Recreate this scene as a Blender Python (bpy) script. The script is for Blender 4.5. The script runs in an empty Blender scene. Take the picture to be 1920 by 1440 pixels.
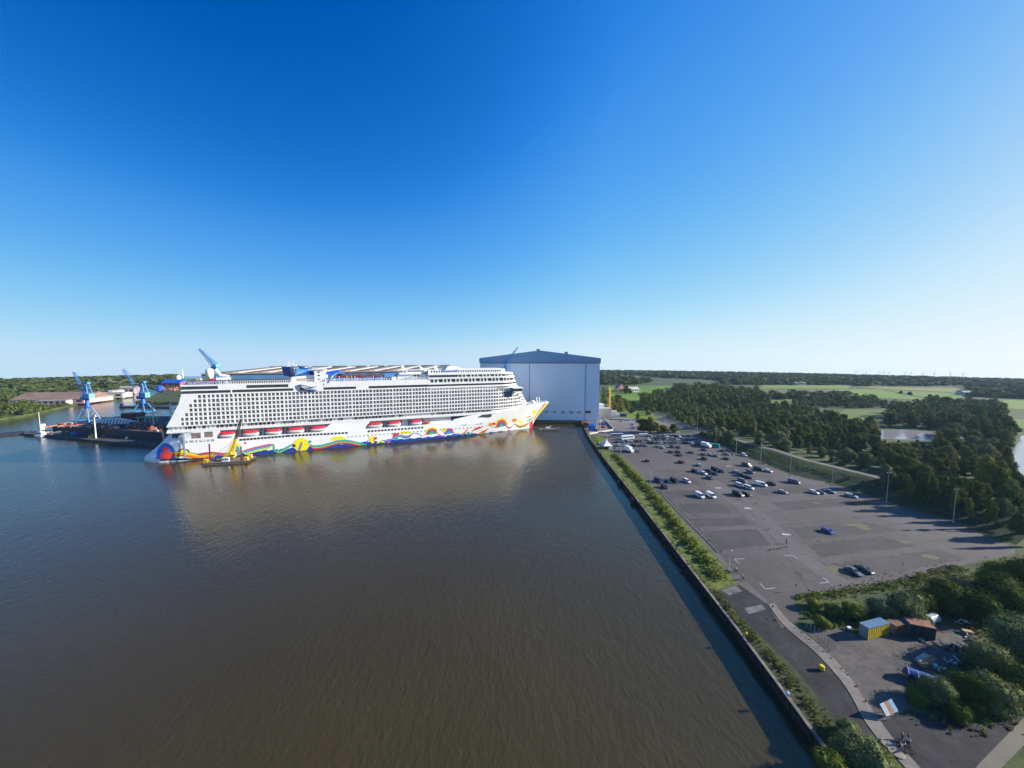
import bpy, bmesh, math, random
import numpy as np
from math import sin, cos, pi, radians, hypot, atan2, sqrt, tan
from mathutils import Vector, Matrix
from mathutils.geometry import tessellate_polygon

# ------------------------------------------------------------------ camera, sky, sun, exposure
CAM_H, FOC, PITCH = 67.0, 660.0, math.atan(50 / 660.0)
SUN_AZ, SUN_EL = radians(88.0), radians(21.0)
SUN_STRENGTH, SKY_STRENGTH, EXPOSURE = 5.0, 0.10, 0.95

sc = bpy.context.scene
COL = sc.collection
cam_data = bpy.data.cameras.new('camera')
cam_data.sensor_width = 36.0
cam_data.lens = 36.0 * FOC / 1920.0
cam_data.clip_start, cam_data.clip_end = 0.5, 12000.0
cam = bpy.data.objects.new('camera', cam_data)
cam.location = (0, 0, CAM_H)
cam.rotation_euler = (pi / 2 - PITCH, 0, 0)
COL.objects.link(cam)
sc.camera = cam

world = bpy.data.worlds.new('World')
sc.world = world
world.use_nodes = True
wt = world.node_tree
wt.nodes.clear()
w_out = wt.nodes.new('ShaderNodeOutputWorld')
w_bg = wt.nodes.new('ShaderNodeBackground')
w_sky = wt.nodes.new('ShaderNodeTexSky')
w_sky.sky_type = 'NISHITA'
w_sky.sun_disc = False
w_sky.sun_elevation = SUN_EL
w_sky.sun_rotation = SUN_AZ
w_sky.altitude = 60.0
w_sky.air_density = 1.0
w_sky.dust_density = 0.6
w_sky.ozone_density = 3.0
w_tc = wt.nodes.new('ShaderNodeTexCoord')
w_sep = wt.nodes.new('ShaderNodeSeparateXYZ')
w_max = wt.nodes.new('ShaderNodeMapRange')                   # the sky's clear upper tones reach down to the land
w_max.inputs[1].default_value, w_max.inputs[2].default_value = 0.0, 1.0
w_max.inputs[3].default_value, w_max.inputs[4].default_value = 0.075, 1.0
w_com = wt.nodes.new('ShaderNodeCombineXYZ')
wt.links.new(w_tc.outputs['Generated'], w_sep.inputs[0])
wt.links.new(w_sep.outputs['X'], w_com.inputs['X'])
wt.links.new(w_sep.outputs['Y'], w_com.inputs['Y'])
wt.links.new(w_sep.outputs['Z'], w_max.inputs[0])
wt.links.new(w_max.outputs[0], w_com.inputs['Z'])
wt.links.new(w_com.outputs[0], w_sky.inputs['Vector'])
# the sky is darkest away from the sun, and graded per channel as a camera renders a polarised evening sky
w_dot = wt.nodes.new('ShaderNodeVectorMath')
w_dot.operation = 'DOT_PRODUCT'
w_dot.inputs[1].default_value = (sin(SUN_AZ), cos(SUN_AZ), 0.0)
wt.links.new(w_tc.outputs['Generated'], w_dot.inputs[0])
w_fac = wt.nodes.new('ShaderNodeMapRange')
w_fac.interpolation_type = 'SMOOTHSTEP'
w_fac.inputs[1].default_value, w_fac.inputs[2].default_value = -1.0, 0.35
w_fac.inputs[3].default_value, w_fac.inputs[4].default_value = 0.060, 0.103
wt.links.new(w_dot.outputs['Value'], w_fac.inputs[0])
w_mul = wt.nodes.new('ShaderNodeVectorMath')
w_mul.operation = 'SCALE'
wt.links.new(w_sky.outputs['Color'], w_mul.inputs[0])
w_fac2 = wt.nodes.new('ShaderNodeMapRange')
w_fac2.inputs[1].default_value, w_fac2.inputs[2].default_value = 0.25, 1.0
w_fac2.inputs[3].default_value, w_fac2.inputs[4].default_value = 1.0, 0.66
wt.links.new(w_dot.outputs['Value'], w_fac2.inputs[0])
w_fm = wt.nodes.new('ShaderNodeMath')
w_fm.operation = 'MULTIPLY'
wt.links.new(w_fac.outputs[0], w_fm.inputs[0])
wt.links.new(w_fac2.outputs[0], w_fm.inputs[1])
wt.links.new(w_fm.outputs[0], w_mul.inputs['Scale'])
w_cur = wt.nodes.new('ShaderNodeRGBCurve')
for ci, pts in enumerate((((0, 0), (.055, .003), (.09, .06), (.20, .36), (.32, .66), (.60, .92), (1, 1)),
                          ((0, 0), (.06, .045), (.10, .125), (.175, .35), (.29, .62), (.46, .86), (.7, .96), (1, 1)),
                          ((0, 0), (.10, .26), (.20, .56), (.31, .85), (.46, .94), (.8, .99), (1, 1)))):
    c_ = w_cur.mapping.curves[ci]
    while len(c_.points) < len(pts):
        c_.points.new(.5, .5)
    for p_, q_ in zip(c_.points, pts):
        p_.location = q_
w_cur.mapping.update()
wt.links.new(w_mul.outputs[0], w_cur.inputs['Color'])
w_gain = wt.nodes.new('ShaderNodeVectorMath')
w_gain.operation = 'SCALE'
w_gain.inputs['Scale'].default_value = 1.0 / (SKY_STRENGTH * 2 ** EXPOSURE)
wt.links.new(w_cur.outputs['Color'], w_gain.inputs[0])
wt.links.new(w_gain.outputs[0], w_bg.inputs['Color'])
w_bg.inputs['Strength'].default_value = SKY_STRENGTH
wt.links.new(w_bg.outputs[0], w_out.inputs['Surface'])

sun_dir = Vector((sin(SUN_AZ) * cos(SUN_EL), cos(SUN_AZ) * cos(SUN_EL), sin(SUN_EL)))
sun_data = bpy.data.lights.new('sun', 'SUN')
sun_data.energy = SUN_STRENGTH
sun_data.angle = radians(0.5)
sun_data.color = (1.0, 0.94, 0.85)
sun = bpy.data.objects.new('sun', sun_data)
sun.rotation_euler = (-sun_dir).to_track_quat('-Z', 'Y').to_euler()
sun.location = (200, 50, 150)
COL.objects.link(sun)

sc.view_settings.view_transform = 'Standard'
sc.view_settings.look = 'None'
sc.view_settings.gamma = 1.0
sc.view_settings.use_curve_mapping = False
sc.view_settings.exposure = EXPOSURE

# ------------------------------------------------------------------ terrain and survey helpers
WATER_Z = -2.5
R0, RC = 800.0, 43100.0


def terrain(x, y):
    r = hypot(x, y)
    return 0.0 if r <= R0 else -(r - R0) ** 2 / (2 * RC)


def ray(u, v):
    x, w = (u - 960) / FOC, (720 - v) / FOC
    return (x, cos(PITCH) + w * sin(PITCH), -sin(PITCH) + w * cos(PITCH))


def G(u, v, z=0.0):
    """Ground plan point surveyed from the photograph, on the level z."""
    d = ray(u, v)
    t = (z - CAM_H) / d[2]
    return (d[0] * t, d[1] * t)


def GT(u, v):
    d = ray(u, v)
    z = 0.0
    for _ in range(60):
        t = (z - CAM_H) / min(d[2], -1e-4)
        z2 = terrain(d[0] * t, d[1] * t)
        z = z * 0.5 + z2 * 0.5
    return (d[0] * t, d[1] * t, z)


def px_per_m(x, y):
    return FOC / max(1.0, y * cos(PITCH) + CAM_H * sin(PITCH))


# ------------------------------------------------------------------ materials
MATS = {}


def mat(name, color, rough=0.7, var=0.0, scale=1.0, spec=0.3, metal=0.0, bump=0.0, bscale=None, color2=None,
        detail=4.0, coord='pos', stretch=None, fine=0.0):
    """Principled material; colour mottled by world-space noise, optional fine relief."""
    if name in MATS:
        return MATS[name]
    m = bpy.data.materials.new(name)
    m.use_nodes = True
    nt = m.node_tree
    b = nt.nodes['Principled BSDF']
    b.inputs['Roughness'].default_value = rough
    b.inputs['Metallic'].default_value = metal
    b.inputs['Specular IOR Level'].default_value = spec
    c = tuple(color) + (1.0,)
    b.inputs['Base Color'].default_value = c
    m.diffuse_color = c
    if var > 0 or bump > 0 or color2 is not None:
        if coord == 'pos':
            g = nt.nodes.new('ShaderNodeNewGeometry')
            src = g.outputs['Position']
        else:
            g = nt.nodes.new('ShaderNodeTexCoord')
            src = g.outputs['Object']
        if stretch:
            mp = nt.nodes.new('ShaderNodeMapping')
            mp.inputs['Scale'].default_value = stretch
            nt.links.new(src, mp.inputs['Vector'])
            src = mp.outputs[0]
    if var > 0 or color2 is not None:
        n = nt.nodes.new('ShaderNodeTexNoise')
        n.inputs['Scale'].default_value = scale
        n.inputs['Detail'].default_value = detail
        n.inputs['Roughness'].default_value = 0.62
        nt.links.new(src, n.inputs['Vector'])
        r = nt.nodes.new('ShaderNodeValToRGB')
        c2 = color2 or tuple(min(1, x * (1 + var)) for x in color)
        c1 = color if color2 else tuple(x * (1 - var) for x in color)
        r.color_ramp.elements[0].position = 0.33
        r.color_ramp.elements[0].color = tuple(c1) + (1,)
        r.color_ramp.elements[1].position = 0.67
        r.color_ramp.elements[1].color = tuple(c2) + (1,)
        nt.links.new(n.outputs['Fac'], r.inputs['Fac'])
        last = r.outputs['Color']
        if fine > 0:
            for fs_, amt in ((1.1, fine), (0.22, fine * .8)):
                nf = nt.nodes.new('ShaderNodeTexNoise')
                nf.inputs['Scale'].default_value = fs_
                nf.inputs['Detail'].default_value = 7
                nf.inputs['Roughness'].default_value = 0.7
                nt.links.new(src, nf.inputs['Vector'])
                mr = nt.nodes.new('ShaderNodeMapRange')
                mr.inputs[1].default_value, mr.inputs[2].default_value = 0.3, 0.7
                mr.inputs[3].default_value, mr.inputs[4].default_value = 1 - amt, 1 + amt
                nt.links.new(nf.outputs['Fac'], mr.inputs[0])
                vm = nt.nodes.new('ShaderNodeVectorMath')
                vm.operation = 'SCALE'
                nt.links.new(last, vm.inputs[0])
                nt.links.new(mr.outputs[0], vm.inputs['Scale'])
                last = vm.outputs[0]
        nt.links.new(last, b.inputs['Base Color'])
    if bump > 0:
        n2 = nt.nodes.new('ShaderNodeTexNoise')
        n2.inputs['Scale'].default_value = bscale or scale * 4
        n2.inputs['Detail'].default_value = 4
        nt.links.new(src, n2.inputs['Vector'])
        bp = nt.nodes.new('ShaderNodeBump')
        bp.inputs['Strength'].default_value = min(1.0, bump)
        bp.inputs['Distance'].default_value = bump
        nt.links.new(n2.outputs['Fac'], bp.inputs['Height'])
        nt.links.new(bp.outputs['Normal'], b.inputs['Normal'])
    MATS[name] = m
    return m


def foliage(name, dark, light, warm, trans=0.13):
    """Leaf material: every leaf clump its own tone, every tree its own hue."""
    m = bpy.data.materials.new(name)
    m.use_nodes = True
    nt = m.node_tree
    b = nt.nodes['Principled BSDF']
    b.inputs['Roughness'].default_value = 0.9
    b.inputs['Specular IOR Level'].default_value = 0.02
    g = nt.nodes.new('ShaderNodeNewGeometry')
    r = nt.nodes.new('ShaderNodeValToRGB')
    r.color_ramp.elements[0].color = tuple(dark) + (1,)
    r.color_ramp.elements[1].color = tuple(light) + (1,)
    nt.links.new(g.outputs['Random Per Island'], r.inputs['Fac'])
    n = nt.nodes.new('ShaderNodeTexNoise')
    n.inputs['Scale'].default_value = 0.045
    n.inputs['Detail'].default_value = 2
    nt.links.new(g.outputs['Position'], n.inputs['Vector'])
    oi = nt.nodes.new('ShaderNodeObjectInfo')
    ad = nt.nodes.new('ShaderNodeMath')
    ad.operation = 'ADD'
    mu = nt.nodes.new('ShaderNodeMath')
    mu.operation = 'MULTIPLY'
    mu.inputs[1].default_value = 0.6
    nt.links.new(oi.outputs['Random'], mu.inputs[0])
    nt.links.new(n.outputs['Fac'], ad.inputs[0])
    nt.links.new(mu.outputs[0], ad.inputs[1])
    mr = nt.nodes.new('ShaderNodeMapRange')
    mr.inputs[1].default_value = 0.45
    mr.inputs[2].default_value = 1.15
    nt.links.new(ad.outputs[0], mr.inputs[0])
    mx = nt.nodes.new('ShaderNodeMix')
    mx.data_type = 'RGBA'
    nt.links.new(mr.outputs[0], mx.inputs[0])
    nt.links.new(r.outputs['Color'], mx.inputs[6])
    mx.inputs[7].default_value = tuple(warm) + (1,)
    nt.links.new(mx.outputs[2], b.inputs['Base Color'])
    tr = nt.nodes.new('ShaderNodeBsdfTranslucent')
    nt.links.new(mx.outputs[2], tr.inputs['Color'])
    ms = nt.nodes.new('ShaderNodeMixShader')
    ms.inputs[0].default_value = trans
    nt.links.new(b.outputs[0], ms.inputs[1])
    nt.links.new(tr.outputs[0], ms.inputs[2])
    nt.links.new(ms.outputs[0], nt.nodes['Material Output'].inputs['Surface'])
    MATS[name] = m
    return m


def water_material(name, color, ripple=1.0):
    m = bpy.data.materials.new(name)
    m.use_nodes = True
    nt = m.node_tree
    b = nt.nodes['Principled BSDF']
    b.inputs['Base Color'].default_value = tuple(color) + (1,)
    b.inputs['Roughness'].default_value = 0.10
    b.inputs['IOR'].default_value = 1.45
    b.inputs['Specular Tint'].default_value = (1.0, 0.89, 0.76, 1.0)
    g = nt.nodes.new('ShaderNodeNewGeometry')
    mp = nt.nodes.new('ShaderNodeMapping')
    mp.inputs['Rotation'].default_value = (0, 0, radians(28))
    mp.inputs['Scale'].default_value = (1.0, 0.55, 1.0)
    nt.links.new(g.outputs['Position'], mp.inputs['Vector'])
    prev = None
    for s, h in ((0.11, 0.05), (0.55, 0.14), (1.4, 0.085)):
        n = nt.nodes.new('ShaderNodeTexNoise')
        n.inputs['Scale'].default_value = s
        n.inputs['Detail'].default_value = 2.0
        n.inputs['Distortion'].default_value = 0.4
        nt.links.new(mp.outputs[0], n.inputs['Vector'])
        bp = nt.nodes.new('ShaderNodeBump')
        bp.inputs['Strength'].default_value = 1.0
        bp.inputs['Distance'].default_value = h * ripple
        nt.links.new(n.outputs['Fac'], bp.inputs['Height'])
        if prev:
            nt.links.new(prev, bp.inputs['Normal'])
        prev = bp.outputs['Normal']
    nt.links.new(prev, b.inputs['Normal'])
    n = nt.nodes.new('ShaderNodeTexNoise')
    n.inputs['Scale'].default_value = 0.02
    n.inputs['Detail'].default_value = 3
    nt.links.new(g.outputs['Position'], n.inputs['Vector'])
    r = nt.nodes.new('ShaderNodeValToRGB')
    r.color_ramp.elements[0].color = tuple(x * 0.8 for x in color) + (1,)
    r.color_ramp.elements[1].color = tuple(x * 1.2 for x in color) + (1,)
    nt.links.new(n.outputs['Fac'], r.inputs['Fac'])
    nt.links.new(r.outputs['Color'], b.inputs['Base Color'])
    MATS[name] = m
    return m


# ------------------------------------------------------------------ mesh and object helpers
class MB:
    """Collects shapes and links them as ONE mesh object; cur() picks the material slot."""

    def __init__(self):
        self.v, self.f, self.mi, self.mats = [], [], [], []
        self.k = 0

    def cur(self, m):
        if m not in self.mats:
            self.mats.append(m)
        self.k = self.mats.index(m)
        return self

    def face(self, idx):
        self.f.append(tuple(idx))
        self.mi.append(self.k)

    def poly(self, pts):
        o = len(self.v)
        self.v += [tuple(p) for p in pts]
        self.face(range(o, o + len(pts)))

    def box(self, x0, x1, y0, y1, z0, z1):
        o = len(self.v)
        self.v += [(x0, y0, z0), (x1, y0, z0), (x1, y1, z0), (x0, y1, z0), (x0, y0, z1), (x1, y0, z1), (x1, y1, z1), (x0, y1, z1)]
        for q in ((3, 2, 1, 0), (4, 5, 6, 7), (0, 1, 5, 4), (1, 2, 6, 5), (2, 3, 7, 6), (3, 0, 4, 7)):
            self.face([o + i for i in q])
        return self

    def hexa(self, bot, top):
        o = len(self.v)
        self.v += [tuple(p) for p in bot] + [tuple(p) for p in top]
        n = len(bot)
        self.face([o + i for i in range(n)][::-1])
        self.face([o + n + i for i in range(n)])
        for i in range(n):
            j = (i + 1) % n
            self.face([o + i, o + j, o + n + j, o + n + i])
        return self

    def prism(self, pts, z0, z1):
        return self.hexa([(x, y, z0) for x, y in pts], [(x, y, z1) for x, y in pts])

    def bar(self, p, q, r, n=6, r2=None):
        p, q = Vector(p), Vector(q)
        d = q - p
        if d.length < 1e-6:
            return self
        a = d.orthogonal().normalized()
        b = d.normalized().cross(a)
        r2 = r if r2 is None else r2
        ring = lambda c, rr: [tuple(c + (a * cos(2 * pi * (i + .5) / n) + b * sin(2 * pi * (i + .5) / n)) * rr) for i in range(n)]
        return self.hexa(ring(p, r), ring(q, r2))

    def tube(self, pts, r, n=6):
        for i in range(len(pts) - 1):
            self.bar(pts[i], pts[i + 1], r, n)
        return self

    def lathe(self, prof, n=12, c=(0, 0, 0)):
        o = len(self.v)
        for r, z in prof:
            for i in range(n):
                self.v.append((c[0] + r * cos(2 * pi * i / n), c[1] + r * sin(2 * pi * i / n), c[2] + z))
        for k in range(len(prof) - 1):
            for i in range(n):
                j = (i + 1) % n
                self.face([o + k * n + i, o + k * n + j, o + (k + 1) * n + j, o + (k + 1) * n + i])
        self.face([o + i for i in range(n)][::-1])
        self.face([o + (len(prof) - 1) * n + i for i in range(n)])
        return self

    def grid(self, rows):
        """rows: list of equally long lists of points."""
        o = len(self.v)
        n = len(rows[0])
        for r in rows:
            self.v += [tuple(p) for p in r]
        for k in range(len(rows) - 1):
            for i in range(n - 1):
                a = o + k * n + i
                self.face([a, a + 1, a + n + 1, a + n])
        return self

    def mesh(self, name, default=None, smooth=False):
        me = bpy.data.meshes.new(name)
        me.from_pydata(self.v, [], self.f)
        for m in self.mats or ([default] if default else []):
            me.materials.append(m)
        if self.mats and len(self.mats) > 1:
            me.polygons.foreach_set('material_index', self.mi)
        if smooth:
            me.polygons.foreach_set('use_smooth', [True] * len(me.polygons))
        me.update()
        return me

    def build(self, name, m=None, parent=None, kind=None, smooth=False):
        if m is not None and not self.mats:
            self.mats = [m]
        return link(name, self.mesh(name, m, smooth), parent, kind)


def link(name, data, parent=None, kind=None, loc=None, rz=0.0):
    o = bpy.data.objects.new(name, data)
    if parent is not None:
        o.parent = parent
    if kind:
        o['kind'] = kind
    if loc is not None:
        o.location = loc
    if rz:
        o.rotation_euler = (0, 0, rz)
    COL.objects.link(o)
    return o


def tag(o, label, cat, group=None):
    o['label'] = label
    o['category'] = cat
    if group:
        o['group'] = group
    return o


def thing(name, label, cat, loc=(0, 0, 0), rz=0.0, group=None):
    o = bpy.data.objects.new(name, None)
    o.empty_display_size = 0.5
    o.location = loc
    o.rotation_euler = (0, 0, rz)
    COL.objects.link(o)
    return tag(o, label, cat, group)


def dup(root, label=None, group=None, loc=None, rz=None):
    r = root.copy()
    COL.objects.link(r)
    for ch in list(root.children):
        c = ch.copy()
        COL.objects.link(c)
        c.parent = r
        for g in list(ch.children):
            d = g.copy()
            COL.objects.link(d)
            d.parent = c
    if label:
        r['label'] = label
    if group:
        r['group'] = group
    if loc is not None:
        r.location = loc
    if rz is not None:
        r.rotation_euler = (0, 0, rz)
    return r


def sheet(name, pts, m, z=0.0, kind='structure', thick=None):
    """A flat outlined surface (ground, paving, paint) at level z."""
    tris = tessellate_polygon([[Vector((x, y, 0)) for x, y in pts]])
    mb = MB()
    mb.v = [(x, y, z) for x, y in pts]
    for t in tris:
        a, b, c = (Vector(pts[i]) for i in t)
        if (b - a).cross(c - a) < 0:
            t = (t[0], t[2], t[1])
        mb.face(t)
    if thick:
        n = len(pts)
        mb.v += [(x, y, z - thick) for x, y in pts]
        area = sum(pts[i][0] * pts[(i + 1) % n][1] - pts[(i + 1) % n][0] * pts[i][1] for i in range(n))
        for i in range(n):
            j = (i + 1) % n
            mb.face((i, i + n, j + n, j) if area > 0 else (j, j + n, i + n, i))
    return mb.build(name, m, None, kind)


def smooth_line(pts, n=6):
    """Catmull-Rom through 2D/3D points."""
    P = [Vector(p) for p in pts]
    P = [P[0] * 2 - P[1]] + P + [P[-1] * 2 - P[-2]]
    out = []
    for i in range(1, len(P) - 2):
        a, b, c, d = P[i - 1], P[i], P[i + 1], P[i + 2]
        for k in range(n):
            t = k / n
            out.append(0.5 * ((2 * b) + (c - a) * t + (2 * a - 5 * b + 4 * c - d) * t * t + (3 * b - a - 3 * c + d) * t ** 3))
    out.append(P[-2])
    return out


def text_mesh(body, size, m, parent, M, name='lettering', spacing=1.0):
    cu = bpy.data.curves.new(name, 'FONT')
    cu.body = body
    cu.size = size
    cu.space_character = spacing
    cu.extrude = 0.02
    cu.align_x = 'LEFT'
    tmp = bpy.data.objects.new(name, cu)
    COL.objects.link(tmp)
    dg = bpy.context.evaluated_depsgraph_get()
    me = bpy.data.meshes.new_from_object(tmp.evaluated_get(dg))
    bpy.data.objects.remove(tmp)
    me.transform(M)
    me.materials.clear()
    me.materials.append(m)
    o = link(name, me, parent)
    o['kind'] = 'stuff'
    return o


rng = random.Random(11)

WHITE = mat('white_paint', (0.80, 0.79, 0.77), 0.45, 0.05, 0.2)
OFFWHITE = mat('off_white', (0.68, 0.67, 0.64), 0.5, 0.08, 0.4)
GLASS = mat('dark_glass', (0.035, 0.035, 0.04), 0.12, 0.5, 0.9, spec=0.6)
BLACK = mat('black_rubber', (0.02, 0.02, 0.022), 0.8)
STEEL = mat('grey_steel', (0.30, 0.31, 0.32), 0.45, 0.15, 1.0, metal=0.3)
DARKSTEEL = mat('dark_steel', (0.035, 0.035, 0.045), 0.6, 0.4, 0.25)
RUST = mat('rusty_steel', (0.13, 0.06, 0.035), 0.85, 0.5, 0.8)
CRANEBLUE = mat('crane_blue', (0.07, 0.26, 0.54), 0.45, 0.12, 0.3)
YELLOW = mat('yellow_paint', (0.72, 0.46, 0.03), 0.5, 0.12, 0.8)
RED = mat('red_paint', (0.62, 0.03, 0.05), 0.45, 0.1, 0.5)
NAVY = mat('navy_paint', (0.012, 0.018, 0.10), 0.35, 0.2, 0.4)
BLUE = mat('blue_paint', (0.015, 0.10, 0.50), 0.4, 0.12, 0.5)
CONCRETE = mat('concrete', (0.36, 0.34, 0.30), 0.9, 0.2, 0.5, bump=0.05, bscale=3)
BARK = mat('bark', (0.07, 0.055, 0.04), 0.95, 0.3, 2.0)

# ------------------------------------------------------------------ ground, water, paving
R0, RC = 1250.0, 20700.0
LAND = mat('rough_grassland', (0.030, 0.050, 0.014), 0.95, 0, 0.06, color2=(0.085, 0.105, 0.028), detail=8, bump=0.12, bscale=1.5, fine=0.3)
FARLAND = mat('far_farmland', (0.045, 0.075, 0.018), 0.95, 0, 0.006, color2=(0.12, 0.15, 0.045), detail=3)
WATER = water_material('harbour_water', (0.050, 0.038, 0.013))
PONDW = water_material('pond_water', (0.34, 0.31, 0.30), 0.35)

water = MB()
water.poly([(-1500, -700, WATER_Z), (1400, -700, WATER_Z), (1400, 1300, WATER_Z), (-1500, 1300, WATER_Z)])
water.build('water', WATER, None, 'structure')

arc = lambda a0, a1, r, n: [(r * sin(radians(a0 + (a1 - a0) * i / n)), r * cos(radians(a0 + (a1 - a0) * i / n))) for i in range(n + 1)]
QUAY = [(52.6, -120), (53.0, 20), (54.0, 55.8), (54.8, 66), (55.9, 82.5), (57.1, 112), (59.1, 157.8), (61.8, 234), (65.6, 296), (68.2, 322), (72.5, 362)]
shore_r = [G(*p, WATER_Z) for p in ((345, 757), (262, 758), (254, 755), (275, 749), (290, 743), (308, 737), (296, 733), (282, 728), (272, 724), (266, 721))]
east = QUAY + [(-45, 362), (-250, 283), (-300, 340), (-370, 440), (-430, 500)] + shore_r + arc(-46, 100, 1300, 48) + [(1290, -700), (52.6, -700)]
land = sheet('ground', east, LAND, 0.0, thick=5.0)
shore_l = [G(*p, WATER_Z) for p in ((-200, 830), (-60, 800), (0, 788), (42, 783), (83, 774), (129, 763), (158, 756), (217, 748), (240, 741), (248, 738), (250, 733), (255, 727), (262, 721))]
west = shore_l + arc(-46.6, -100, 1300, 20)
sheet('far_bank', west, LAND, 0.0, thick=5.0)
ring = MB()
rows = []
for k in range(34):
    r = 1285 + (2800 - 1285) * (k / 33) ** 1.15
    rows.append([(r * sin(radians(a)), r * cos(radians(a)), terrain(r, 0) - 0.25) for a in np.linspace(-112, 112, 113)])
ring.grid(rows[::-1])
ring.build('far_ground', FARLAND, None, 'structure', smooth=True)


def field(name, corners, color, color2, lift=0.25):
    """A field as a sheet that follows the land; corners clockwise from far left in the photograph."""
    a, b, c, d = corners
    rows_ = []
    for i in range(7):
        t = i / 6
        l = (d[0] + (a[0] - d[0]) * t, d[1] + (a[1] - d[1]) * t)
        r = (c[0] + (b[0] - c[0]) * t, c[1] + (b[1] - c[1]) * t)
        row = []
        for j in range(13):
            s = j / 12
            x, y, z = GT(l[0] + (r[0] - l[0]) * s, l[1] + (r[1] - l[1]) * s)
            row.append((x, y, z + lift))
        rows_.append(row)
    mb = MB()
    mb.grid(rows_)
    return mb.build(name, mat(name + '_' + str(int(corners[0][0])), (color[0] * .78, color[1] * .88, color[2] * .45), 0.95, 0, 0.02, color2=(color2[0] * .78, color2[1] * .85, color2[2] * .45), detail=6, stretch=(0.3, 1, 1)), None, 'structure')


field('meadow', [(1140, 724), (1262, 723), (1238, 741), (1140, 738)], (0.10, 0.19, 0.022), (0.16, 0.25, 0.03))
field('meadow', [(1140, 738), (1238, 741), (1190, 756), (1150, 748)], (0.10, 0.19, 0.022), (0.15, 0.25, 0.03), 0.3)
field('crop_field', [(1390, 729.5), (1560, 730), (1565, 742), (1385, 741)], (0.13, 0.115, 0.06), (0.17, 0.15, 0.08))
field('meadow', [(1430, 722.5), (1595, 723), (1590, 729), (1425, 728.5)], (0.15, 0.23, 0.03), (0.20, 0.27, 0.045))
field('meadow', [(1565, 730), (1650, 730.5), (1750, 751), (1595, 744)], (0.13, 0.22, 0.03), (0.18, 0.26, 0.04), 0.3)
field('crop_field', [(1600, 724.5), (1800, 729), (1812, 736.5), (1655, 730)], (0.20, 0.20, 0.07), (0.26, 0.24, 0.09), 0.35)
field('meadow', [(1660, 731.5), (1812, 738), (1800, 748), (1755, 750)], (0.12, 0.20, 0.03), (0.17, 0.24, 0.04), 0.4)
field('meadow', [(1880, 750), (1960, 752), (1960, 770), (1880, 766)], (0.13, 0.20, 0.03), (0.17, 0.24, 0.04))
field('meadow', [(1870, 786), (1960, 788), (1960, 806), (1900, 802)], (0.12, 0.19, 0.03), (0.16, 0.22, 0.04))
field('clearing', [(1580, 768), (1672, 769), (1660, 789), (1560, 790)], (0.10, 0.15, 0.03), (0.15, 0.19, 0.04))
field('clearing', [(1400, 751), (1500, 750), (1500, 758), (1410, 760)], (0.15, 0.17, 0.06), (0.19, 0.2, 0.08))
field('meadow', [(1165, 765), (1212, 768), (1238, 789), (1150, 781)], (0.09, 0.15, 0.02), (0.16, 0.22, 0.035), 0.1)
field('meadow', [(1252, 775), (1300, 772), (1297, 783), (1262, 786)], (0.12, 0.15, 0.04), (0.17, 0.19, 0.06), 0.1)
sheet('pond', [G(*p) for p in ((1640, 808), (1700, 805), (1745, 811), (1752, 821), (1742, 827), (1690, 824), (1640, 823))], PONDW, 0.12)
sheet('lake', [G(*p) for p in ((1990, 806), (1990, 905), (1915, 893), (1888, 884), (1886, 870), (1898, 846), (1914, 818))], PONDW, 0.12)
sheet('sand_bank', [G(*p) for p in ((1752, 822), (1790, 807), (1800, 808), (1760, 829))], mat('sand', (0.30, 0.27, 0.2), 0.95, 0.2, 0.2), 0.10)

ASPHALT = mat('car_park_asphalt', (0.080, 0.069, 0.062), 0.9, 0, 0.035, color2=(0.124, 0.106, 0.094), detail=9, bump=0.02, bscale=6, fine=0.16)
BAY = mat('bay_asphalt', (0.056, 0.050, 0.047), 0.9, 0, 0.06, color2=(0.084, 0.075, 0.070), detail=9, fine=0.16)
LANE = mat('lane_asphalt', (0.105, 0.093, 0.085), 0.9, 0, 0.05, color2=(0.135, 0.119, 0.108), detail=9, fine=0.16)
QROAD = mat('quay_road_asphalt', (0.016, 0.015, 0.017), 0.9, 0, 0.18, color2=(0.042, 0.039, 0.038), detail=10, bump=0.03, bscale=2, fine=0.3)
GRAVEL = mat('gravel_yard', (0.070, 0.061, 0.052), 0.95, 0, 0.16, color2=(0.135, 0.118, 0.100), detail=10, bump=0.08, bscale=2.5, fine=0.3)
YARD = mat('shipyard_paving', (0.13, 0.11, 0.105), 0.9, 0, 0.05, color2=(0.19, 0.165, 0.155), detail=7, fine=0.16)
GRASS = mat('verge_grass', (0.065, 0.095, 0.015), 0.95, 0, 0.25, color2=(0.155, 0.18, 0.032), detail=9, bump=0.2, bscale=2, fine=0.3)
TRACK = mat('track_surface', (0.14, 0.12, 0.09), 0.95, 0, 0.1, color2=(0.20, 0.175, 0.13), detail=6)
PAINT = mat('road_paint', (0.34, 0.33, 0.315), 0.7, 0.25, 3)


lerp2 = lambda a, b, t: a + (b - a) * t


def px_sheet(name, px, m, z):
    return sheet(name, [G(u, v, z) for u, v in px], m, z)


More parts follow.
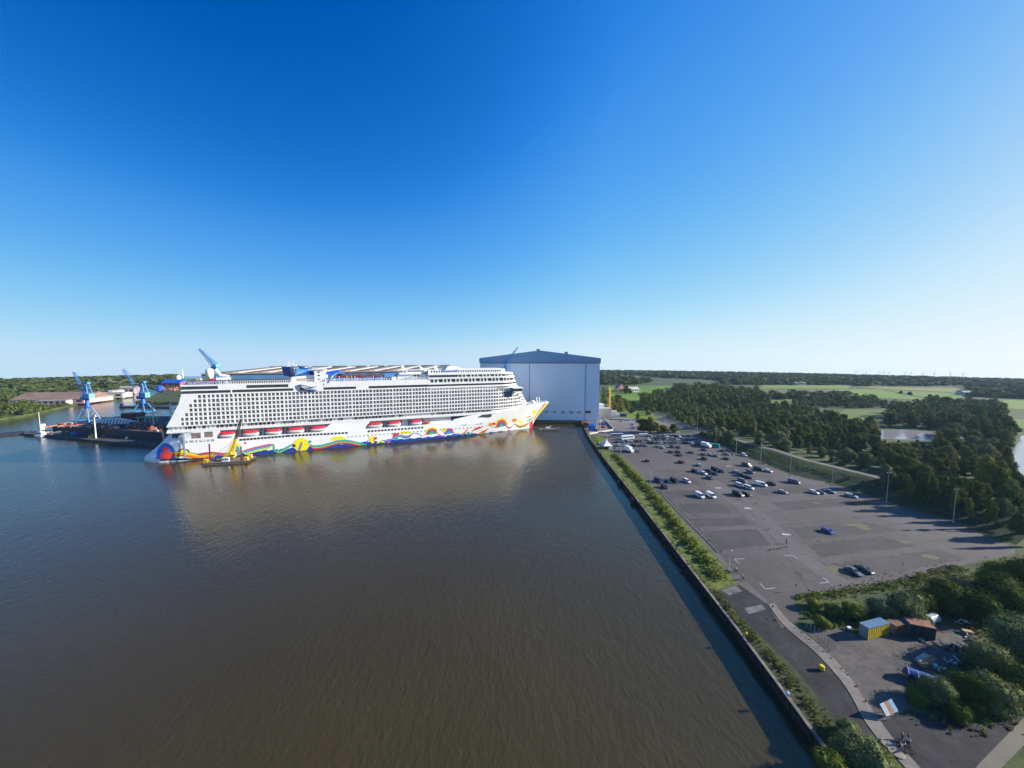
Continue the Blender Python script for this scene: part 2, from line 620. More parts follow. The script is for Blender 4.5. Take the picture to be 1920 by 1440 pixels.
px_sheet('shipyard_ground', [(1094, 792), (1200, 776), (1262, 790), (1275, 812), (1140, 817), (1104, 814)], YARD, 0.004)
px_sheet('access_road', [(1198, 766), (1222, 772), (1262, 788), (1330, 806), (1322, 816), (1262, 800), (1222, 783), (1195, 774)], ASPHALT, 0.010)
lot = [(1140, 817), (1308, 812), (1341, 830), (1380, 850), (1426, 866), (1481, 890), (1560, 907), (1662, 940), (1787, 978), (1905, 1028), (1900, 1040),
       (1790, 1062), (1730, 1080), (1517, 1114), (1488, 1120), (1500, 1160), (1466, 1178), (1436, 1128), (1385, 1095), (1354, 1056), (1308, 1004), (1217, 904), (1162, 852), (1146, 846), (1132, 830)]
px_sheet('car_park', lot, ASPHALT, 0.012)
for q in ([(1268, 944), (1352, 944), (1372, 962), (1284, 963)], [(1294, 972), (1395, 970), (1412, 985), (1308, 988)], [(1318, 996), (1420, 992), (1446, 1023), (1352, 1030)],
          [(1246, 921), (1322, 918), (1338, 931), (1258, 934)], [(1222, 898), (1300, 896), (1316, 909), (1234, 911)],
          [(1446, 942), (1590, 933), (1640, 945), (1470, 957)], [(1482, 990), (1620, 978), (1692, 995), (1506, 1012)],
          [(1515, 1022), (1650, 1005), (1722, 1024), (1540, 1045)], [(1560, 1057), (1760, 1030), (1815, 1048), (1588, 1088)], [(1410, 918), (1500, 912), (1545, 922), (1428, 930)]):
    P_ = [Vector(G(*p)) for p in q]
    out_ = []
    for a, b in zip(P_, P_[1:] + P_[:1]):
        n_ = max(2, int((b - a).length / 1.3))
        for i in range(n_):
            c = a.lerp(b, i / n_)
            out_.append((c.x + rng.gauss(0, .22), c.y + rng.gauss(0, .22)))
    sheet('parking_bay', out_, BAY, 0.016)
px_sheet('drive_lane', [(1318, 902), (1345, 900), (1425, 955), (1475, 1002), (1530, 1050), (1592, 1092), (1560, 1099), (1490, 1045), (1430, 992), (1385, 955)], LANE, 0.020)
px_sheet('footway', [(1163, 853), (1168, 852), (1222, 904), (1314, 1003), (1362, 1056), (1440, 1128), (1436, 1131), (1386, 1096), (1354, 1057), (1308, 1005), (1217, 905)], LANE, 0.022)


def blotch(name, u, v, r, m, z, stretch=1.0):
    x, y = G(u, v)
    n_ = 14
    sheet(name, [(x + cos(2 * pi * i / n_) * r * stretch * rng.uniform(.55, 1.2), y + sin(2 * pi * i / n_) * r * rng.uniform(.55, 1.2)) for i in range(n_)], m, z)


STAIN = mat('oil_stain', (0.035, 0.032, 0.031), .8, 0, .8, color2=(0.085, 0.076, 0.070), detail=6)
for i in range(46):
    u, v = rng.uniform(1190, 1640), rng.uniform(850, 1080)
    if 1200 + (v - 860) * .82 < u < 1500 + (v - 860) * .55:
        blotch('tarmac_stain', u, v, rng.uniform(.35, 1.3), STAIN, 0.0235 + i * .00002, rng.uniform(1, 2.2))
WORN = mat('worn_weeds', (0.10, 0.095, 0.04), .95, 0, 1.2, color2=(0.17, 0.165, 0.085), detail=7)
for i, (u, v, r) in enumerate(((1610, 985, 2.2), (1622, 991, 1.6), (1594, 984, 1.2), (1574, 1071, 1.8), (1566, 1065, 1.4), (1744, 1044, 1.5), (1698, 1017, 1.1), (1531, 943, 1.3), (1630, 948, 1.8))):
    blotch('weed_patch', u, v, r, WORN, 0.0255 + i * .00002, 1.9)
SEAM = mat('tarmac_seam', (0.045, 0.042, 0.04), .9)
for a_, b_ in (((1245, 872), (1300, 874)), ((1352, 1034), (1445, 1029)), ((1300, 962), (1392, 1092)), ((1430, 880), (1620, 1070)), ((1390, 870), (1560, 1075)), ((1478, 1046), (1520, 1112)), ((1360, 905), (1470, 1035)), ((1500, 1040), (1790, 1010)), ((1460, 985), (1720, 960))):
    P_ = [Vector(G(lerp2(a_[0], b_[0], i / 12), lerp2(a_[1], b_[1], i / 12))) for i in range(13)]
    d_ = (P_[-1] - P_[0]).normalized()
    n_ = Vector((-d_.y, d_.x)) * .07
    mb = MB()
    mb.grid([[(*(p - n_ + n_ * rng.uniform(-1, 1)), 0.0245) for p in P_], [(*(p + n_ + n_ * rng.uniform(-1, 1)), 0.0245) for p in P_]])
    mb.build('tarmac_seam', SEAM, None, 'structure')


def paint_line(px_pts, w=0.22):
    P = [Vector(G(*p)) for p in px_pts]
    mb = MB()
    for a, b in zip(P, P[1:]):
        d = (b - a).normalized()
        n = Vector((-d.y, d.x)) * w / 2
        a2, b2 = a - d * w / 2, b + d * w / 2
        mb.poly([(*(a2 - n), 0.026), (*(b2 - n), 0.026), (*(b2 + n), 0.026), (*(a2 + n), 0.026)])
    return mb


corner_marks = [[(1396, 1047.5), (1377, 1048.5), (1386, 1056.5)], [(1470, 1042.5), (1486, 1041), (1496, 1048.5)],
                [(1537, 1093.5), (1554.5, 1091.5), (1543, 1083)], [(1424.5, 1093.5), (1435, 1104.5), (1453, 1102.5)]]
for pts in corner_marks:
    mb = MB()
    P = [Vector(G(*p)) for p in pts]
    w = 0.30
    (a, b, c) = P
    d1, d2 = (b - a).normalized(), (c - b).normalized()
    n1, n2 = Vector((-d1.y, d1.x)) * w / 2, Vector((-d2.y, d2.x)) * w / 2
    mb.poly([(*(a - n1), 0.026), (*(b - n1), 0.026), (*(b + n1), 0.026), (*(a + n1), 0.026)])
    b2 = b + d2 * w * 0.55
    mb.poly([(*(b2 - n2), 0.030), (*(c - n2), 0.030), (*(c + n2), 0.030), (*(b2 + n2), 0.030)])
    mb.build('corner_marking', PAINT, None, 'structure')
for (u, v) in ((1402, 953), (1474, 1002), (1347, 915), (1366, 874)):
    x, y = G(u, v)
    mb = MB()
    mb.poly([(x - 1.6, y - .5, .027), (x + 1.6, y - .7, .027), (x + 1.2, y + .6, .027), (x - 1.1, y + .8, .027)])
    mb.build('arrow_marking', mat('worn_paint', (0.42, 0.40, 0.37), 0.9, 0.4, 2), None, 'structure')

# quay road, gravel yard, lower paths
px_sheet('quay_verge', [(1104, 816), (1134, 818), (1146, 846), (1163, 854), (1217, 905), (1308, 1005), (1354, 1058), (1386, 1097), (1350, 1104), (1335, 1110),
                        (1283, 1052), (1200, 945), (1131, 858)], GRASS, 0.006)
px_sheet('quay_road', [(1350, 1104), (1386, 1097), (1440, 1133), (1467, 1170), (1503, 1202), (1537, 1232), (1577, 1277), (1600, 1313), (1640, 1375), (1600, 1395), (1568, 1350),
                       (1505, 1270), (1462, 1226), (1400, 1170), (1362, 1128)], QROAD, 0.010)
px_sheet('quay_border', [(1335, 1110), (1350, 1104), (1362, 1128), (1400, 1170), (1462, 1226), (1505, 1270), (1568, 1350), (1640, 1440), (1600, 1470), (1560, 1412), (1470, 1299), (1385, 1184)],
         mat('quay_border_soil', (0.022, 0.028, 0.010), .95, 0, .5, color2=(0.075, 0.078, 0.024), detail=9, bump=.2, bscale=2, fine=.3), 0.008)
for jn in ([(1352, 1112), (1420, 1178), (1478, 1230), (1528, 1286), (1590, 1372)], [(1368, 1106), (1440, 1166), (1505, 1222), (1556, 1276), (1608, 1352)]):
    J = smooth_line([G(*p) for p in jn], 8)
    mb = MB()
    mb.grid([[(p.x - .05 + rng.gauss(0, .05), p.y, 0.0145) for p in J][::-1], [(p.x + .07 + rng.gauss(0, .05), p.y, 0.0145) for p in J][::-1]])
    mb.build('road_joint', mat('joint_tar', (0.02, 0.02, 0.022), .9), None, 'structure')
for q in ([(1352, 1106), (1380, 1098), (1392, 1108), (1368, 1116)], [(1396, 1140), (1428, 1134), (1436, 1142), (1404, 1152)]):
    px_sheet('road_patch', q, mat('patch_pale', (0.20, 0.19, 0.17), .95, 0, .4, color2=(0.10, 0.095, 0.09), detail=8), 0.0135)
px_sheet('gravel_yard', [(1512, 1186), (1560, 1178), (1620, 1192), (1760, 1170), (1830, 1190), (1790, 1240), (1745, 1265), (1695, 1290), (1702, 1330), (1650, 1354), (1594, 1268), (1555, 1226)], GRAVEL, 0.010)
px_sheet('lower_road', [(1640, 1360), (1705, 1332), (1790, 1350), (1850, 1365), (1925, 1338), (1925, 1386), (1875, 1440), (1840, 1480), (1760, 1520), (1700, 1425)], QROAD, 0.014)
px_sheet('field_path', [(1935, 1330), (1935, 1382), (1875, 1442), (1840, 1500), (1790, 1500), (1832, 1436)], TRACK, 0.018)

# concrete walkway of separate slabs
SLAB = mat('walkway_slab', (0.175, 0.152, 0.125), 0.9, 0, 0.6, color2=(0.225, 0.195, 0.162), detail=8, bump=0.02, bscale=6, fine=0.16)
left = smooth_line([(1440, 1133), (1467, 1170), (1503, 1202), (1537, 1232), (1577, 1277), (1600, 1313), (1618, 1347), (1650, 1392)], 6)
right = smooth_line([(1452, 1131), (1478, 1163), (1508, 1187), (1553, 1225), (1592, 1267), (1623, 1313), (1652, 1354), (1684, 1398)], 6)
wk = thing('walkway', 'long curved walkway of pale concrete slabs between the dark quay road and the gravel yard', 'walkway')
for i in range(len(left) - 1):
    a, b = G(*left[i]), G(*left[i + 1])
    c, d = G(*right[i + 1]), G(*right[i])
    q = [Vector(p) for p in (a, b, c, d)]
    cen = sum(q, Vector((0, 0))) / 4
    q = [cen + (p - cen) * 0.985 for p in q]
    dz = rng.uniform(-.01, .01)
    m = MB()
    m.prism([tuple(p) for p in q][::-1], 0.0, 0.09 + dz)
    m.build('slab', SLAB, wk)
wk2 = thing('walkway', 'short stretch of pale concrete walkway beyond the two round concrete discs', 'walkway')
l2, r2 = smooth_line([(1682, 1423), (1700, 1444), (1722, 1475)], 3), smooth_line([(1701, 1414), (1720, 1434), (1748, 1466)], 3)
for i in range(len(l2) - 1):
    q = [Vector(G(*p)) for p in (l2[i], l2[i + 1], r2[i + 1], r2[i])]
    cen = sum(q, Vector((0, 0))) / 4
    m = MB()
    m.prism([tuple(cen + (p - cen) * 0.985) for p in q][::-1], 0.0, 0.09)
    m.build('slab', SLAB, wk2)

# dike with the track along the right edge of the car park
crest = [GT(u, v)[:2] for u, v in ((1318, 818), (1372, 832), (1424, 848), (1455, 855), (1487, 866), (1518, 876), (1566, 887), (1598, 896), (1644, 908), (1700, 922), (1790, 947), (1880, 972), (1960, 1000))]
footl = [G(u, v) for u, v in ((1311, 812), (1343, 829), (1382, 849), (1405, 857), (1428, 865), (1455, 876), (1483, 889), (1520, 898), (1562, 906), (1612, 922), (1665, 938), (1790, 975), (1905, 1022))]
dike = MB()
rows = []
for k in range(6):
    t = k / 5
    row = []
    for (cx, cy), (fx, fy) in zip(crest, footl):
        d = Vector((cx - fx, cy - fy))
        nrm = d.normalized()
        h = 4.2
        seq = ((0, 0.01), (0.3, 1.5), (0.62, 3.4), (0.8, h), (0.8, h), (0.8, 0))
        fr, z = seq[k]
        off = 0 if k < 4 else (6.0 if k == 4 else 13.0)
        row.append((fx + d.x * fr + nrm.x * off, fy + d.y * fr + nrm.y * off, z + 0.02))
    rows.append(row)
dike.grid([r[::-1] for r in rows])
dike.build('embankment', mat('embankment_grass_shaded', (0.018, 0.030, 0.009), 0.95, 0, 0.25, color2=(0.050, 0.068, 0.018), detail=9, bump=0.25, bscale=1.5), None, 'structure', smooth=False)  # grass colour darkened to carry the shade on the slope facing the car park
trk = MB()
ra, rb = [], []
for (cx, cy), (fx, fy) in zip(crest, footl):
    n = Vector((cx - fx, cy - fy)).normalized()
    b_ = Vector((fx, fy)).lerp(Vector((cx, cy)), .8)
    ra.append((b_.x + n.x * 1.2, b_.y + n.y * 1.2, 4.235))
    rb.append((b_.x + n.x * 5.0, b_.y + n.y * 5.0, 4.235))
trk.grid([ra[::-1], rb[::-1]])
trk.build('dike_track', TRACK, None, 'structure')

# ------------------------------------------------------------------ quay wall with its sheet piles, cap and fenders
def along(pts, d):
    for a, b in zip(pts, pts[1:]):
        l = hypot(b[0] - a[0], b[1] - a[1])
        if d <= l:
            t = d / l
            return (a[0] + (b[0] - a[0]) * t, a[1] + (b[1] - a[1]) * t), ((b[0] - a[0]) / l, (b[1] - a[1]) / l)
        d -= l
    return pts[-1], ((b[0] - a[0]) / l, (b[1] - a[1]) / l)


qw = thing('quay_wall', 'long dark sheet pile quay wall with a pale concrete cap beside the brown water', 'quay wall')
qp = QUAY[1:]
qlen = sum(hypot(b[0] - a[0], b[1] - a[1]) for a, b in zip(qp, qp[1:]))
pile = MB()
top, bot = [], []
k, d = 0, 0.0
while d < qlen:
    (x, y), (dx, dy) = along(qp, d)
    o = (0.12, 0.12, 0.42, 0.42)[k % 4]
    px_, py_ = x - dy * o, y + dx * o
    top.append((px_, py_, 0.02))
    bot.append((px_, py_, -4.5))
    d += 0.35
    k += 1
pile.grid([bot, top])
pile.build('sheet_piling', mat('sheet_pile_steel', (0.028, 0.026, 0.026), 0.7, 0.5, 0.8), qw)
cap = MB()
d = 0.0
n_cap = 0
while d < qlen - 1:
    step = 3.0 if d < 70 else 8.0
    (x0, y0), (dx, dy) = along(qp, d + 0.02)
    (x1, y1), _ = along(qp, min(qlen, d + step - 0.02))
    m = MB()
    m.prism([(x0 - dy * 0.5, y0 + dx * 0.5), (x0 + dy * 0.15, y0 - dx * 0.15), (x1 + dy * 0.15, y1 - dx * 0.15), (x1 - dy * 0.5, y1 + dx * 0.5)], 0.03, 0.20 + rng.uniform(-.01, .02))
    m.build('cap_block', mat('cap_concrete', (0.20, 0.175, 0.135), .95, .3, .6), qw)
    d += step
for i, (u, v, lab) in enumerate(((1146, 878, 'farthest black fender pile against the quay wall near the white tent'), (1163, 905, 'black fender pile on the quay wall, second from the white tent'),
                                 (1190, 940, 'nearest black fender pile bulging from the quay wall into the water'))):
    x, y = G(u, v, -1)
    f = thing('fender_pile', lab, 'fender', (x - 0.6, y, WATER_Z), 0, 'fender piles on the quay wall')
    m = MB()
    for j in range(3):
        m.bar((0, j * 1.1, -1), (0, j * 1.1, 2.2), 0.42, 8)
    m.build('pile', DARKSTEEL, f)
    m = MB()
    m.box(-.5, .45, -.5, 2.7, 1.2, 1.6)
    m.build('waling', BLACK, f)

# ------------------------------------------------------------------ the cruise ship
D = Vector((0.93205360, 0.36232042))
N = Vector((-D.y, D.x))
A0 = Vector((-205.971109, 238.182118)) - D * 34.455912


def SH(u, v, t=0.0):
    """Point on the plane t metres inboard of the ship's side: (station along the ship, height above water)."""
    P = A0 + N * t
    r = ray(u, v)
    k = P.dot(N) / (r[0] * N.x + r[1] * N.y)
    x, y, z = r[0] * k, r[1] * k, CAM_H + r[2] * k
    return ((Vector((x, y)) - A0).dot(D), z - WATER_Z)


HB = 17.5
lerp = lambda a, b, t: a + (b - a) * t


def interp(x, pts):
    if x <= pts[0][0]:
        return pts[0][1]
    for (a, b), (c, d) in zip(pts, pts[1:]):
        if x <= c:
            return b + (d - b) * (x - a) / (c - a)
    return pts[-1][1]


stem = lambda z: interp(z, ((-3, 281.0), (0, 282.7), (8.7, 287.3), (16.4, 294.3), (23.0, 300.7), (26, 303)))
stern = lambda z: interp(z, ((-3, -2), (0, -4.5), (2, -5.0), (4, -4.0), (10.7, 3.5), (17.5, 9.0), (20, 11)))


def half(s, z):
    s0 = lerp(190, 236, max(0, min(1, z / 24)))
    p = lerp(0.98, 2.1, max(0, min(1, z / 24)))
    e = stem(z)
    f = 1.0
    if s > s0:
        f = 1 - min(1, max(0, (s - s0) / (e - s0))) ** p
    q = s - stern(z)
    if q < 15:
        f *= 1 - 0.36 * ((15 - max(0, q)) / 15) ** 2
    return HB * max(0.0, f)


side = lambda s, z: HB - half(s, z)
ZD = 13.4
ztop = lambda s: interp(s, ((0, 19.6), (35.2, 19.6), (35.4, ZD + .05), (106.5, ZD + .05), (106.7, 19.6), (130.3, 19.6), (130.5, ZD + .05), (183, ZD + .05), (196, 14.4), (215, 17.6), (228, 19.4), (244, 20.8), (262, 22.6), (280, 23.6), (303, 24.2)))

ship = thing('cruise_ship', 'huge white cruise ship with rainbow ribbons painted along its hull, moored before the hall', 'ship', (A0.x, A0.y, WATER_Z), atan2(D.y, D.x))
hull = MB()
zs = [-1.5, 0, 0.8, 1.6, 2.4, 4, 6, 8, 10, 12, ZD]
us = [0, .004, .01, .02, .035, .05] + [i / 100 for i in range(7, 101)]
HULLW = mat('hull_white', (0.86, 0.85, 0.82), 0.35, 0.04, 0.08)
special = [35.2, 35.4, 106.5, 106.7, 130.3, 130.5]
lev = [('abs', z) for z in zs] + [('rel', r) for r in (.25, .5, .75, 1.0)]
ps = []
for kind_, val in lev:
    pass
sside = [[], []]
stations = sorted([u for u in us] + [0.118, 0.1187, 0.3555, 0.3565, 0.4345, 0.4355])
for sgn in (0, 1):
    rows = []
    for kind_, val in lev:
        row = []
        for q in stations:
            z = val if kind_ == 'abs' else None
            if z is None:
                s = lerp(stern(18), stem(22), q)
                for _ in range(4):
                    z = ZD + (ztop(s) - ZD) * val
                    s = lerp(stern(z), stem(z), q)
            s = lerp(stern(z), stem(z), q)
            h = half(s, z)
            row.append((s, HB - h if sgn == 0 else HB + h, z))
        rows.append(row)
    hull.cur(HULLW).grid(rows if sgn == 0 else [r[::-1] for r in rows])
    sside[sgn] = rows
# transom and decks
a, b = [r[0] for r in sside[0]], [r[0] for r in sside[1]]
hull.grid([b, a])
hull.grid([sside[0][-1], sside[1][-1]])
hull_o = hull.build('hull', HULLW, ship)
bul = MB()
for sgn in (0, 1):
    pts = [p for p in sside[sgn][-1] if p[0] > 200]
    bul.grid([[(p[0], p[1], p[2]) for p in pts], [(p[0], p[1], p[2] + 1.1) for p in pts]])
bul.build('bulwark', HULLW, ship)


def hull_patch(name, us_, vtop, vbot, m, off=0.10, nz=3):
    """Paint on the hull: the strip between two outlines, lying on the plating."""
    rows_ = [[] for _ in range(nz + 1)]
    for u in us_:
        for k in range(nz + 1):
            v = lerp(vbot(u), vtop(u), k / nz)
            t = 0.0
            for _ in range(8):
                s, z = SH(u, v, t)
                z = max(0.15, min(z, ztop(s) - .05))
                t = t * .4 + .6 * side(s, z)
            rows_[k].append((s, side(s, z) - off, z))
    mb = MB()
    mb.grid(rows_)
    o = mb.build(name, m, hull_o)
    return o


PC = {k: mat('hull_art_' + k, c, 0.4) for k, c in dict(
    yellow=(0.86, 0.74, 0.02), orange=(0.80, 0.30, 0.02), red=(0.72, 0.05, 0.04), pink=(0.66, 0.10, 0.25), purple=(0.28, 0.14, 0.50), blue=(0.03, 0.16, 0.55),
    teal=(0.02, 0.36, 0.40), green=(0.06, 0.42, 0.16), lime=(0.55, 0.72, 0.12), navy=(0.03, 0.035, 0.14), sky=(0.10, 0.36, 0.66), grey=(0.25, 0.25, 0.33)).items()}


def ribbon(pts, layers, taper=True):
    c = smooth_line(pts, 6)
    ux = [p.x for p in c]

    def base(u):
        for p, q in zip(c, c[1:]):
            if u <= q.x:
                return p.y + (q.y - p.y) * (u - p.x) / max(1e-6, q.x - p.x)
        return c[-1].y
    u0, u1 = ux[0], ux[-1]
    n = max(4, int((u1 - u0) / 2.5))
    uu = [u0 + (u1 - u0) * i / n for i in range(n + 1)]
    w = (lambda u: max(0.12, min(1, (u - u0) / 10 + .1, (u1 - u) / 10 + .1))) if taper else (lambda u: 1.0)
    acc = 0.0
    for i, (col, th) in enumerate(layers):
        a_, b_ = acc, acc + th
        hull_patch('painted_ribbon', uu, lambda u, a_=a_: base(u) + a_ * w(u), lambda u, b_=b_: base(u) + b_ * w(u), PC[col], 0.10, 2)
        acc = b_


def hump(u0, u1, vbase, h, layers, foot=0.0):
    """Concentric coloured arches standing on a base line that slopes from (u0, vbase) by foot."""
    n = max(6, int((u1 - u0) / 2))
    tot = sum(t for _, t in layers)
    for i, (col, th) in enumerate(layers):
        acc = sum(t for _, t in layers[:i]) / tot
        f = 1 - acc
        cu, hw = (u0 + u1) / 2, (u1 - u0) / 2 * f
        uu = [cu - hw + 2 * hw * j / n for j in range(n + 1)]
        bl = lambda u: vbase + foot * (u - u0) / (u1 - u0)
        hull_patch('painted_arch', uu, lambda u: bl(u) - h * f * sqrt(max(0, 1 - ((u - cu) / hw) ** 2)) - .2, bl, PC[col] if col != 'white' else HULLW, 0.08 + 0.05 * i, 3)


def disc(cu, cv, ru, rv, col, off=0.12):
    uu = [cu + ru * cos(pi - pi * j / 12) for j in range(13)]
    hull_patch('painted_disc', uu, lambda u: cv - rv * sqrt(max(0, 1 - ((u - cu) / ru) ** 2)), lambda u: cv + rv * sqrt(max(0, 1 - ((u - cu) / ru) ** 2)), PC[col], off, 4)


# boot topping with an uneven upper edge
wl = lambda u: interp(u, ((280, 862.5), (340, 862), (400, 859.5), (470, 854.2), (560, 847), (650, 838.8), (740, 831), (800, 826), (880, 817.5), (940, 811), (1000, 806)))
ub = [300 + i * 3 for i in range(234)]
hull_patch('boot_topping', ub, lambda u: wl(u) - interp(u, ((300, 2.5), (370, 3.5), (440, 7.5), (560, 8.0), (700, 7), (850, 6), (900, 3), (1000, 2.5))) - (0.8 * sin(u * .37) + .6 * sin(u * .91) if u > 350 else 0),
           lambda u: wl(u) + 1, mat('boot_blue', (0.015, 0.055, 0.32), 0.4, 0.35, 0.3), 0.06, 2)
hull_patch('waterline_stripe', [300 + i * 4 for i in range(176)], lambda u: wl(u) - 1.6, lambda u: wl(u) + 1, mat('waterline_black', (0.02, 0.02, 0.03), 0.5), 0.20, 1)
# the abstract ribbons, arches and discs
hump(292, 330, 861, 30, [('blue', 3), ('purple', 2), ('red', 4)], 0)
disc(314, 853, 13, 6.5, 'red', 0.30)
disc(311, 843, 6, 5, 'red', 0.32)
ribbon([(322, 848), (340, 845), (356, 848), (376, 851), (392, 849), (408, 848)], [('navy', 1.0), ('yellow', 3.6), ('orange', 3.2), ('red', 2.5), ('lime', 1.6)])
hump(334, 356, 847, 6.5, [('navy', 1.3), ('yellow', 3)], 1)
ribbon([(366, 851), (395, 847), (420, 849), (434, 847)], [('red', 3.2), ('purple', 1.3), ('grey', 1.0)])
hump(427, 454, 856, 25, [('yellow', 2.3), ('sky', 1.6), ('teal', 2.2), ('red', 1.9), ('white', 4)], -3)
ribbon([(452, 846), (470, 840), (490, 835), (506, 832), (514, 833)], [('pink', 2.6), ('purple', 1.2), ('sky', 1.4), ('green', 1.3), ('lime', 3.4)])
hull_patch('painted_ribbon', [512, 513, 514, 515], lambda u: 833, lambda u: 846, PC['green'], .13, 2)
ribbon([(513, 845), (526, 843), (538, 837), (552, 830)], [('teal', 1.8), ('green', 2.4), ('lime', 1.0)])
disc(565, 834, 14.5, 13, 'yellow')
hull_patch('painted_bar', [559, 561, 563, 565, 567], lambda u: interp(u, ((559, 842), (565, 828), (567, 828))), lambda u: interp(u, ((559, 845), (563, 845), (567, 834))), PC['grey'], .2, 3)
hull_patch('shell_door', [549, 551, 554], lambda u: 833, lambda u: 838, mat('shell_door_dark', (0.05, 0.02, 0.02), 0.6), .2, 2)
ribbon([(578, 828), (584, 834), (600, 834), (620, 829), (636, 825), (655, 825), (672, 829), (688, 833)], [('teal', 1.8), ('green', 2.4), ('lime', .6), ('red', 2.8)])
hump(619, 650, 826, 7.5, [('yellow', 3), ('lime', 1)], -1)
disc(581, 828, 3.5, 2.4, 'teal')
ribbon([(687, 829), (689, 826), (691, 825)], [('blue', 3.0)], False)
hull_patch('painted_flame', [691, 694, 697, 700, 702], lambda u: interp(u, ((691, 817), (695, 818), (698, 821), (702, 815.5))), lambda u: interp(u, ((691, 819), (696, 832), (702, 830))), PC['yellow'], .13, 3)
hull_patch('painted_flag', [701, 703, 705, 707], lambda u: 819.5, lambda u: interp(u, ((701, 831), (702.5, 825), (707, 823))), PC['red'], .16, 2)
hump(706, 722, 831, 4, [('yellow', 2), ('green', 2)], -1)
disc(728, 827, 4.0, 4.0, 'purple')
ribbon([(727, 824), (734, 822), (742, 817), (752, 815), (764, 817), (774, 812)], [('purple', 1.2), ('sky', 1.8), ('teal', 1.4)])
hull_patch('painted_panel', [737, 740, 744, 748], lambda u: 812, lambda u: interp(u, ((737, 821), (748, 815))), PC['red'], .13, 2)
hump(748, 772, 814.5, 5, [('yellow', 3)], -2)
ribbon([(750, 818), (760, 819), (770, 816), (776, 811)], [('red', 2.2), ('sky', 1.2)])
disc(743, 822, 3, 4, 'teal')
ribbon([(772, 812), (784, 812), (791, 817), (797, 816)], [('sky', .9), ('pink', .9)])
hump(796, 822, 816, 13, [('yellow', 2.2), ('red', 2.2), ('blue', 2), ('green', 4)], -4)
ribbon([(815, 808), (822, 813), (830, 817), (836, 815)], [('pink', 1.4), ('purple', 1.2)])
disc(833, 806, 4, 4, 'yellow')
hump(832, 852, 814, 10, [('red', 2), ('purple', 1.5), ('blue', 2), ('teal', 4)], -2)
hull_patch('painted_splash', [848, 852, 856, 860, 865, 870], lambda u: interp(u, ((848, 814), (854, 812), (858, 815), (862, 811), (866, 816), (870, 819))), lambda u: wl(u) - 3, PC['blue'], .13, 3)
ribbon([(862, 815), (870, 811), (876, 805), (880, 802)], [('red', 1.6), ('orange', 1.6), ('teal', 1.0)])
hull_patch('painted_wave', [874, 877, 880, 882], lambda u: interp(u, ((874, 816), (879, 806), (882, 816))), lambda u: wl(u) - 2, PC['teal'], .13, 3)
ribbon([(883, 813), (888, 805), (896, 801), (906, 800)], [('red', 3.6), ('orange', .8)])
ribbon([(896, 815), (903, 809), (911, 806), (916, 803)], [('red', 3.0), ('orange', 1.2), ('green', 1.6)])
disc(920, 796, 4, 3, 'orange')
disc(926, 794.5, 3, 2.6, 'red')
ribbon([(918, 800), (926, 800), (934, 801), (940, 799)], [('purple', 1.0), ('lime', 1.0)])
hump(928, 952, 801.5, 15.5, [('yellow', 2), ('orange', 1.2), ('red', 2), ('purple', 1.4), ('blue', 1.5), ('green', 4)], -4)
ribbon([(945, 794), (950, 799), (956, 801), (963, 796)], [('purple', 1.0), ('pink', 2.6)])
disc(965, 788, 4.5, 3.4, 'orange')
ribbon([(962, 796), (966, 793), (970, 796), (978, 797), (988, 793), (996, 787)], [('yellow', 1.2), ('red', 2.4), ('green', 1.6)])
disc(977, 791.5, 4.5, 2.6, 'yellow')
ribbon([(984, 792), (992, 786), (1000, 782), (1003, 779)], [('green', 2.0), ('teal', 1.4)])
ribbon([(984, 784), (993, 780), (1000, 778)], [('orange', 1.6), ('red', 1.2)])
disc(1002, 773, 4, 4.2, 'yellow')
hull_patch('painted_foot', [993, 995, 997, 999], lambda u: interp(u, ((993, 793), (999, 786))), lambda u: wl(u) - 2, PC['red'], .14, 3)
# yellow and orange bands up the stem
for off_, (w0, w1), col in ((.14, (0, 3.2), 'yellow'), (.16, (3.2, 5.4), 'orange'), (.18, (5.4, 6.6), 'purple')):
    mb = MB()
    for sgn in (-1, 1):
        r0, r1 = [], []
        for i in range(15):
            z = lerp(7.5, 24.6, i / 14)
            g_ = lerp(.35, 1.0, i / 14)
            for rr, w in ((r0, w0), (r1, w1)):
                s = stem(z) - w * g_
                rr.append((s + .05, HB + sgn * (half(s, z) + off_), z))
        mb.grid([r0, r1] if sgn < 0 else [r1, r0])
    mb.build('stem_band', PC[col], hull_o)
# portholes
def port_row(u0, u1, n, v0, v1, sz, name):
    mb = MB()
    for i in range(n):
        u = lerp(u0, u1, i / (n - 1))
        v = interp(u, ((u0, v0), (u1, v1)))
        t = 0
        for _ in range(5):
            s, z = SH(u, v, t)
            t = side(s, z)
        mb.box(s - sz, s + sz, t - .16, t + .1, z - sz * .9, z + sz * .9)
    o = mb.build(name, GLASS, hull_o)
    o['kind'] = 'stuff'


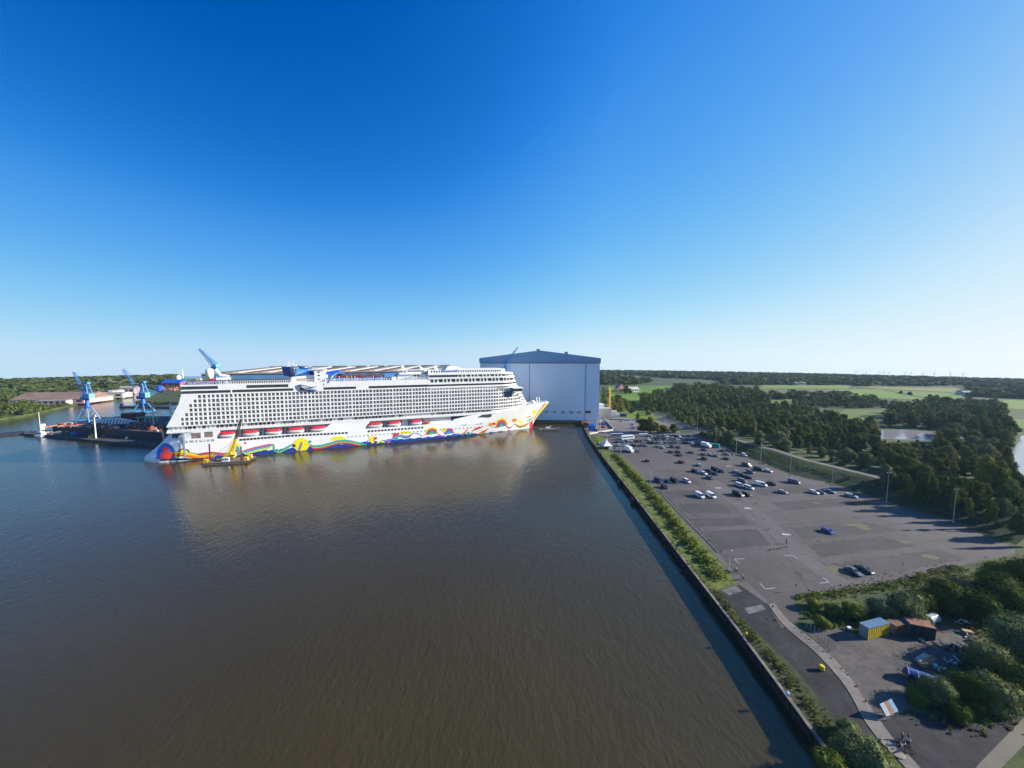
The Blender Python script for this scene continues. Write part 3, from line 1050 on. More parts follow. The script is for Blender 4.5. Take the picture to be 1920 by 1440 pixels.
port_row(452, 538, 14, 824.5, 817.5, .75, 'porthole_row')
port_row(542, 650, 17, 817.2, 811.5, .75, 'porthole_row')
port_row(692, 792, 17, 808.6, 801.5, .75, 'porthole_row')
port_row(653, 735, 12, 819.2, 812.8, .36, 'porthole_row')
port_row(740, 905, 24, 812.3, 799.6, .40, 'porthole_row')
port_row(912, 960, 6, 798.6, 792.5, .32, 'porthole_row')
for (u, v, w, h) in ((324, 819.5, 1.4, 1.5), (331, 819, 1.4, 1.5)):
    s, z = SH(u, v, 0)
    mb = MB()
    mb.box(s - w, s + w, -.14 + side(s, z), .3 + side(s, z), z - h, z + h)
    mb.build('hull_window', GLASS, hull_o)
for (u, v, w) in ((368, 816.5, 5.0), (391.5, 814.5, 4.6)):
    s, z = SH(u, v, 0)
    mb = MB()
    mb.box(s - w / 2, s + w / 2, -.10, .3, z - 1.9, z + 1.9)
    mb.build('hull_opening', mat('opening_interior', (0.22, 0.17, 0.15), 0.8, 0.5, 0.8), hull_o)
s, z = SH(345, 823, 0)
mb = MB()
mb.box(s - .5, s + .5, -.22, .1, 2.5, 19)
mb.build('hull_ladder', mat('ladder_grey', (0.35, 0.35, 0.4), 0.6), hull_o)


def ship_text(body, u, v, size, m, spacing=1.0, off=0.15, mirror=False):
    s, z = SH(u, v, 0)
    if s > 190:
        t = 0
        for _ in range(6):
            s, z = SH(u, v, t)
            t = side(s, z)
    # bow text follows the plating's slope at its ends
    M = Matrix.Translation((s, side(s, z) - off, z)) @ Matrix.Rotation(pi / 2, 4, 'X')
    return s, z, M


LETTER = mat('lettering_grey', (0.20, 0.18, 0.22), 0.5)
s, z, M = ship_text('', 329, 832, 3, LETTER)
M = Matrix.Translation((s, -.16, z)) @ Matrix.Rotation(pi / 2, 4, 'X')
text_mesh('NORWEGIAN', 2.3, LETTER, hull_o, M, spacing=1.75)
s, z, M = ship_text('', 866, 798.5, 2.2, LETTER)
s1, z1 = SH(907, 795, side(225, 15))
ang = atan2(side(s + 17, z) - side(s, z), 17)
M = Matrix.Translation((s, side(s, z) - .35, z)) @ Matrix.Rotation(ang, 4, 'Z') @ Matrix.Rotation(pi / 2, 4, 'X')
text_mesh('NORWEGIAN ENCORE', 1.75, LETTER, hull_o, M, spacing=1.1)

# superstructure core
core = MB()
aft = [(8.5, 19.6), (12.5, 27.3), (17.9, 38.8), (19.4, 44.4), (19.4, 50.6)]
fwd = [(258, 50.6), (262, 44.6), (266, 40), (272, 31), (277, 23.6)]
prof = aft + fwd + [(277, 19.6)]
yy = lambda s, inset: inset + (0 if s < 236 else HB * .78 * min(1, (s - 236) / 42) ** 1.7)
sup = lambda s: 0.0 if s < 236 else HB * .78 * min(1, (s - 236) / 42) ** 1.7


sup2 = lambda s: 0.0 if s < 246 else HB * .55 * min(1, (s - 246) / 16) ** 2


def loft(mb, zbands, inset, s_lo, s_hi, n=40, sf=None):
    """White block between heights z0..z1 with ends s_lo(z)..s_hi(z) and rounded forward sides."""
    sf = sf or sup
    for z0, z1 in zbands:
        for sgn in (0, 1):
            r = []
            for z in (z0, z1):
                a_, b_ = s_lo(z), s_hi(z)
                row = []
                for i in range(n + 1):
                    s = lerp(a_, b_, (i / n))
                    row.append((s, inset + sf(s) if sgn == 0 else 2 * HB - inset - sf(s), z))
                r.append(row)
            mb.grid(r if sgn == 0 else [r[1], r[0]])
            if sgn == 0:
                keep = r
            else:
                mb.grid([keep[1], r[1]])
                mb.grid([r[0], keep[0]])
                mb.poly([keep[0][0], keep[1][0], r[1][0], r[0][0]])
                mb.poly([keep[0][-1], r[0][-1], r[1][-1], keep[1][-1]])


aft_s = lambda z: interp(z, tuple((b_, a_) for a_, b_ in aft))
fwd_s = lambda z: interp(z, tuple((b_, a_) for a_, b_ in fwd[::-1]))
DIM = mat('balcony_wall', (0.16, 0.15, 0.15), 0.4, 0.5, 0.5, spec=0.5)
loft(core.cur(OFFWHITE), [(19.55, 23.4)], 1.6, lambda z: aft_s(z) + 1, lambda z: 272)
core.build('promenade_block', OFFWHITE, ship)
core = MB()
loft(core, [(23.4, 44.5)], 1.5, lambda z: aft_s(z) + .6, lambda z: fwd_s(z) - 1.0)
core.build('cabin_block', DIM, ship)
low = MB()
low.cur(OFFWHITE).box(35.4, 106.5, 3.2, 31.5, ZD, 19.4)
low.box(130.4, 200, 3.2, 31.5, ZD, 19.4)
low.build('boat_deck_wall', OFFWHITE, ship)
deck = MB()
loft(deck, [(19.2, 19.7)], -0.05, lambda z: 10.5, lambda z: 243)
loft(deck, [(19.75, 20.5)], -0.02, lambda z: 10.5, lambda z: 240)
deck.build('promenade_deck', WHITE, ship)
dash = MB()
s = 20.0
while s < 236:
    w = rng.choice((1.6, 2.2, 3.2, 4.4))
    if rng.random() < .8:
        dash.box(s, s + w, 1.35 + sup(s), 1.7 + sup(s), 21.3, 22.9)
    s += w + .7
o = dash.build('promenade_windows', GLASS, ship)
o['kind'] = 'stuff'
post = MB()
s = 14.0
while s < 238:
    post.box(s, s + .14, .05, .2, 20.5, 23.2)
    s += 2.5
post.box(12, 240, .02, .16, 21.1, 21.25)
post.build('promenade_railing', WHITE, ship)
# balcony grid: floor bands, dividers, glazing
rows_s = [(17.7, 269), (17.9, 267), (19.7, 265), (21.8, 262.5), (22.2, 259.5), (24.1, 252), (26.3, 250)]
band = MB()
div = MB()
gl = [MB(), MB(), MB()]
zc = [25.1 + 3.0 * k for k in range(7)]
for k in range(8):
    z0, z1 = (23.3, 24.07) if k == 0 else ((zc[k - 1] + 1.03, zc[k] - 1.03) if k < 7 else (zc[6] + 1.03, 45.0))
    a_, b_ = rows_s[min(k, 6)]
    n = 60
    f, t_, u_, w_ = [], [], [], []
    for i in range(n + 1):
        s = lerp(aft_s((z0 + z1) / 2), min(b_ + 2.5, fwd_s(z1)), i / n)
        f.append((s, sup(s), z0)); t_.append((s, sup(s), z1)); u_.append((s, sup(s) + 1.6, z0)); w_.append((s, sup(s) + 1.6, z1))
    band.grid([f, t_]); band.grid([t_, w_]); band.grid([u_, f])
    band.poly([f[-1], u_[-1], w_[-1], t_[-1]])
band.build('balcony_floor_bands', WHITE, ship)
GL2 = mat('cabin_glass_grey', (0.19, 0.18, 0.175), 0.2, 0.4, 0.7, spec=0.6)
GL3 = mat('cabin_curtain', (0.36, 0.33, 0.32), 0.7, 0.2, 0.7)
FILM = mat('protective_film', (0.06, 0.055, 0.13), 0.4)
CABIN = mat('cabin_glass_dark', (0.075, 0.07, 0.07), 0.2, 0.6, 0.8, spec=0.5)
for mb, m in zip(gl, (CABIN, GL2, GL3)):
    mb.cur(m)
for k in range(7):
    a_, b_ = rows_s[k]
    s = 17.4 + 2.5 * math.ceil((a_ - .6 - 17.4) / 2.5)
    j = round((s - 17.4) / 2.5)
    z = zc[k]
    # solid wing aft of the first balcony and forward of the last
    band2 = div
    div.hexa([(aft_s(z - 1.035) , 0.004, z - 1.035), (s, 0.004, z - 1.035), (s, 1.4, z - 1.035), (aft_s(z - 1.035), 1.4, z - 1.035)],
             [(aft_s(z + 1.035), 0.004, z + 1.035), (s, 0.004, z + 1.035), (s, 1.4, z + 1.035), (aft_s(z + 1.035), 1.4, z + 1.035)])
    while s < b_:
        d0 = sup(s)
        w = 0.55 if j % 6 else 0.85
        div.box(s, s + w, d0 - .03, d0 + 1.5, z - 1.04, z + 1.04)
        # glazing of this cabin: two leaves, one often covered
        q = rng.random()
        c0, c1 = s + w, s + 2.5
        film = (k < 6 and j == 8) or (k < 5 and j == 27)
        mid = lerp(c0, c1, .5)
        gl[0 if q < .62 else 1].box(c0 + .12, mid - .06, sup(s) + 1.30, sup(s) + 1.46, z - .98, z + .86)
        gl[0 if q < .45 else (1 if q < .86 else 2)].box(mid + .06, c1 - .1, sup(s) + 1.30, sup(s) + 1.46, z - .98, z + .86)
        if film:
            gl[2].cur(FILM)
            gl[2].box(c0 + .02, c1 - .02, sup(s) + .1, sup(s) + .16, z - .95, z + .95)
            gl[2].cur(GL3)
        s += 2.5
        j += 1
    e = fwd_s(z)
    rows_f = []
    for zz in (z - 1.035, z + 1.035):
        ee = min(fwd_s(zz), e + 2)
        rows_f.append([(lerp(s, ee, i / 5), sup(lerp(s, ee, i / 5)) - .01, zz) for i in range(6)])
    div.grid(rows_f)
div.build('balcony_dividers', WHITE, ship, 'stuff')
hr = MB()
for k in range(7):
    a_, b_ = rows_s[k]
    n = 50
    for z0 in (zc[k] - .1,):
        f0 = [(lerp(a_, b_, i / n), sup(lerp(a_, b_, i / n)) + .08, z0) for i in range(n + 1)]
        f1 = [(p[0], p[1], p[2] + .16) for p in f0]
        f2 = [(p[0], p[1] + .12, p[2] + .16) for p in f0]
        f3 = [(p[0], p[1] + .12, p[2]) for p in f0]
        hr.grid([f0, f1, f2, f3, f0])
hr.build('balcony_handrails', mat('handrail_grey', (.42, .41, .40), .5), ship, 'stuff')
for mb, m, nm in zip(gl, (CABIN, GL2, GL3), ('balcony_glazing', 'balcony_glazing', 'balcony_curtains')):
    o = mb.build(nm, m, ship)
    o['kind'] = 'stuff'
# face forward, curved white front
front = MB()
rws = []
for z in (19.6, 23.6, 31, 40, 44.6):
    e = fwd_s(z) if z > 20 else 278
    rws.append([(e - 6 * abs(sin(a_)) ** 2, HB + (HB - sup(e)) * sin(a_), z) for a_ in np.linspace(-pi / 2, pi / 2, 13)])
front.grid(rws)
front.build('forward_front', WHITE, ship)

# window bands above the cabins
up = MB()
loft(up, [(45.0, 45.15), (47.0, 47.95), (50.05, 51.2)], 0.0, lambda z: 19.4, lambda z: 181)
loft(up, [(45.35, 51.0)], 1.2, lambda z: 19.8, lambda z: 181)
up.build('upper_deck_bands', WHITE, ship)
for a_, b_ in ((19.6, 46.5), (47.2, 84), (88, 92), (103.5, 126), (135, 181)):
    wb = MB()
    wb.box(a_, b_, .25, 1.25, 45.1, 47.05)
    wb.build('window_band', GLASS, ship)
for a_, b_ in ((19.6, 39.5), (55.5, 81), (103.6, 104.2)):
    wb = MB()
    wb.box(a_, b_, .25, 1.25, 47.9, 50.1)
    wb.build('window_band', GLASS, ship)
for a_, b_, z0, z1 in ((46.5, 47.2, 45.14, 47.01), (84, 88, 45.14, 47.01), (92, 103.5, 45.14, 47.01), (126, 135, 45.14, 47.01), (39.5, 55.5, 47.94, 50.06), (81, 103.6, 47.94, 50.06), (104.2, 181, 47.94, 50.06)):
    fill = MB()
    fill.box(a_, b_, .004, 1.19, z0, z1)
    fill.build('band_panel', WHITE, ship)
# forward upper block
fb = MB()
end = lambda z: interp(z, ((42, 265), (45, 264), (48, 262.5), (52, 261), (56, 257.5), (60, 251)))
loft(fb, [(41.9, 42.4), (43.6, 45.2), (46.8, 48.4), (51.4, 52.6), (54.8, 56.0)], -.03, lambda z: 181, end, sf=sup2)
loft(fb, [(42.4, 43.6), (45.2, 46.8)], .8, lambda z: 181, lambda z: end(z) - .6, sf=sup2)
fb.build('forward_upper_decks', WHITE, ship)
for zz in ((42.45, 43.55), (45.25, 46.75)):
    fw = MB()
    loft(fw, [zz], .5, lambda z: 181.4, lambda z: end(z) - .4, sf=sup2)
    fw.build('window_band', GLASS, ship)
fc = MB()
loft(fc, [(48.4, 51.4), (52.6, 54.8)], .9, lambda z: 181.2, lambda z: end(z) - .5, sf=sup2)
fc.build('forward_cabin_wall', OFFWHITE, ship)
fd, fg = MB(), MB()
for z0, z1, st in ((48.4, 51.4, 183), (52.6, 54.8, 207)):
    s = st
    j = 0
    while s < end(z1) - 5:
        w = 3.0 if j % 3 == 2 else 1.5
        (fg if True else fd).box(s + .5, s + .5 + w, sup2(s) + .55, sup2(s) + .95, z0 + .55, z1 - .55)
        fd.box(s + .5 + w + .2, s + .5 + w + .75, sup2(s) - .02, sup2(s) + .9, z0, z1)
        s += w + 1.6
        j += 1
fg.box(182.5, 206, .5, .95, 53.0, 54.3)
o = fg.build('forward_windows', GLASS, ship)
o['kind'] = 'stuff'
fd.build('forward_dividers', WHITE, ship)
# bridge wing
bw = MB()
bw.cur(WHITE).box(256, 265.5, -2.0, 2 * HB + 2, 41.3, 42.3)
bw.box(256.5, 265, -1.9, 2 * HB + 1.9, 38.0, 38.6)
bw.cur(GLASS).box(256.8, 264.8, -1.8, 2 * HB + 1.8, 38.6, 41.3)
bw.build('bridge_wing', None, ship)
bg = MB()
bg.box(245, 256, sup(250) - .25, sup(250) + .6, 33.5, 38.6)
bg.build('forward_glass_corner', mat('blue_glass', (0.06, 0.12, 0.18), 0.15, 0.3, .5, spec=.6), ship)

# top deck: railings, houses, funnels, slides
rail = MB()
s = 40.0
while s < 181:
    rail.box(s, s + .3, .5, .75, 51.2, 53.2)
    s += 1.35
rail.box(20, 181, .45, .6, 52.95, 53.2)
s = 108.0
while s < 180:
    rail.box(s, s + .35, 2.0, 2.4, 51.2, rng.choice((52.6, 53.6, 55.2)))
    s += rng.uniform(1.5, 4)
rail.build('top_deck_railing', OFFWHITE, ship)
scr = MB()
scr.box(44, 82, 3.6, 4.2, 51.2, 54.0)
scr.build('glass_screen', mat('smoked_screen', (0.07, 0.075, 0.08), 0.25, 0.4, .5, spec=.5), ship)
ppl = MB()
ppl.cur(mat('deck_gear_tan', (0.45, 0.33, 0.22), 0.8, 0.4, 1)).box(21, 25, 2.5, 7, 51.2, 53.8)
ppl.box(26.5, 29, 3, 6, 51.2, 55.2)
ppl.cur(mat('deck_gear_green', (0.12, 0.14, 0.05), 0.8, .4, 1)).box(30.5, 33, 6, 10, 51.2, 56.2)
ppl.cur(RED).box(33.5, 35.5, 6, 9, 51.2, 55)
ppl.build('deck_equipment', None, ship)
sign = MB()
s0_, z0_ = SH(362, 719, 1)
sign.box(22.2, 43.5, .75, 1.1, 51.2, 53.9)
sign.build('name_board', mat('name_board_blue', (0.02, 0.03, 0.16), .4), ship)
M = Matrix.Translation((22.8, .70, 51.55)) @ Matrix.Rotation(pi / 2, 4, 'X')
text_mesh('NORWEGIAN ENCORE', 2.35, WHITE, ship, M, spacing=1.0)
# satellite dome on its stem, folded white crane
dm = MB()
dm.lathe([(1.0, 51.2), (1.2, 54.5), (2.0, 56.5), (2.6, 58.6), (2.5, 60.2), (1.7, 61.4), (.3, 61.8)], 12, (32.8, 8, 0))
dm.build('radar_dome', WHITE, ship, smooth=True)
dc = MB()
dc.bar((36.2, 8, 61.2), (38.6, 8, 57.2), .9, 8)
dc.bar((38.2, 8, 57.0), (43.5, 8, 56.2), .9, 8)
dc.box(36.5, 44, 6.5, 9.5, 53.6, 55.4)
dc.build('folded_deck_crane', WHITE, ship)
fm = MB()
fm.bar((16.6, 12, 50.6), (16.2, 12, 61.2), .18, 6)
fm.bar((16.6, 12, 50.6), (19, 12, 51.8), .3, 6)
fm.build('flag_mast', WHITE, ship)
# funnels
fa = MB()
fa.hexa([(76.5, 9, 56), (82.2, 9, 54.5), (82.2, 20, 54.5), (76.5, 20, 56)], [(75.4, 9, 62.4), (80.8, 9, 62.4), (80.8, 20, 62.4), (75.4, 20, 62.4)])
fa.build('aft_funnel', NAVY, ship)
fn = MB()
fn.hexa([(83, 8.4, 51.2), (94.5, 8.4, 51.2), (94.5, 21, 51.2), (83, 21, 51.2)], [(85, 8.4, 61.2), (93.2, 8.4, 60.2), (93.2, 21, 60.2), (85, 21, 61.2)])
fn.build('main_funnel', mat('funnel_blue', (0.08, 0.36, 0.75), .4, .1, .4), ship)
fs = MB()
fs.hexa([(93, 8.6, 54.6), (101, 8.6, 56), (101, 20.8, 56), (93, 20.8, 54.6)], [(85.6, 8.6, 63), (89.5, 8.6, 61.2), (89.5, 20.8, 61.2), (85.6, 20.8, 63)])
fs.build('funnel_fin', NAVY, ship)
M = Matrix.Translation((85.6, 8.28, 56.6)) @ Matrix.Rotation(pi / 2, 4, 'X')
text_mesh('NCL', 3.3, WHITE, ship, M, spacing=1.0)
hs = MB()
hs.cur(WHITE).hexa([(80, 5, 51.2), (104, 5, 51.2), (104, 24, 51.2), (80, 24, 51.2)], [(82.5, 5, 55), (104, 5, 57.0), (104, 24, 57.0), (82.5, 24, 55)])
hs.cur(mat('house_window_tan', (0.42, 0.30, 0.20), .6))
for i in range(8):
    hs.box(86 + i * 2.0, 87.4 + i * 2.0, 4.7, 5.1, 51.8, 53.8)
hs.build('funnel_house', None, ship)
ms = MB()
for q in range(7):
    ms.bar((78 + q * .9, 13, 60), (78.2 + q * .9, 13, 63.5 + 2.2 * (q % 3)), .14, 5)
ms.bar((83.4, 12, 55), (84.2, 12, 64.0), .35, 6)
ms.build('antenna_masts', OFFWHITE, ship)
tw = MB()
tw.cur(WHITE).box(97.5, 104.5, 3, 10, 45, 60.2)
tw.box(96.2, 105.2, 2.2, 11, 60.2, 60.7)
tw.cur(GLASS)
for zq in (47.5, 50, 52.5, 55.5, 58):
    tw.box(100, 101.2, 2.8, 3.1, zq, zq + 1.0)
tw.cur(OFFWHITE)
for q in range(9):
    tw.box(96.4 + q, 96.7 + q, 2.3, 2.6, 60.7, 62.3)
tw.box(96.4, 105, 2.25, 2.5, 62.1, 62.3)
tw.build('slide_tower', None, ship)
sl = MB()
pts = smooth_line([(103, 2.2, 52), (106, 0.6, 50), (108, .2, 52.5), (110, 2, 55.5), (113, 5, 57.2), (118, 6, 57)], 5)
sl.cur(mat('slide_blue_grey', (0.12, 0.18, 0.36), .3)).tube([tuple(p) for p in pts], .55, 7)
pts = smooth_line([(101, 1.6, 49), (97, -.5, 47.4), (92, -1.4, 48.6), (88, -.6, 49.2), (92, -1.2, 46.2), (97, -.8, 45.6), (100, .6, 44.9)], 6)
sl.cur(mat('slide_grey', (0.22, 0.24, 0.30), .3)).tube([tuple(p) for p in pts], .5, 7)
sl.cur(BLUE).tube([tuple(p) for p in smooth_line([(92, .2, 45.6), (95, -.3, 44.9), (98, .2, 44.6)], 4)], .8, 7)
sl.build('water_slide', None, ship)
sb = MB()
sb.hexa([(104, 6, 56.2), (116, 6, 56.6), (116, 14, 56.6), (104, 14, 56.2)], [(104, 7, 58.2), (113, 7, 59.8), (114, 13, 59.8), (104, 13, 58.2)])
sb.build('blue_slide_canopy', BLUE, ship)
# go-kart track with its undulating red and navy wall
tr = MB()
ss = np.linspace(112, 146.5, 40)
topw = lambda s: 56.0 + .7 * sin((s - 112) * .55) + .5 * sin((s - 112) * 1.2)
for j, (m, a_, b_) in enumerate(((mat('track_green', (0.10, 0.14, 0.09), .5), 0.0, .7), (mat('track_dark_red', (0.20, 0.035, 0.03), .5), .7, 2.6), (NAVY, 2.6, 4.4))):
    tr.cur(m)
    tr.grid([[(s, 7.0, topw(s) - b_) for s in ss], [(s, 7.0, topw(s) - a_) for s in ss]])
tr.cur(NAVY)
tr.grid([[(s, 7.0, topw(s)) for s in ss], [(s, 24, topw(s)) for s in ss]])
tr.build('race_track', None, ship)
mo = MB()
for a_, b_, h in ((112, 121, 2.6), (123.5, 129, 2.7), (131, 139, 3.0), (140, 146.5, 2.6)):
    q = [(a_, 5.4, 51.2)] + [(lerp(a_, b_, i / 6), 5.4, 51.2 + h * sin(pi * (.15 + .7 * i / 6)) ** .6) for i in range(7)] + [(b_, 5.4, 51.2)]
    mo.hexa(q, [(x, 6.8, z) for x, y, z in q])
mo.build('track_screen', mat('screen_blue', (0.07, 0.16, 0.40), .5, .2, .5), ship)
bb = MB()
bb.cur(mat('house_blue', (0.10, 0.26, 0.55), .4)).box(147.3, 156, 6, 22, 53.6, 56.2)
bb.cur(NAVY).box(148, 153, 5.9, 21, 51.2, 53.6)
bb.cur(WHITE).box(153, 156, 5.8, 21, 51.2, 53.6)
bb.build('track_house', None, ship)
wh = MB()
wh.cur(WHITE).box(157, 181, 6, 24, 51.2, 55.4)
wh.box(158.5, 176, 4.6, 22, 55.4, 57.0)
wh.box(164, 182, 6.5, 22, 57.0, 59.0)
wh.cur(mat('awning_grey', (0.40, 0.43, 0.52), .5)).hexa([(158, 2.2, 51.25), (171, 2.2, 51.25), (171, 5.9, 51.25), (158, 5.9, 51.25)], [(163, 2.4, 52.9), (171, 2.4, 54.0), (171, 5.9, 54.0), (163, 5.9, 52.9)])
wh.cur(GLASS).box(170, 174, 5.7, 6.2, 53.6, 55.0)
for q in range(8):
    wh.box(165.5 + q * 1.7, 166.5 + q * 1.7, 6.3, 6.7, 57.5, 58.7)
wh.build('pool_deck_house', None, ship)
for s_, z0_, h in ((160.5, 57, 5.6), (175.5, 57, 4.6), (187.5, 56, 6.2)):
    fn_ = MB()
    fn_.hexa([(s_ + 1, 8, z0_), (s_ + 6, 8, z0_), (s_ + 6, 10, z0_), (s_ + 1, 10, z0_)], [(s_ - .6, 8.3, z0_ + h), (s_ + 1.2, 8.3, z0_ + h), (s_ + 1.2, 9.7, z0_ + h), (s_ - .6, 9.7, z0_ + h)])
    fn_.build('raked_fin', WHITE, ship)
tp = MB()
tp.cur(WHITE).box(181.5, 206, 3, 28, 56.02, 58.6)
tp.hexa([(196, 5, 58.6), (214, 5, 58.6), (214, 24, 58.6), (196, 24, 58.6)], [(199, 7, 61.6), (206, 7, 61.6), (208, 22, 61.6), (199, 22, 61.6)])
tp.box(206, 250, 3.5, 28, 56.02, 59.4)
tp.cur(mat('awning_blue', (0.16, 0.19, 0.42), .5)).box(193.5, 206.2, 2.5, 4, 57.2, 58.5)
tp.cur(GLASS)
s = 184
while s < 246:
    tp.box(s, s + .9, 2.8 if s < 206 else 3.3, 4.7, 56.6, 58.4)
    s += 2.1
tp.cur(OFFWHITE)
for q in range(16):
    s = 209 + q * 2.4
    tp.bar((s, 7, 59.4), (s + rng.uniform(-.3, .3), 7, 59.4 + rng.uniform(.6, 1.6)), .16, 5)
tp.build('sun_deck_house', None, ship)
fo = MB()
fo.lathe([(.1, 20.6), (2.2, 20.9), (2.9, 22.6), (2.6, 24.6), (1.6, 25.9), (.2, 26.3)], 12, (281.5, 12, 2.0))
fo.build('foredeck_dome', WHITE, ship, smooth=True)
fk = MB()
for s_, l in ((289.5, -1.6), (291.8, -.8)):
    fk.bar((s_, HB, 23.5), (s_ + l, HB, 30.3), .5, 6)
for q in range(6):
    fk.bar((287 + q * 2, HB - 2, 24), (287 + q * 2, HB - 2, 26.6), .15, 5)
fk.bar((287, HB - 2, 26.4), (297, HB - 2, 26.6), .13, 5)
fk.bar((298.5, HB, 24), (298.5, HB, 27), .4, 6)
fk.build('foredeck_gear', WHITE, ship)
mr = MB()
mr.box(222, 236, side(230, 18) - .16, side(230, 18) + .6, 16.6, 18.9)
mr.build('mooring_opening', mat('mooring_dark', (0.06, 0.05, 0.07), .6), hull_o)
sl_ = MB()
for k in range(7):
    z = zc[k] + 1.0
    sl_.box(aft_s(z) - 2.2, aft_s(z) + .6, 2.0, 2 * HB - 2, z, z + .45)
sl_.build('stern_terrace_slabs', mat('terrace_blue_shade', (0.30, 0.32, 0.38), .5), ship)

# lifeboats in their davits: things that hang on the ship
def loc_ship(s, t, z):
    p = A0 + D * s + N * t
    return (p.x, p.y, WATER_Z + z)


LB_L = 11.6
lb_hull, lb_can, dav = MB(), MB(), MB()
def boat_rows(zs_, half_w, mb, m):
    rows_ = []
    for z, sc_, l in zs_:
        rows_.append([(l * LB_L / 2 * cos(a_) * (1 if abs(cos(a_)) < .95 else 1), half_w * sc_ * (abs(sin(a_)) ** .55) * (1 if sin(a_) >= 0 else -1), z) for a_ in np.linspace(0, 2 * pi, 25)])
    mb.grid(rows_)
    mb.poly(rows_[-1][:-1])
    mb.poly(rows_[0][:-1][::-1])
boat_rows([(0, .25, .72), (.5, .75, .86), (1.3, .98, .96), (2.1, 1.0, 1.0), (2.35, 1.0, 1.0)], 2.0, lb_hull, WHITE)
boat_rows([(2.36, .97, .97), (3.0, .93, .92), (3.7, .8, .86), (4.15, .5, .78)], 2.0, lb_can, RED)
lh, lc = lb_hull.mesh('lifeboat_hull', WHITE, True), lb_can.mesh('lifeboat_canopy', RED, True)
for sx in (-1, 1):
    dav.bar((sx * (LB_L / 2 + .5), 2.4, 4.9), (sx * (LB_L / 2 + .5), -.8, 4.6), .3, 6)
    dav.bar((sx * (LB_L / 2 + .5), -.8, 4.6), (sx * (LB_L / 2 + .1), -.6, 2.0), .14, 6)
    dav.bar((sx * (LB_L / 2 + .6), 1.6, -.2), (sx * (LB_L / 2 + .6), 1.6, 5), .4, 6)
dav.bar((-LB_L / 2 - .6, .6, -.1), (LB_L / 2 + .6, .6, -.1), .13, 6)
dm_ = dav.mesh('davit', mat('davit_grey', (0.10, 0.10, 0.13), .5))
boats = [(407, 443, 812, 'aftmost'), (451, 487, 810, 'second'), (494, 530, 807.5, 'third'), (536, 572, 804, 'fourth'), (578, 614, 802, 'fifth'), (686, 719, 797, 'sixth'), (724, 753, 794.5, 'seventh'), (767, 793, 791, 'foremost full size')]
for u0, u1, v, w in boats:
    s_, z_ = SH((u0 + u1) / 2, v, 0)
    lb = thing('lifeboat', '%s red and white lifeboat hanging in its davits on the cruise ship side' % w, 'lifeboat', loc_ship(s_, .9, ZD + .25), atan2(D.y, D.x), 'lifeboats on the cruise ship')
    sc_ = (SH(u1, v, 0)[0] - SH(u0, v, 0)[0]) / (LB_L + 1.2)
    lb.scale = (sc_, 1, 1)
    link('hull', lh, lb)
    link('canopy', lc, lb)
    link('davits', dm_, lb)
s_, z_ = SH(801, 790, 0)
lb = thing('rescue_boat', 'small open red rescue boat forward of the last lifeboat on the cruise ship', 'boat', loc_ship(s_, .9, ZD + .5), atan2(D.y, D.x))
lb.scale = (.42, .7, .7)
link('hull', lb_hull.mesh('rescue_hull', mat('rescue_red', (0.7, 0.12, 0.06), .5), True), lb)
link('davits', dm_, lb)

# ------------------------------------------------------------------ the great dock hall
HX0, HX1, HY = -33.6, 91.0, 366.0
HALLW = mat('hall_cladding', (0.68, 0.74, 0.82), 0.5, 0.05, 0.03, coord='obj', stretch=(1, 1, .2))
HALLD = mat('hall_door_cladding', (0.73, 0.79, 0.86), 0.5, 0.04, 0.03, stretch=(1, 1, .2))
HALLB = mat('hall_blue_fascia', (0.21, 0.34, 0.50), 0.45, 0.06, 0.05)
hall = thing('dock_hall', 'enormous pale blue-grey building dock hall with a low gable, behind the ship bow', 'hall', ((HX0 + HX1) / 2, HY + 2, 0), radians(-3.0))
hw = (HX1 - HX0) / 2
zf, ze, za = 61.5, 66.2, 74.2
w = MB()
w.box(-hw, hw, 0, 300, 0.2, zf)
w.build('wall', HALLW, hall)
g = MB()
pf = [(-hw - .8, zf), (hw + .8, zf), (hw + .8, ze), (0, za), (-hw - .8, ze)]
g.hexa([(x, -1.0, z) for x, z in pf], [(x, 301, z) for x, z in pf])
g.build('gable_and_roof', HALLB, hall)
m = MB()
m.box(-hw - .8, hw + .8, -1.6, -1.05, zf - .5, zf - .05)
m.build('door_rail', mat('rail_slate', (0.08, 0.10, 0.14), .6), hall)
xd0 = (993 - 960) / FOC * 374 - (HX0 + HX1) / 2 
xd1 = (1094 - 960) / FOC * 374 - (HX0 + HX1) / 2
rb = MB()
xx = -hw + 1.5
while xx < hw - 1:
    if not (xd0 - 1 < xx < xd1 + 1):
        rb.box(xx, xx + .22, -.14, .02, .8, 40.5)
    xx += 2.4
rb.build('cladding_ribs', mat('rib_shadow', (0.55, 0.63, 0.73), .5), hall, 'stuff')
n = 8
for i in range(n):
    z0, z1 = lerp(1.0, zf - 1, i / n), lerp(1.0, zf - 1, (i + 1) / n)
    m = MB()
    m.box(xd0, xd1, -.62, -.02, z0 + .03, z1 - .03)
    m.build('door_leaf', HALLD, hall)
m = MB()
m.box(-hw + .5, xd0 - .6, -.5, -.02, 42.0, zf - 1.2)
m.build('side_door_panel', HALLD, hall)
m = MB()
m.box(-hw + .5, xd0 - .6, -.4, -.02, 1.0, 41.7)
m.build('side_door_panel', HALLD, hall)
for x in (xd0 - .35, xd1 + .35):
    m = MB()
    m.box(x - .3, x + .3, -.85, -.03, .6, zf - .9)
    m.build('door_post', mat('post_blue_grey', (0.25, 0.29, 0.36), .5), hall)
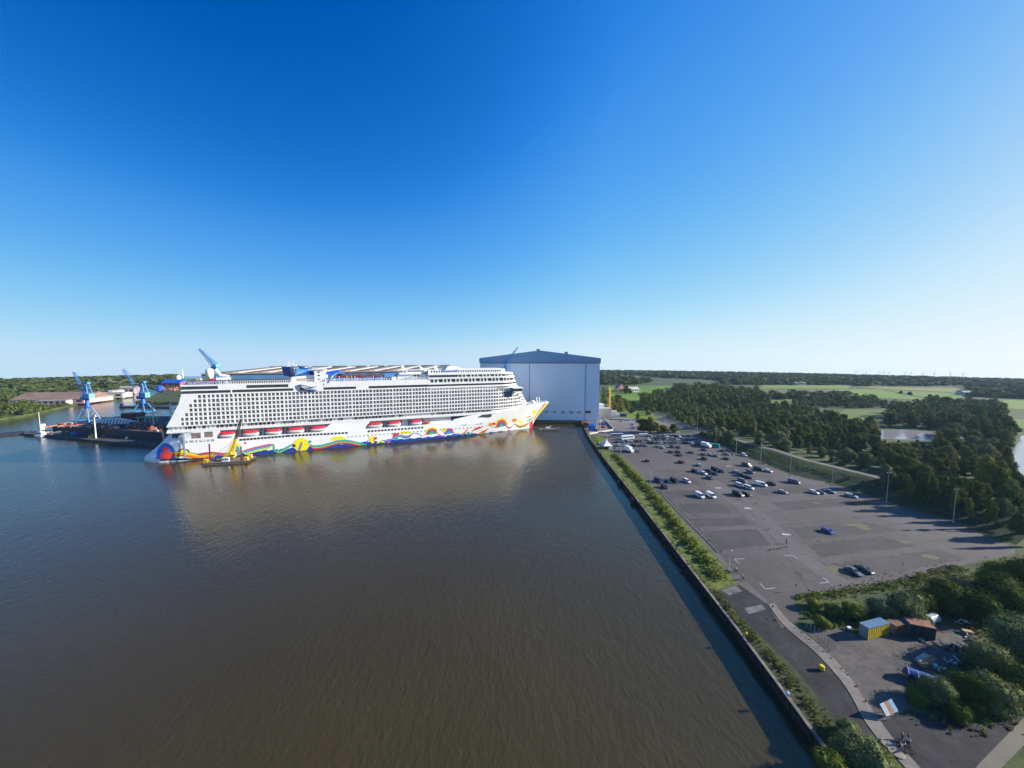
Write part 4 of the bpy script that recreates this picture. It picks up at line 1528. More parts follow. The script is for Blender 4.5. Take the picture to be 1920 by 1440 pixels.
for u0, u1, v0, v1, dark in ((1096, 1106.5, 770.3, 774.3, 1), (1022, 1027, 771, 774.5, 0), (1037, 1042, 771, 774.5, 0), (1052, 1058, 770.5, 775.5, 0), (1066.5, 1074.5, 771, 775.5, 0), (1081, 1089, 771, 775, 0)):
    xs = [(u - 960) / FOC * 371 - (HX0 + HX1) / 2 for u in (u0, u1)]
    zs_ = [CAM_H - (v - 670) / FOC * 368 for v in (v1, v0)]
    m = MB()
    m.box(xs[0], xs[1], -.78, -.02, zs_[0], zs_[1])
    m.build('window', GLASS if dark else mat('sooty_window', (0.30, 0.33, 0.39), .4), hall)
for x, z in ((-1.5, za), (28, 71.2)):
    m = MB()
    m.box(x - 1.6, x + 1.6, 2, 6, z - 1, z + 1.5)
    m.build('roof_vent', STEEL, hall)
m = MB()
m.box(-hw, hw + 4, -2.0, -.9, -4, -0.05)
m.build('dock_sill', DARKSTEEL, hall)
m = MB()
m.box(xd0 - 4, xd1 + 2, -2.6, -.7, -2.6, 1.0)
m.build('door_base_shadow', BLACK, hall)  # black block standing in for the dark shadow below the hall door

# the long hall behind the ship
h6 = thing('assembly_hall', 'long hall with a tan striped roof and blue wall rising behind the cruise ship', 'hall')
P0, P1 = Vector((-330.0, 300.0)), Vector((-71.0, 410.0))
P0 = P0 + (P1 - P0).normalized() * 62.0
dd = (P1 - P0).normalized()
nn = Vector((-dd.y, dd.x))
L6 = (P1 - P0).length
ROOF = mat('roof_tan', (0.30, 0.24, 0.18), 0.85, .15, .05)
def h6p(s, t, z):
    p = P0 + dd * s + nn * t
    return (p.x, p.y, z)
m = MB()
m.hexa([h6p(0, -32, 0), h6p(L6, -32, 0), h6p(L6, 60, 0), h6p(0, 60, 0)], [h6p(0, -32, 52.6), h6p(L6, -32, 52.6), h6p(L6, 60, 52.6), h6p(0, 60, 52.6)])
m.build('wall', mat('hall_blue_wall', (0.09, 0.20, 0.36), .5, .1, .1), h6)
r = MB()
r.hexa([h6p(0, -33, 52.6), h6p(L6, -33, 52.6), h6p(L6, -33, 53.6), h6p(0, -33, 53.6)][:4], [h6p(40, 0, 56.2), h6p(L6, 0, 57.0), h6p(L6, 0, 57.4), h6p(40, 0, 56.6)])
r.build('roof', ROOF, h6)
r = MB()
s = 10
k = 0
while s < L6 - 6:
    a_ = (s, -32.4, 53.78)
    b_ = (min(L6, max(40, s + 26)), -1.0, 56.85 if s > 15 else 56.6)
    r2 = MB()
    q0, q1 = h6p(a_[0], a_[1], a_[2] - .15), h6p(a_[0] + 5, a_[1], a_[2] - .15)
    q2, q3 = h6p(min(b_[0] + 5, L6), b_[1], b_[2] + .1), h6p(b_[0], b_[1], b_[2] + .1)
    up = lambda p: (p[0], p[1], p[2] + .55)
    r2.hexa([q0, q1, q2, q3], [up(q0), up(q1), up(q2), up(q3)])
    r2.build('skylight', mat('skylight_pale', (0.55, 0.50, 0.42), .6, .1, .3) if k % 2 else mat('skylight_dark', (0.10, 0.075, 0.07), .5), h6)
    s += 11
    k += 1
r = MB()
s = 42
while s < L6:
    r.hexa([h6p(s, -1, 56.8), h6p(s + 14, -1, 56.8), h6p(s + 14, 3, 56.8), h6p(s, 3, 56.8)], [h6p(s, -.5, 58.2), h6p(s + 14, -.5, 58.2), h6p(s + 14, 2.5, 58.2), h6p(s, 2.5, 58.2)])
    s += 18
r.build('ridge_vent', mat('ridge_dark', (0.10, 0.08, 0.09), .7), h6)


# ------------------------------------------------------------------ cranes
def lattice(mb, p, q, w0, w1, n, r=.14, up=(0, 0, 1)):
    p, q = Vector(p), Vector(q)
    d = (q - p).normalized()
    sx = d.cross(Vector(up)).normalized()
    sy = sx.cross(d).normalized()
    pts = []
    for i in range(n + 1):
        t = i / n
        c = p.lerp(q, t)
        w = lerp(w0, w1, t) / 2
        pts.append([c + sx * w * a_ + sy * w * b_ for a_, b_ in ((-1, -1), (1, -1), (1, 1), (-1, 1))])
    for k in range(4):
        for i in range(n):
            mb.bar(pts[i][k], pts[i + 1][k], r, 4)
            mb.bar(pts[i][k], pts[i + 1][(k + 1) % 4], r * .7, 4)
            mb.bar(pts[i][k], pts[i][(k + 1) % 4], r * .6, 4)


LIGHTBLUE = mat('crane_light_blue', (0.16, 0.42, 0.80), .4, .08, .3)
def level_luffing_crane(u, v, z, hgt_px, jib_px, label, group=None, scale=1.0):
    """Blue shipyard portal crane: four legs, tapered tower, machine house, A-frame and long lattice jib."""
    x, y = G(u, v, z)
    c = thing('portal_crane', label, 'crane', (x, y, z), 0, group)
    k = 1.0 / px_per_m(x, y)          # metres per photo pixel here
    H1 = hgt_px * k                   # base to slewing ring
    m = MB()
    wleg = 13 * k
    for sx in (-1, 1):
        for sy in (-1, 1):
            m.bar((sx * wleg, sy * wleg * .8, 0), (sx * 4 * k, sy * 4 * k, H1 * .62), .95 * k, 6, .65 * k)
    for sx in (-1, 1):
        m.bar((sx * wleg * .85, -wleg * .7, H1 * .12), (sx * wleg * .85, wleg * .7, H1 * .12), .6 * k, 5)
        m.bar((-wleg * .85, sx * wleg * .7, H1 * .12), (wleg * .85, sx * wleg * .7, H1 * .12), .6 * k, 5)
        m.bar((-wleg * .85, sx * wleg * .7, H1 * .12), (3 * k, sx * 4 * k, H1 * .55), .5 * k, 5)
    m.build('portal', CRANEBLUE, c)
    for sx in (-1, 1):
        for sy in (-1, 1):
            b_ = MB()
            b_.box(sx * wleg - 2.2 * k, sx * wleg + 2.2 * k, sy * wleg * .8 - k, sy * wleg * .8 + k, -.2, 1.6 * k)
            b_.build('bogie', DARKSTEEL, c)
    m = MB()
    m.lathe([(3.8 * k, H1 * .58), (4.2 * k, H1 * .66), (2.6 * k, H1 * .9), (3.6 * k, H1)], 10)
    m.build('tower', mat('crane_deep_blue', (0.012, 0.09, 0.40), .45, .1, .3), c)
    m = MB()
    m.box(0, 9.5 * k, -4.4 * k, 4.4 * k, H1, H1 + 9 * k)
    m.build('machine_house', LIGHTBLUE, c)
    m = MB().cur(CRANEBLUE)
    m.box(-8 * k, -2 * k, -4 * k, 4 * k, H1 - 3 * k, H1 + 3 * k)
    m.cur(GLASS).box(-8.3 * k, -7.9 * k, -3 * k, 3 * k, H1 - 1.5 * k, H1 + 2 * k)
    m.build('cab', None, c)
    m = MB()
    topz = H1 + 27 * k
    for sy in (-1, 1):
        m.bar((-3 * k, sy * 4 * k, H1), (3 * k, sy * 2 * k, topz), 1.0 * k, 5)
        m.bar((7 * k, sy * 4 * k, H1 + 9 * k), (3.4 * k, sy * 2 * k, topz), .7 * k, 5)
    m.box(-.5 * k, 6.5 * k, -2.6 * k, 2.6 * k, topz, topz + 3.5 * k)
    m.box(0, 6 * k, -3 * k, 3 * k, topz - 8 * k, topz - 7 * k)
    m.build('a_frame', CRANEBLUE, c)
    ju, jv = jib_px
    jx, jz = (ju - u) * k, (v - jv) * k
    m = MB()
    lattice(m, (-3 * k, 0, H1 + 3 * k), (jx, 0, jz), 5.4 * k, 2.0 * k, 11, .30 * k, (0, 1, 0))
    m.build('jib', CRANEBLUE, c)
    m = MB()
    m.bar((3 * k, 0, topz + 2 * k), (jx, 0, jz), .22 * k, 4)
    m.bar((jx, 0, jz), (jx - .5 * k, 0, jz - 14 * k), .18 * k, 4)
    m.build('hoist_rope', DARKSTEEL, c)
    return c


level_luffing_crane(167, 793, 5.0, 46, (147, 697), 'tall blue portal crane with raised jib at the outer end of the floating dock', 'blue shipyard cranes')
level_luffing_crane(270, 775, 5.0, 30, (238, 692), 'blue portal crane behind the red-brown dock house beside the ship stern', 'blue shipyard cranes')


def jib_only(u0, v0, u1, v1, depth, zbase, label, w):
    """A crane whose tower stands behind the ship or hall: tower to the yard, jib above the roofs."""
    x0, z0 = (u0 - 960) / FOC * depth, CAM_H - (v0 - 670) / FOC * depth
    x1, z1 = (u1 - 960) / FOC * depth, CAM_H - (v1 - 670) / FOC * depth
    y = depth
    c = thing('slewing_crane', label, 'crane', (x0, y, zbase), 0, 'blue shipyard cranes')
    m = MB()
    lattice(m, (0, 0, 0), (0, 0, z0 - zbase - 2), w * 1.5, w * 1.2, 9, .3, (0, 1, 0))
    m.build('tower', CRANEBLUE, c)
    m = MB().cur(CRANEBLUE)
    m.box(-w * .45, w * .6, -w * .5, w * .5, z0 - zbase - 2, z0 - zbase + 2.2)
    m.cur(LIGHTBLUE).box(-w * .25, w * .45, -w * .4, w * .4, z0 - zbase + 2.2, z0 - zbase + 4)
    m.build('machine_house', None, c)
    m = MB()
    mid = .45
    xm, zm = lerp(0, x1 - x0, mid), lerp(z0 + 3, z1, mid) - zbase
    lattice(m, (0, 0, z0 + 3 - zbase), (xm, 0, zm), w * .75, w * .55, 5, .22, (0, 1, 0))
    lattice(m, (xm, 0, zm), (x1 - x0, 0, z1 - zbase), w * .5, w * .22, 6, .17, (0, 1, 0))
    m.bar((-w * .5, 0, z0 + 6 - zbase), (x1 - x0, 0, z1 - zbase), .12, 4)
    m.build('jib', CRANEBLUE, c)


jib_only(404, 692, 376, 654, 300, 0, 'blue slewing crane raising its jib above the ship stern domes', 4.5)
jib_only(947, 690, 971, 651, 362, 0, 'slim blue crane jib standing in front of the dock hall fascia', 3.0)

# yellow tower crane beyond the hall
x, y = G(1143, 776)
tc = thing('tower_crane', 'slender yellow tower crane in the yard beside the hall corner', 'crane', (x, y, 0))
k = 1 / px_per_m(x, y)
m = MB()
lattice(m, (0, 0, 0), (0, 0, 46 * k), 2.2 * k, 1.7 * k, 14, .2, (0, 1, 0))
m.build('mast', YELLOW, tc)
m = MB()
lattice(m, (0, 0, 8 * k), (-8 * k, 3, 6 * k), 2, 1.2, 5, .25)
lattice(m, (0, 0, 46 * k), (-1 * k, 0, 50 * k), 2.0 * k, .8 * k, 3, .22, (0, 1, 0))
m.build('jib', YELLOW, tc)

# ------------------------------------------------------------------ crane barge in front of the ship
bx0, bx1 = G(377, 873, WATER_Z), G(465, 868.5, WATER_Z)
cb = thing('crane_barge', 'long dark pontoon barge with yellow winches, floating beside the ship', 'barge', (bx0[0], bx0[1], WATER_Z), atan2(bx1[1] - bx0[1], bx1[0] - bx0[0]))
BL = hypot(bx1[0] - bx0[0], bx1[1] - bx0[1])
m = MB()
m.hexa([(1, 0, -.5), (BL - 1, 0, -.5), (BL - 1, 11, -.5), (1, 11, -.5)], [(0, 0, 1.5), (BL, 0, 1.5), (BL, 11, 1.5), (0, 11, 1.5)])
m.build('pontoon_hull', mat('barge_rust', (0.06, 0.045, 0.04), .8, .4, .6), cb)
m = MB()
m.box(.2, BL - .2, .2, 10.8, 1.5, 1.6)
m.build('deck', mat('barge_deck', (0.20, 0.16, 0.12), .85, .3, .5), cb)
m = MB()
m.box(1, BL - 1, -.12, -.02, .2, .4)
m.box(1, BL - 1, -.15, -.02, 1.1, 1.3)
m.build('rubbing_strake', mat('strake_grey', (.35, .33, .3), .7), cb)
for xx in (4.2, BL - 4.6):
    m = MB()
    m.bar((xx, 2, -3), (xx, 2, 13.5 if xx < 9 else 11), .42, 8)
    m.build('spud_pile', mat('spud_brown', (0.10, 0.03, 0.035), .7, .3, 1), cb)
for xx, yy_ in ((1.8, 2.2), (BL - 2, 2.4), (BL - 2.6, 8.5)):
    m = MB()
    m.box(xx - 1.2, xx + 1.2, yy_ - 1, yy_ + 1, 1.6, 2.1)
    m.bar((xx - 1, yy_, 2.9), (xx + 1, yy_, 2.9), .95, 10)
    m.build('winch', YELLOW, cb)
m = MB()
m.box(BL * .32, BL * .38, 4, 7, 1.6, 3.0)
m.box(BL * .26, BL * .33, 3.4, 6, 1.6, 2.8)
m.build('generator', YELLOW, cb)
m = MB()
m.bar((BL * .2, 5, 2.4), (BL * .27, 5.4, 2.4), 1.0, 8)
m.build('blue_drum', BLUE, cb)
m = MB()
m.bar((BL * .84, 6, 2.3), (BL * .89, 6, 2.3), 1.0, 8)
m.build('red_drum', RED, cb)
m = MB()
m.cur(WHITE).box(BL * .42, BL * .56, 1.0, 3.0, 1.6, 4.0)
m.cur(GLASS)
for q in range(3):
    m.box(BL * .43 + q * 1.5, BL * .43 + q * 1.5 + 1, .96, 1.02, 2.6, 3.5)
m.build('deck_cabin', None, cb)
mast_r = cb.matrix_basis
ca = Vector((BL * .5, 6.2, 1.6))
wa = Matrix.Translation(cb.location) @ Matrix.Rotation(cb.rotation_euler.z, 4, 'Z') @ ca
kc = thing('slewing_crane', 'yellow slewing crane with a long dark boom standing on the barge by the ship', 'crane', wa, cb.rotation_euler.z)
m = MB()
m.lathe([(2.3, 0), (2.3, .7), (1.8, .9), (1.8, 1.3)], 12)
m.build('slewing_ring', DARKSTEEL, kc)
m = MB()
m.hexa([(-3.6, -2, 1.3), (2.6, -2, 1.3), (2.6, 2, 1.3), (-3.6, 2, 1.3)], [(-3.2, -1.9, 4.0), (1.4, -1.9, 5.2), (1.4, 1.9, 5.2), (-3.2, 1.9, 4.0)])
m.build('superstructure', YELLOW, kc)
m = MB().cur(YELLOW)
m.box(1.4, 3.2, -2.2, -.6, 1.5, 3.6)
m.cur(GLASS).box(1.6, 3.26, -2.26, -.7, 2.3, 3.4)
m.build('cab', None, kc)
kk = 1 / px_per_m(wa.x, wa.y)
tip = ((441 - 421) * kk * 1.02, 1.0, (857 - 779) * kk * .97)
mid = tuple(lerp(a_, b_, .43) for a_, b_ in zip((1.0, 0, 3.5), tip))
m = MB()
for sy in (-.7, .7):
    m.bar((1.0, sy * 1.4, 3.5), (mid[0], mid[1] + sy * .6, mid[2]), .4, 5)
lattice(m, (1.0, 0, 3.5), mid, 2.0, 1.3, 6, .2, (0, 1, 0))
m.build('boom_foot', YELLOW, kc)
m = MB()
lattice(m, mid, tip, 1.3, .9, 9, .17, (0, 1, 0))
m.build('boom', mat('boom_dark', (0.05, 0.045, 0.045), .6), kc)
m = MB()
m.bar((-3, 0, 4.4), (mid[0] + 2, 0, mid[2] + 5), .07, 4)
m.bar(mid, (-11, -3, .5), .07, 4)
m.bar(tip, (tip[0] + 2.6, -1, 11.5), .05, 4)
m.build('cable', DARKSTEEL, kc)
m = MB()
m.box(tip[0] + 2.2, tip[0] + 3.0, -1.3, -.7, 10.0, 11.6)
m.build('hook_block', RED, kc)

# small work pontoon under the bow
x, y = G(1030, 806.5, WATER_Z)
wp = thing('work_pontoon', 'small grey work pontoon with white winch lying under the ship bow', 'pontoon', (x, y, WATER_Z), radians(4))
m = MB()
m.box(-9, 10, -3, 5, -.5, 1.0)
m.build('hull', mat('pontoon_grey', (0.18, 0.165, 0.14), .8, .3, .5), wp)
m = MB()
m.box(-8.6, 9.6, -2.9, -2.7, 1.0, 1.9)
m.box(9.3, 9.6, -2.9, 4.8, 1.0, 1.9)
m.build('rail', STEEL, wp)
m = MB()
m.box(-3, 0, 1, 3.4, 1.0, 2.6)
m.bar((.2, 2, 1), (1.6, 2, 4.2), .3, 6)
m.build('winch', WHITE, wp)

# ------------------------------------------------------------------ floating dock, jetty, boat and gear by the stern
fd_ = [G(*p, 6.0) for p in ((142, 801.5), (302, 811), (330, 780), (215, 781))]
fdo = thing('floating_dock', 'long black steel floating dock heaped with pipes and scrap beside the ship stern', 'dock')
m = MB()
m.prism(fd_, WATER_Z - .5, 6.0)
m.build('dock_wall', DARKSTEEL, fdo)
m = MB()
m.prism([(lerp(x, sum(p[0] for p in fd_) / 4, .02), lerp(y, sum(p[1] for p in fd_) / 4, .02)) for x, y in fd_], 6.0, 6.12)
m.build('deck', mat('dock_deck_rust', (0.16, 0.10, 0.08), .9, .4, .3), fdo)
lo = [G(*p, 4.0) for p in ((98, 799), (148, 802), (220, 782), (170, 782))]
m = MB()
m.prism(lo, WATER_Z - .5, 4.0)
m.build('outer_pontoon', DARKSTEEL, fdo)
jt = [G(*p, -.6) for p in ((44, 813), (84, 815), (170, 824.5), (299, 835), (310, 826), (150, 806), (95, 807), (46, 809))]
jo = thing('jetty', 'low dark jetty stretching from the ship stern to the left edge of the water', 'jetty')
m = MB()
m.prism(jt, WATER_Z - .5, -.6)
m.build('deck', mat('jetty_deck', (0.085, 0.075, 0.07), .9, .4, .3), jo)
j2 = [G(*p, -1.0) for p in ((-30, 817.5), (46, 811), (47, 808), (-30, 814))]
m = MB()
m.prism(j2, WATER_Z - .5, -1.0)
m.build('outer_boom', DARKSTEEL, jo)
for i in range(9):
    u = lerp(60, 285, i / 8)
    v = interp(u, ((60, 814), (170, 824.5), (299, 835)))
    x, y = G(u, v, WATER_Z)
    m = MB()
    m.bar((x, y - .3, WATER_Z - 1), (x, y - .3, .4), .5, 7)
    m.build('mooring_pile', BLACK, jo)
# heap items on dock and jetty
def prop_box(name, cat, label, u, v, z, dx, dy, dz, m_, rz=.36, group=None, roof=None):
    x, y = G(u, v, z)
    k_ = 1 / px_per_m(x, y)
    o = thing(name, label, cat, (x, y, z), rz, group)
    b_ = MB()
    b_.box(-dx * k_ / 2, dx * k_ / 2, 0, dy * k_, 0, dz * k_)
    b_.build('body', m_, o)
    if roof:
        b_ = MB()
        b_.hexa([(-dx * k_ / 2 - .3, -.3, dz * k_), (dx * k_ / 2 + .3, -.3, dz * k_), (dx * k_ / 2 + .3, dy * k_ + .3, dz * k_), (-dx * k_ / 2 - .3, dy * k_ + .3, dz * k_)],
                [(-dx * k_ / 2, 0, dz * k_ + .7), (dx * k_ / 2, 0, dz * k_ + .7), (dx * k_ / 2, dy * k_, dz * k_ + .7), (-dx * k_ / 2, dy * k_, dz * k_ + .7)])
        b_.build('roof', roof, o)
    return o


prop_box('dock_house', 'dock house', 'dark red-brown flat roofed dock house in front of the second blue crane', 246, 789, 6.0, 28, 14, 13, mat('dock_house_brown', (0.10, 0.045, 0.04), .8, .3, .3), roof=mat('dock_house_roof', (0.32, 0.16, 0.11), .8, .2, .3))
GREENF = mat('green_frame', (0.22, 0.42, 0.24), .6)
for u, lab in ((266, 'pale green steel trestle next to the dark red dock house'), (288, 'pale green steel trestle close to the ship stern')):
    x, y = G(u, 792, 6)
    o = thing('steel_trestle', lab, 'trestle', (x, y, 6.0), .36, 'green trestles on the dock')
    k_ = 1 / px_per_m(x, y)
    for xx in (-5, 5):
        m = MB()
        m.box(xx * k_ - .35, xx * k_ + .35, -.4, .4, 0, 9 * k_)
        m.build('leg', GREENF, o)
    m = MB()
    m.box(-9 * k_, 9 * k_, -.5, .5, 9 * k_, 10.4 * k_)
    m.build('beam', GREENF, o)
x, y = G(213, 795, 6)
k_ = 1 / px_per_m(x, y)
dome = thing('hull_frame', 'white curved rib frame lying on the floating dock beside the first blue crane', 'steel frame', (x, y, 6.0), .36)
for i in range(12):
    xx = lerp(-26, 24, i / 11) * k_
    h = (9.5 * sin(pi * (.12 + .8 * (i / 11))) + 1) * k_
    pts = [(xx + 6 * k_ * (j / 6) ** 2, lerp(-8, 8, j / 6) * k_, h * sin(pi * (j / 6)) ** .7 + .3) for j in range(7)]
    m = MB()
    m.tube(pts, .55, 5)
    m.build('rib', WHITE, dome)
m = MB()
m.grid([[(lerp(-26, 24, i / 11) * k_, lerp(-7, 7, j / 6) * k_, max(.2, ((9.5 * sin(pi * (.12 + .8 * (i / 11))) + 1) * k_) * sin(pi * j / 6) ** .7 - .7)) for i in range(12)] for j in range(7)])
m.build('skin', mat('frame_skin', (0.30, 0.28, 0.28), .7, .3, .5), dome)
SCRAP = [mat('scrap_rust', (0.30, 0.11, 0.06), .85, .4, 1), mat('scrap_orange', (0.42, 0.17, 0.08), .85, .4, 1), mat('scrap_pale', (0.52, 0.44, 0.38), .8, .3, 1), mat('scrap_dark', (0.06, 0.04, 0.05), .8, .4, 1), mat('scrap_red', (0.33, 0.05, 0.05), .8, .3, 1)]
def scrap_heap(u0, v0, u1, v1, z, n, label, hmax):
    (x0, y0), (x1, y1) = G(u0, v0, z), G(u1, v1, z)
    o = thing('scrap_heap', label, 'scrap heap', ((x0 + x1) / 2, (y0 + y1) / 2, z))
    for q in range(n):
        t = rng.random()
        px_, py_ = lerp(x0, x1, t) - o.location.x + rng.uniform(-2, 2), lerp(y0, y1, t) - o.location.y + rng.uniform(-7, 7)
        m_ = MB()
        a_ = rng.uniform(0, pi)
        l = rng.uniform(1.2, 4)
        h = rng.uniform(.3, hmax)
        if rng.random() < .5:
            m_.bar((px_ - cos(a_) * l, py_ - sin(a_) * l, h * .5), (px_ + cos(a_) * l, py_ + sin(a_) * l, h * .5 + rng.uniform(-.1, .6)), rng.uniform(.3, .8), 6)
        else:
            m_.prism([(px_ + cos(a_ + b_) * l * .6, py_ + sin(a_ + b_) * l * .6) for b_ in (.5, 2.4, 3.7, 5.6)], .05, h)
        m_.build('scrap_piece', rng.choice(SCRAP), o)


scrap_heap(232, 800, 305, 806, 6.12, 60, 'orange and rusty heap of steel pieces on the dock next to the ship stern', 3.5)
scrap_heap(160, 799, 232, 803, 6.12, 34, 'mixed scrap and crates along the near edge of the dock below the white ribs', 2.4)
scrap_heap(103, 797, 150, 800, 4.0, 24, 'pale clutter of deck gear on the outer end of the floating dock', 2.0)
scrap_heap(90, 811, 140, 814, -.6, 14, 'tan crates and planks lying on the jetty behind the moored boat', 1.6)
prop_box('shipping_container', 'container', 'blue container standing on the jetty below the first crane', 141, 815, -.6, 13, 5, 5, BLUE)
prop_box('shipping_container', 'container', 'navy container on the jetty to the right of the blue one', 158, 817, -.6, 16, 5, 4, NAVY)
prop_box('shipping_container', 'container', 'orange container on the jetty beside the light mast', 174, 819, -.6, 8, 5, 6, mat('container_orange', (0.45, 0.16, 0.06), .7, .2, .5))
prop_box('shipping_container', 'container', 'dull purple container farthest along the jetty towards the ship', 198, 819, -.6, 11, 5, 4, mat('container_purple', (0.20, 0.11, 0.14), .7, .2, .5))
prop_box('forklift', 'forklift', 'small yellow forklift on the jetty near the light mast', 170, 821, -.6, 6, 3, 4, YELLOW)
prop_box('white_bollard_box', 'cabinet', 'small white cabinet standing alone on the jetty deck', 237, 823.5, -.6, 3, 2, 4.5, WHITE)
for u, v, vt, lab in ((180, 821.5, 779, 'tall pale lighting mast on the jetty by the orange container'), (288.5, 800, 764, 'tall pale lighting mast on the dock close to the ship stern')):
    z = -.6 if u < 200 else 6.1
    x, y = G(u, v, z)
    k_ = 1 / px_per_m(x, y)
    o = thing('lighting_mast', lab, 'lamp mast', (x, y, z), 0, 'lighting masts by the floating dock')
    m = MB()
    m.bar((0, 0, 0), (0, 0, (v - vt) * k_), .55, 8, .3)
    m.build('mast', OFFWHITE, o)
    m = MB()
    m.box(-1.4, 1.4, -.5, .5, (v - vt) * k_ - .8, (v - vt) * k_ + .6)
    m.build('lamp_head', OFFWHITE, o)
# boat with mast and tank on the jetty
x, y = G(80, 818.5, WATER_Z)
k_ = 1 / px_per_m(x, y)
bt = thing('motor_sailer', 'white boat with a tall bare mast moored at the dark jetty', 'boat', (x, y, WATER_Z), radians(-8))
m = MB()
rows = []
for z, f in ((-.4, .82), (.5, .93), (1.6, 1.0)):
    rows.append([(a_ * 10 * k_ * f, b_ * 2.6 * f - .2, z + (.5 if a_ > .7 else 0)) for a_, b_ in ((-1, 0), (-.98, -1), (-.2, -1.15), (.5, -.9), (1.08, 0), (.5, .9), (-.2, 1.15), (-.98, 1), (-1, 0))])
m.grid(rows)
m.poly(rows[-1][:-1])
m.build('hull', WHITE, bt)
m = MB().cur(OFFWHITE)
m.box(-4.5, 1.5, -1.5, 1.5, 1.6, 3.6)
m.box(-3, .5, -1.2, 1.2, 3.6, 4.6)
m.cur(GLASS).box(-4.2, 1.55, -1.54, -1.5, 2.4, 3.2)
m.build('deckhouse', None, bt)
m = MB()
m.bar((-1.5, 0, 1.6), (-1.8, 0, 46 * k_), .3, 6, .16)
m.bar((-1.5, 0, 4.5), (-6, 0, 4.8), .16, 5)
m.build('mast', OFFWHITE, bt)
x, y = G(81, 806, -.6)
o = thing('storage_tank', 'slim white upright tank just behind the mast of the moored boat', 'tank', (x, y, -.6))
m = MB()
m.lathe([(1.9, 0), (1.9, 10.5 / px_per_m(x, y)), (1.2, 11.2 / px_per_m(x, y)), (.2, 11.6 / px_per_m(x, y))], 14)
m.build('shell', WHITE, o, smooth=False)
m = MB()
m.bar((2.0, 0, 0), (2.0, 0, 10 / px_per_m(x, y)), .12, 5)
m.build('ladder', STEEL, o)
# thin pontoon and dolphins in the river behind
pn = [G(*p, -1.2) for p in ((223, 763), (318, 764), (318, 761.5), (224, 760.5))]
o = thing('river_pontoon', 'thin dark floating boom across the river behind the second blue crane', 'pontoon')
m = MB()
m.prism(pn, WATER_Z - .4, -1.0)
m.build('float', DARKSTEEL, o)
m = MB()
x, y = G(228, 761.5, -1)
m.box(x - 2, x + 2, y, y + 3, -1, 2.4)
m.build('cabin', mat('boom_cabin', (.10, .08, .12), .7), o)
for u, lab in ((284, 'dark mooring dolphin near the middle of the river boom'), (319, 'dark mooring dolphin at the ship end of the river boom')):
    x, y = G(u, 763, WATER_Z)
    o = thing('mooring_dolphin', lab, 'mooring post', (x, y, WATER_Z), 0, 'dolphins on the river')
    m = MB()
    for a_ in range(4):
        m.bar((cos(a_ * 1.57) * 1.8, sin(a_ * 1.57) * 1.8, -1), (cos(a_ * 1.57) * .9, sin(a_ * 1.57) * .9, 7), .55, 6)
    m.build('pile', mat('dolphin_navy', (.02, .03, .07), .7), o)
    m = MB()
    m.box(-1.6, 1.6, -1.6, 1.6, 7, 8)
    m.build('head', DARKSTEEL, o)


# ------------------------------------------------------------------ buildings on the far bank and in the town
def gabled(name, cat, label, u, v, w_m, d_m, h, rh, wall, roof, rz=0.0, windows=0, z=None, group=None, along_x=True):
    x, y, z0 = GT(u, v)
    o = thing(name, label, cat, (x, y, z0), rz, group)
    m_ = MB()
    m_.box(-w_m / 2, w_m / 2, 0, d_m, -.5, h)
    if not along_x:
        m_.hexa([(-w_m / 2, 0.01, h), (w_m / 2, 0.01, h), (0, 0.01, h + rh)], [(-w_m / 2, d_m - .01, h), (w_m / 2, d_m - .01, h), (0, d_m - .01, h + rh)])
    m_.build('wall', wall, o)
    r_ = MB()
    e = .4
    if along_x:
        r_.hexa([(-w_m / 2 - e, -e, h - .1), (-w_m / 2 - e, d_m / 2, h + rh), (-w_m / 2 - e, d_m + e, h - .1)], [(w_m / 2 + e, -e, h - .1), (w_m / 2 + e, d_m / 2, h + rh), (w_m / 2 + e, d_m + e, h - .1)])
    else:
        for sx in (-1, 1):
            r_.hexa([(sx * (w_m / 2 + e), -e, h - .2), (0, -e, h + rh), (0, -e, h + rh + .3), (sx * (w_m / 2 + e), -e, h + .1)],
                    [(sx * (w_m / 2 + e), d_m + e, h - .2), (0, d_m + e, h + rh), (0, d_m + e, h + rh + .3), (sx * (w_m / 2 + e), d_m + e, h + .1)])
    r_.build('roof', roof, o)
    for q in range(windows):
        xx = lerp(-w_m / 2, w_m / 2, (q + .5) / windows)
        ww = w_m / windows * .28
        m_ = MB()
        m_.box(xx - ww, xx + ww, -.12, .1, h * .3, h * .75)
        m_.build('window', GLASS, o)
    return o


BROOF = mat('warehouse_roof_brown', (0.22, 0.15, 0.11), .9, .2, .1)
PINKW = mat('pinkish_wall', (0.52, 0.36, 0.34), .85, .1, .2)
CREAM = mat('cream_wall', (0.60, 0.55, 0.47), .85, .08, .2)
REDW = mat('brick_red_wall', (0.38, 0.10, 0.09), .85, .15, .4)
GREYROOF = mat('grey_roof', (0.30, 0.28, 0.27), .85, .1, .1)
gabled('warehouse', 'warehouse', 'long warehouse with a big brown roof on the far river bank, nearest the trees', 88, 757, 90, 46, 6, 9, PINKW, BROOF, radians(10), 8)
gabled('warehouse', 'warehouse', 'low pink and cream shed in front of the brown warehouse roof', 97, 759, 34, 9, 6, .8, PINKW, GREYROOF, radians(10), 5)
gabled('boat_house', 'shed', 'cream block at the end of the brown warehouse beside the river', 139, 753, 12, 14, 11, 1, CREAM, GREYROOF, radians(10), 2)
gabled('warehouse', 'warehouse', 'long low cream warehouse with dark open front along the far river bank', 176, 746, 78, 20, 7, 1.5, CREAM, GREYROOF, radians(14), 6)
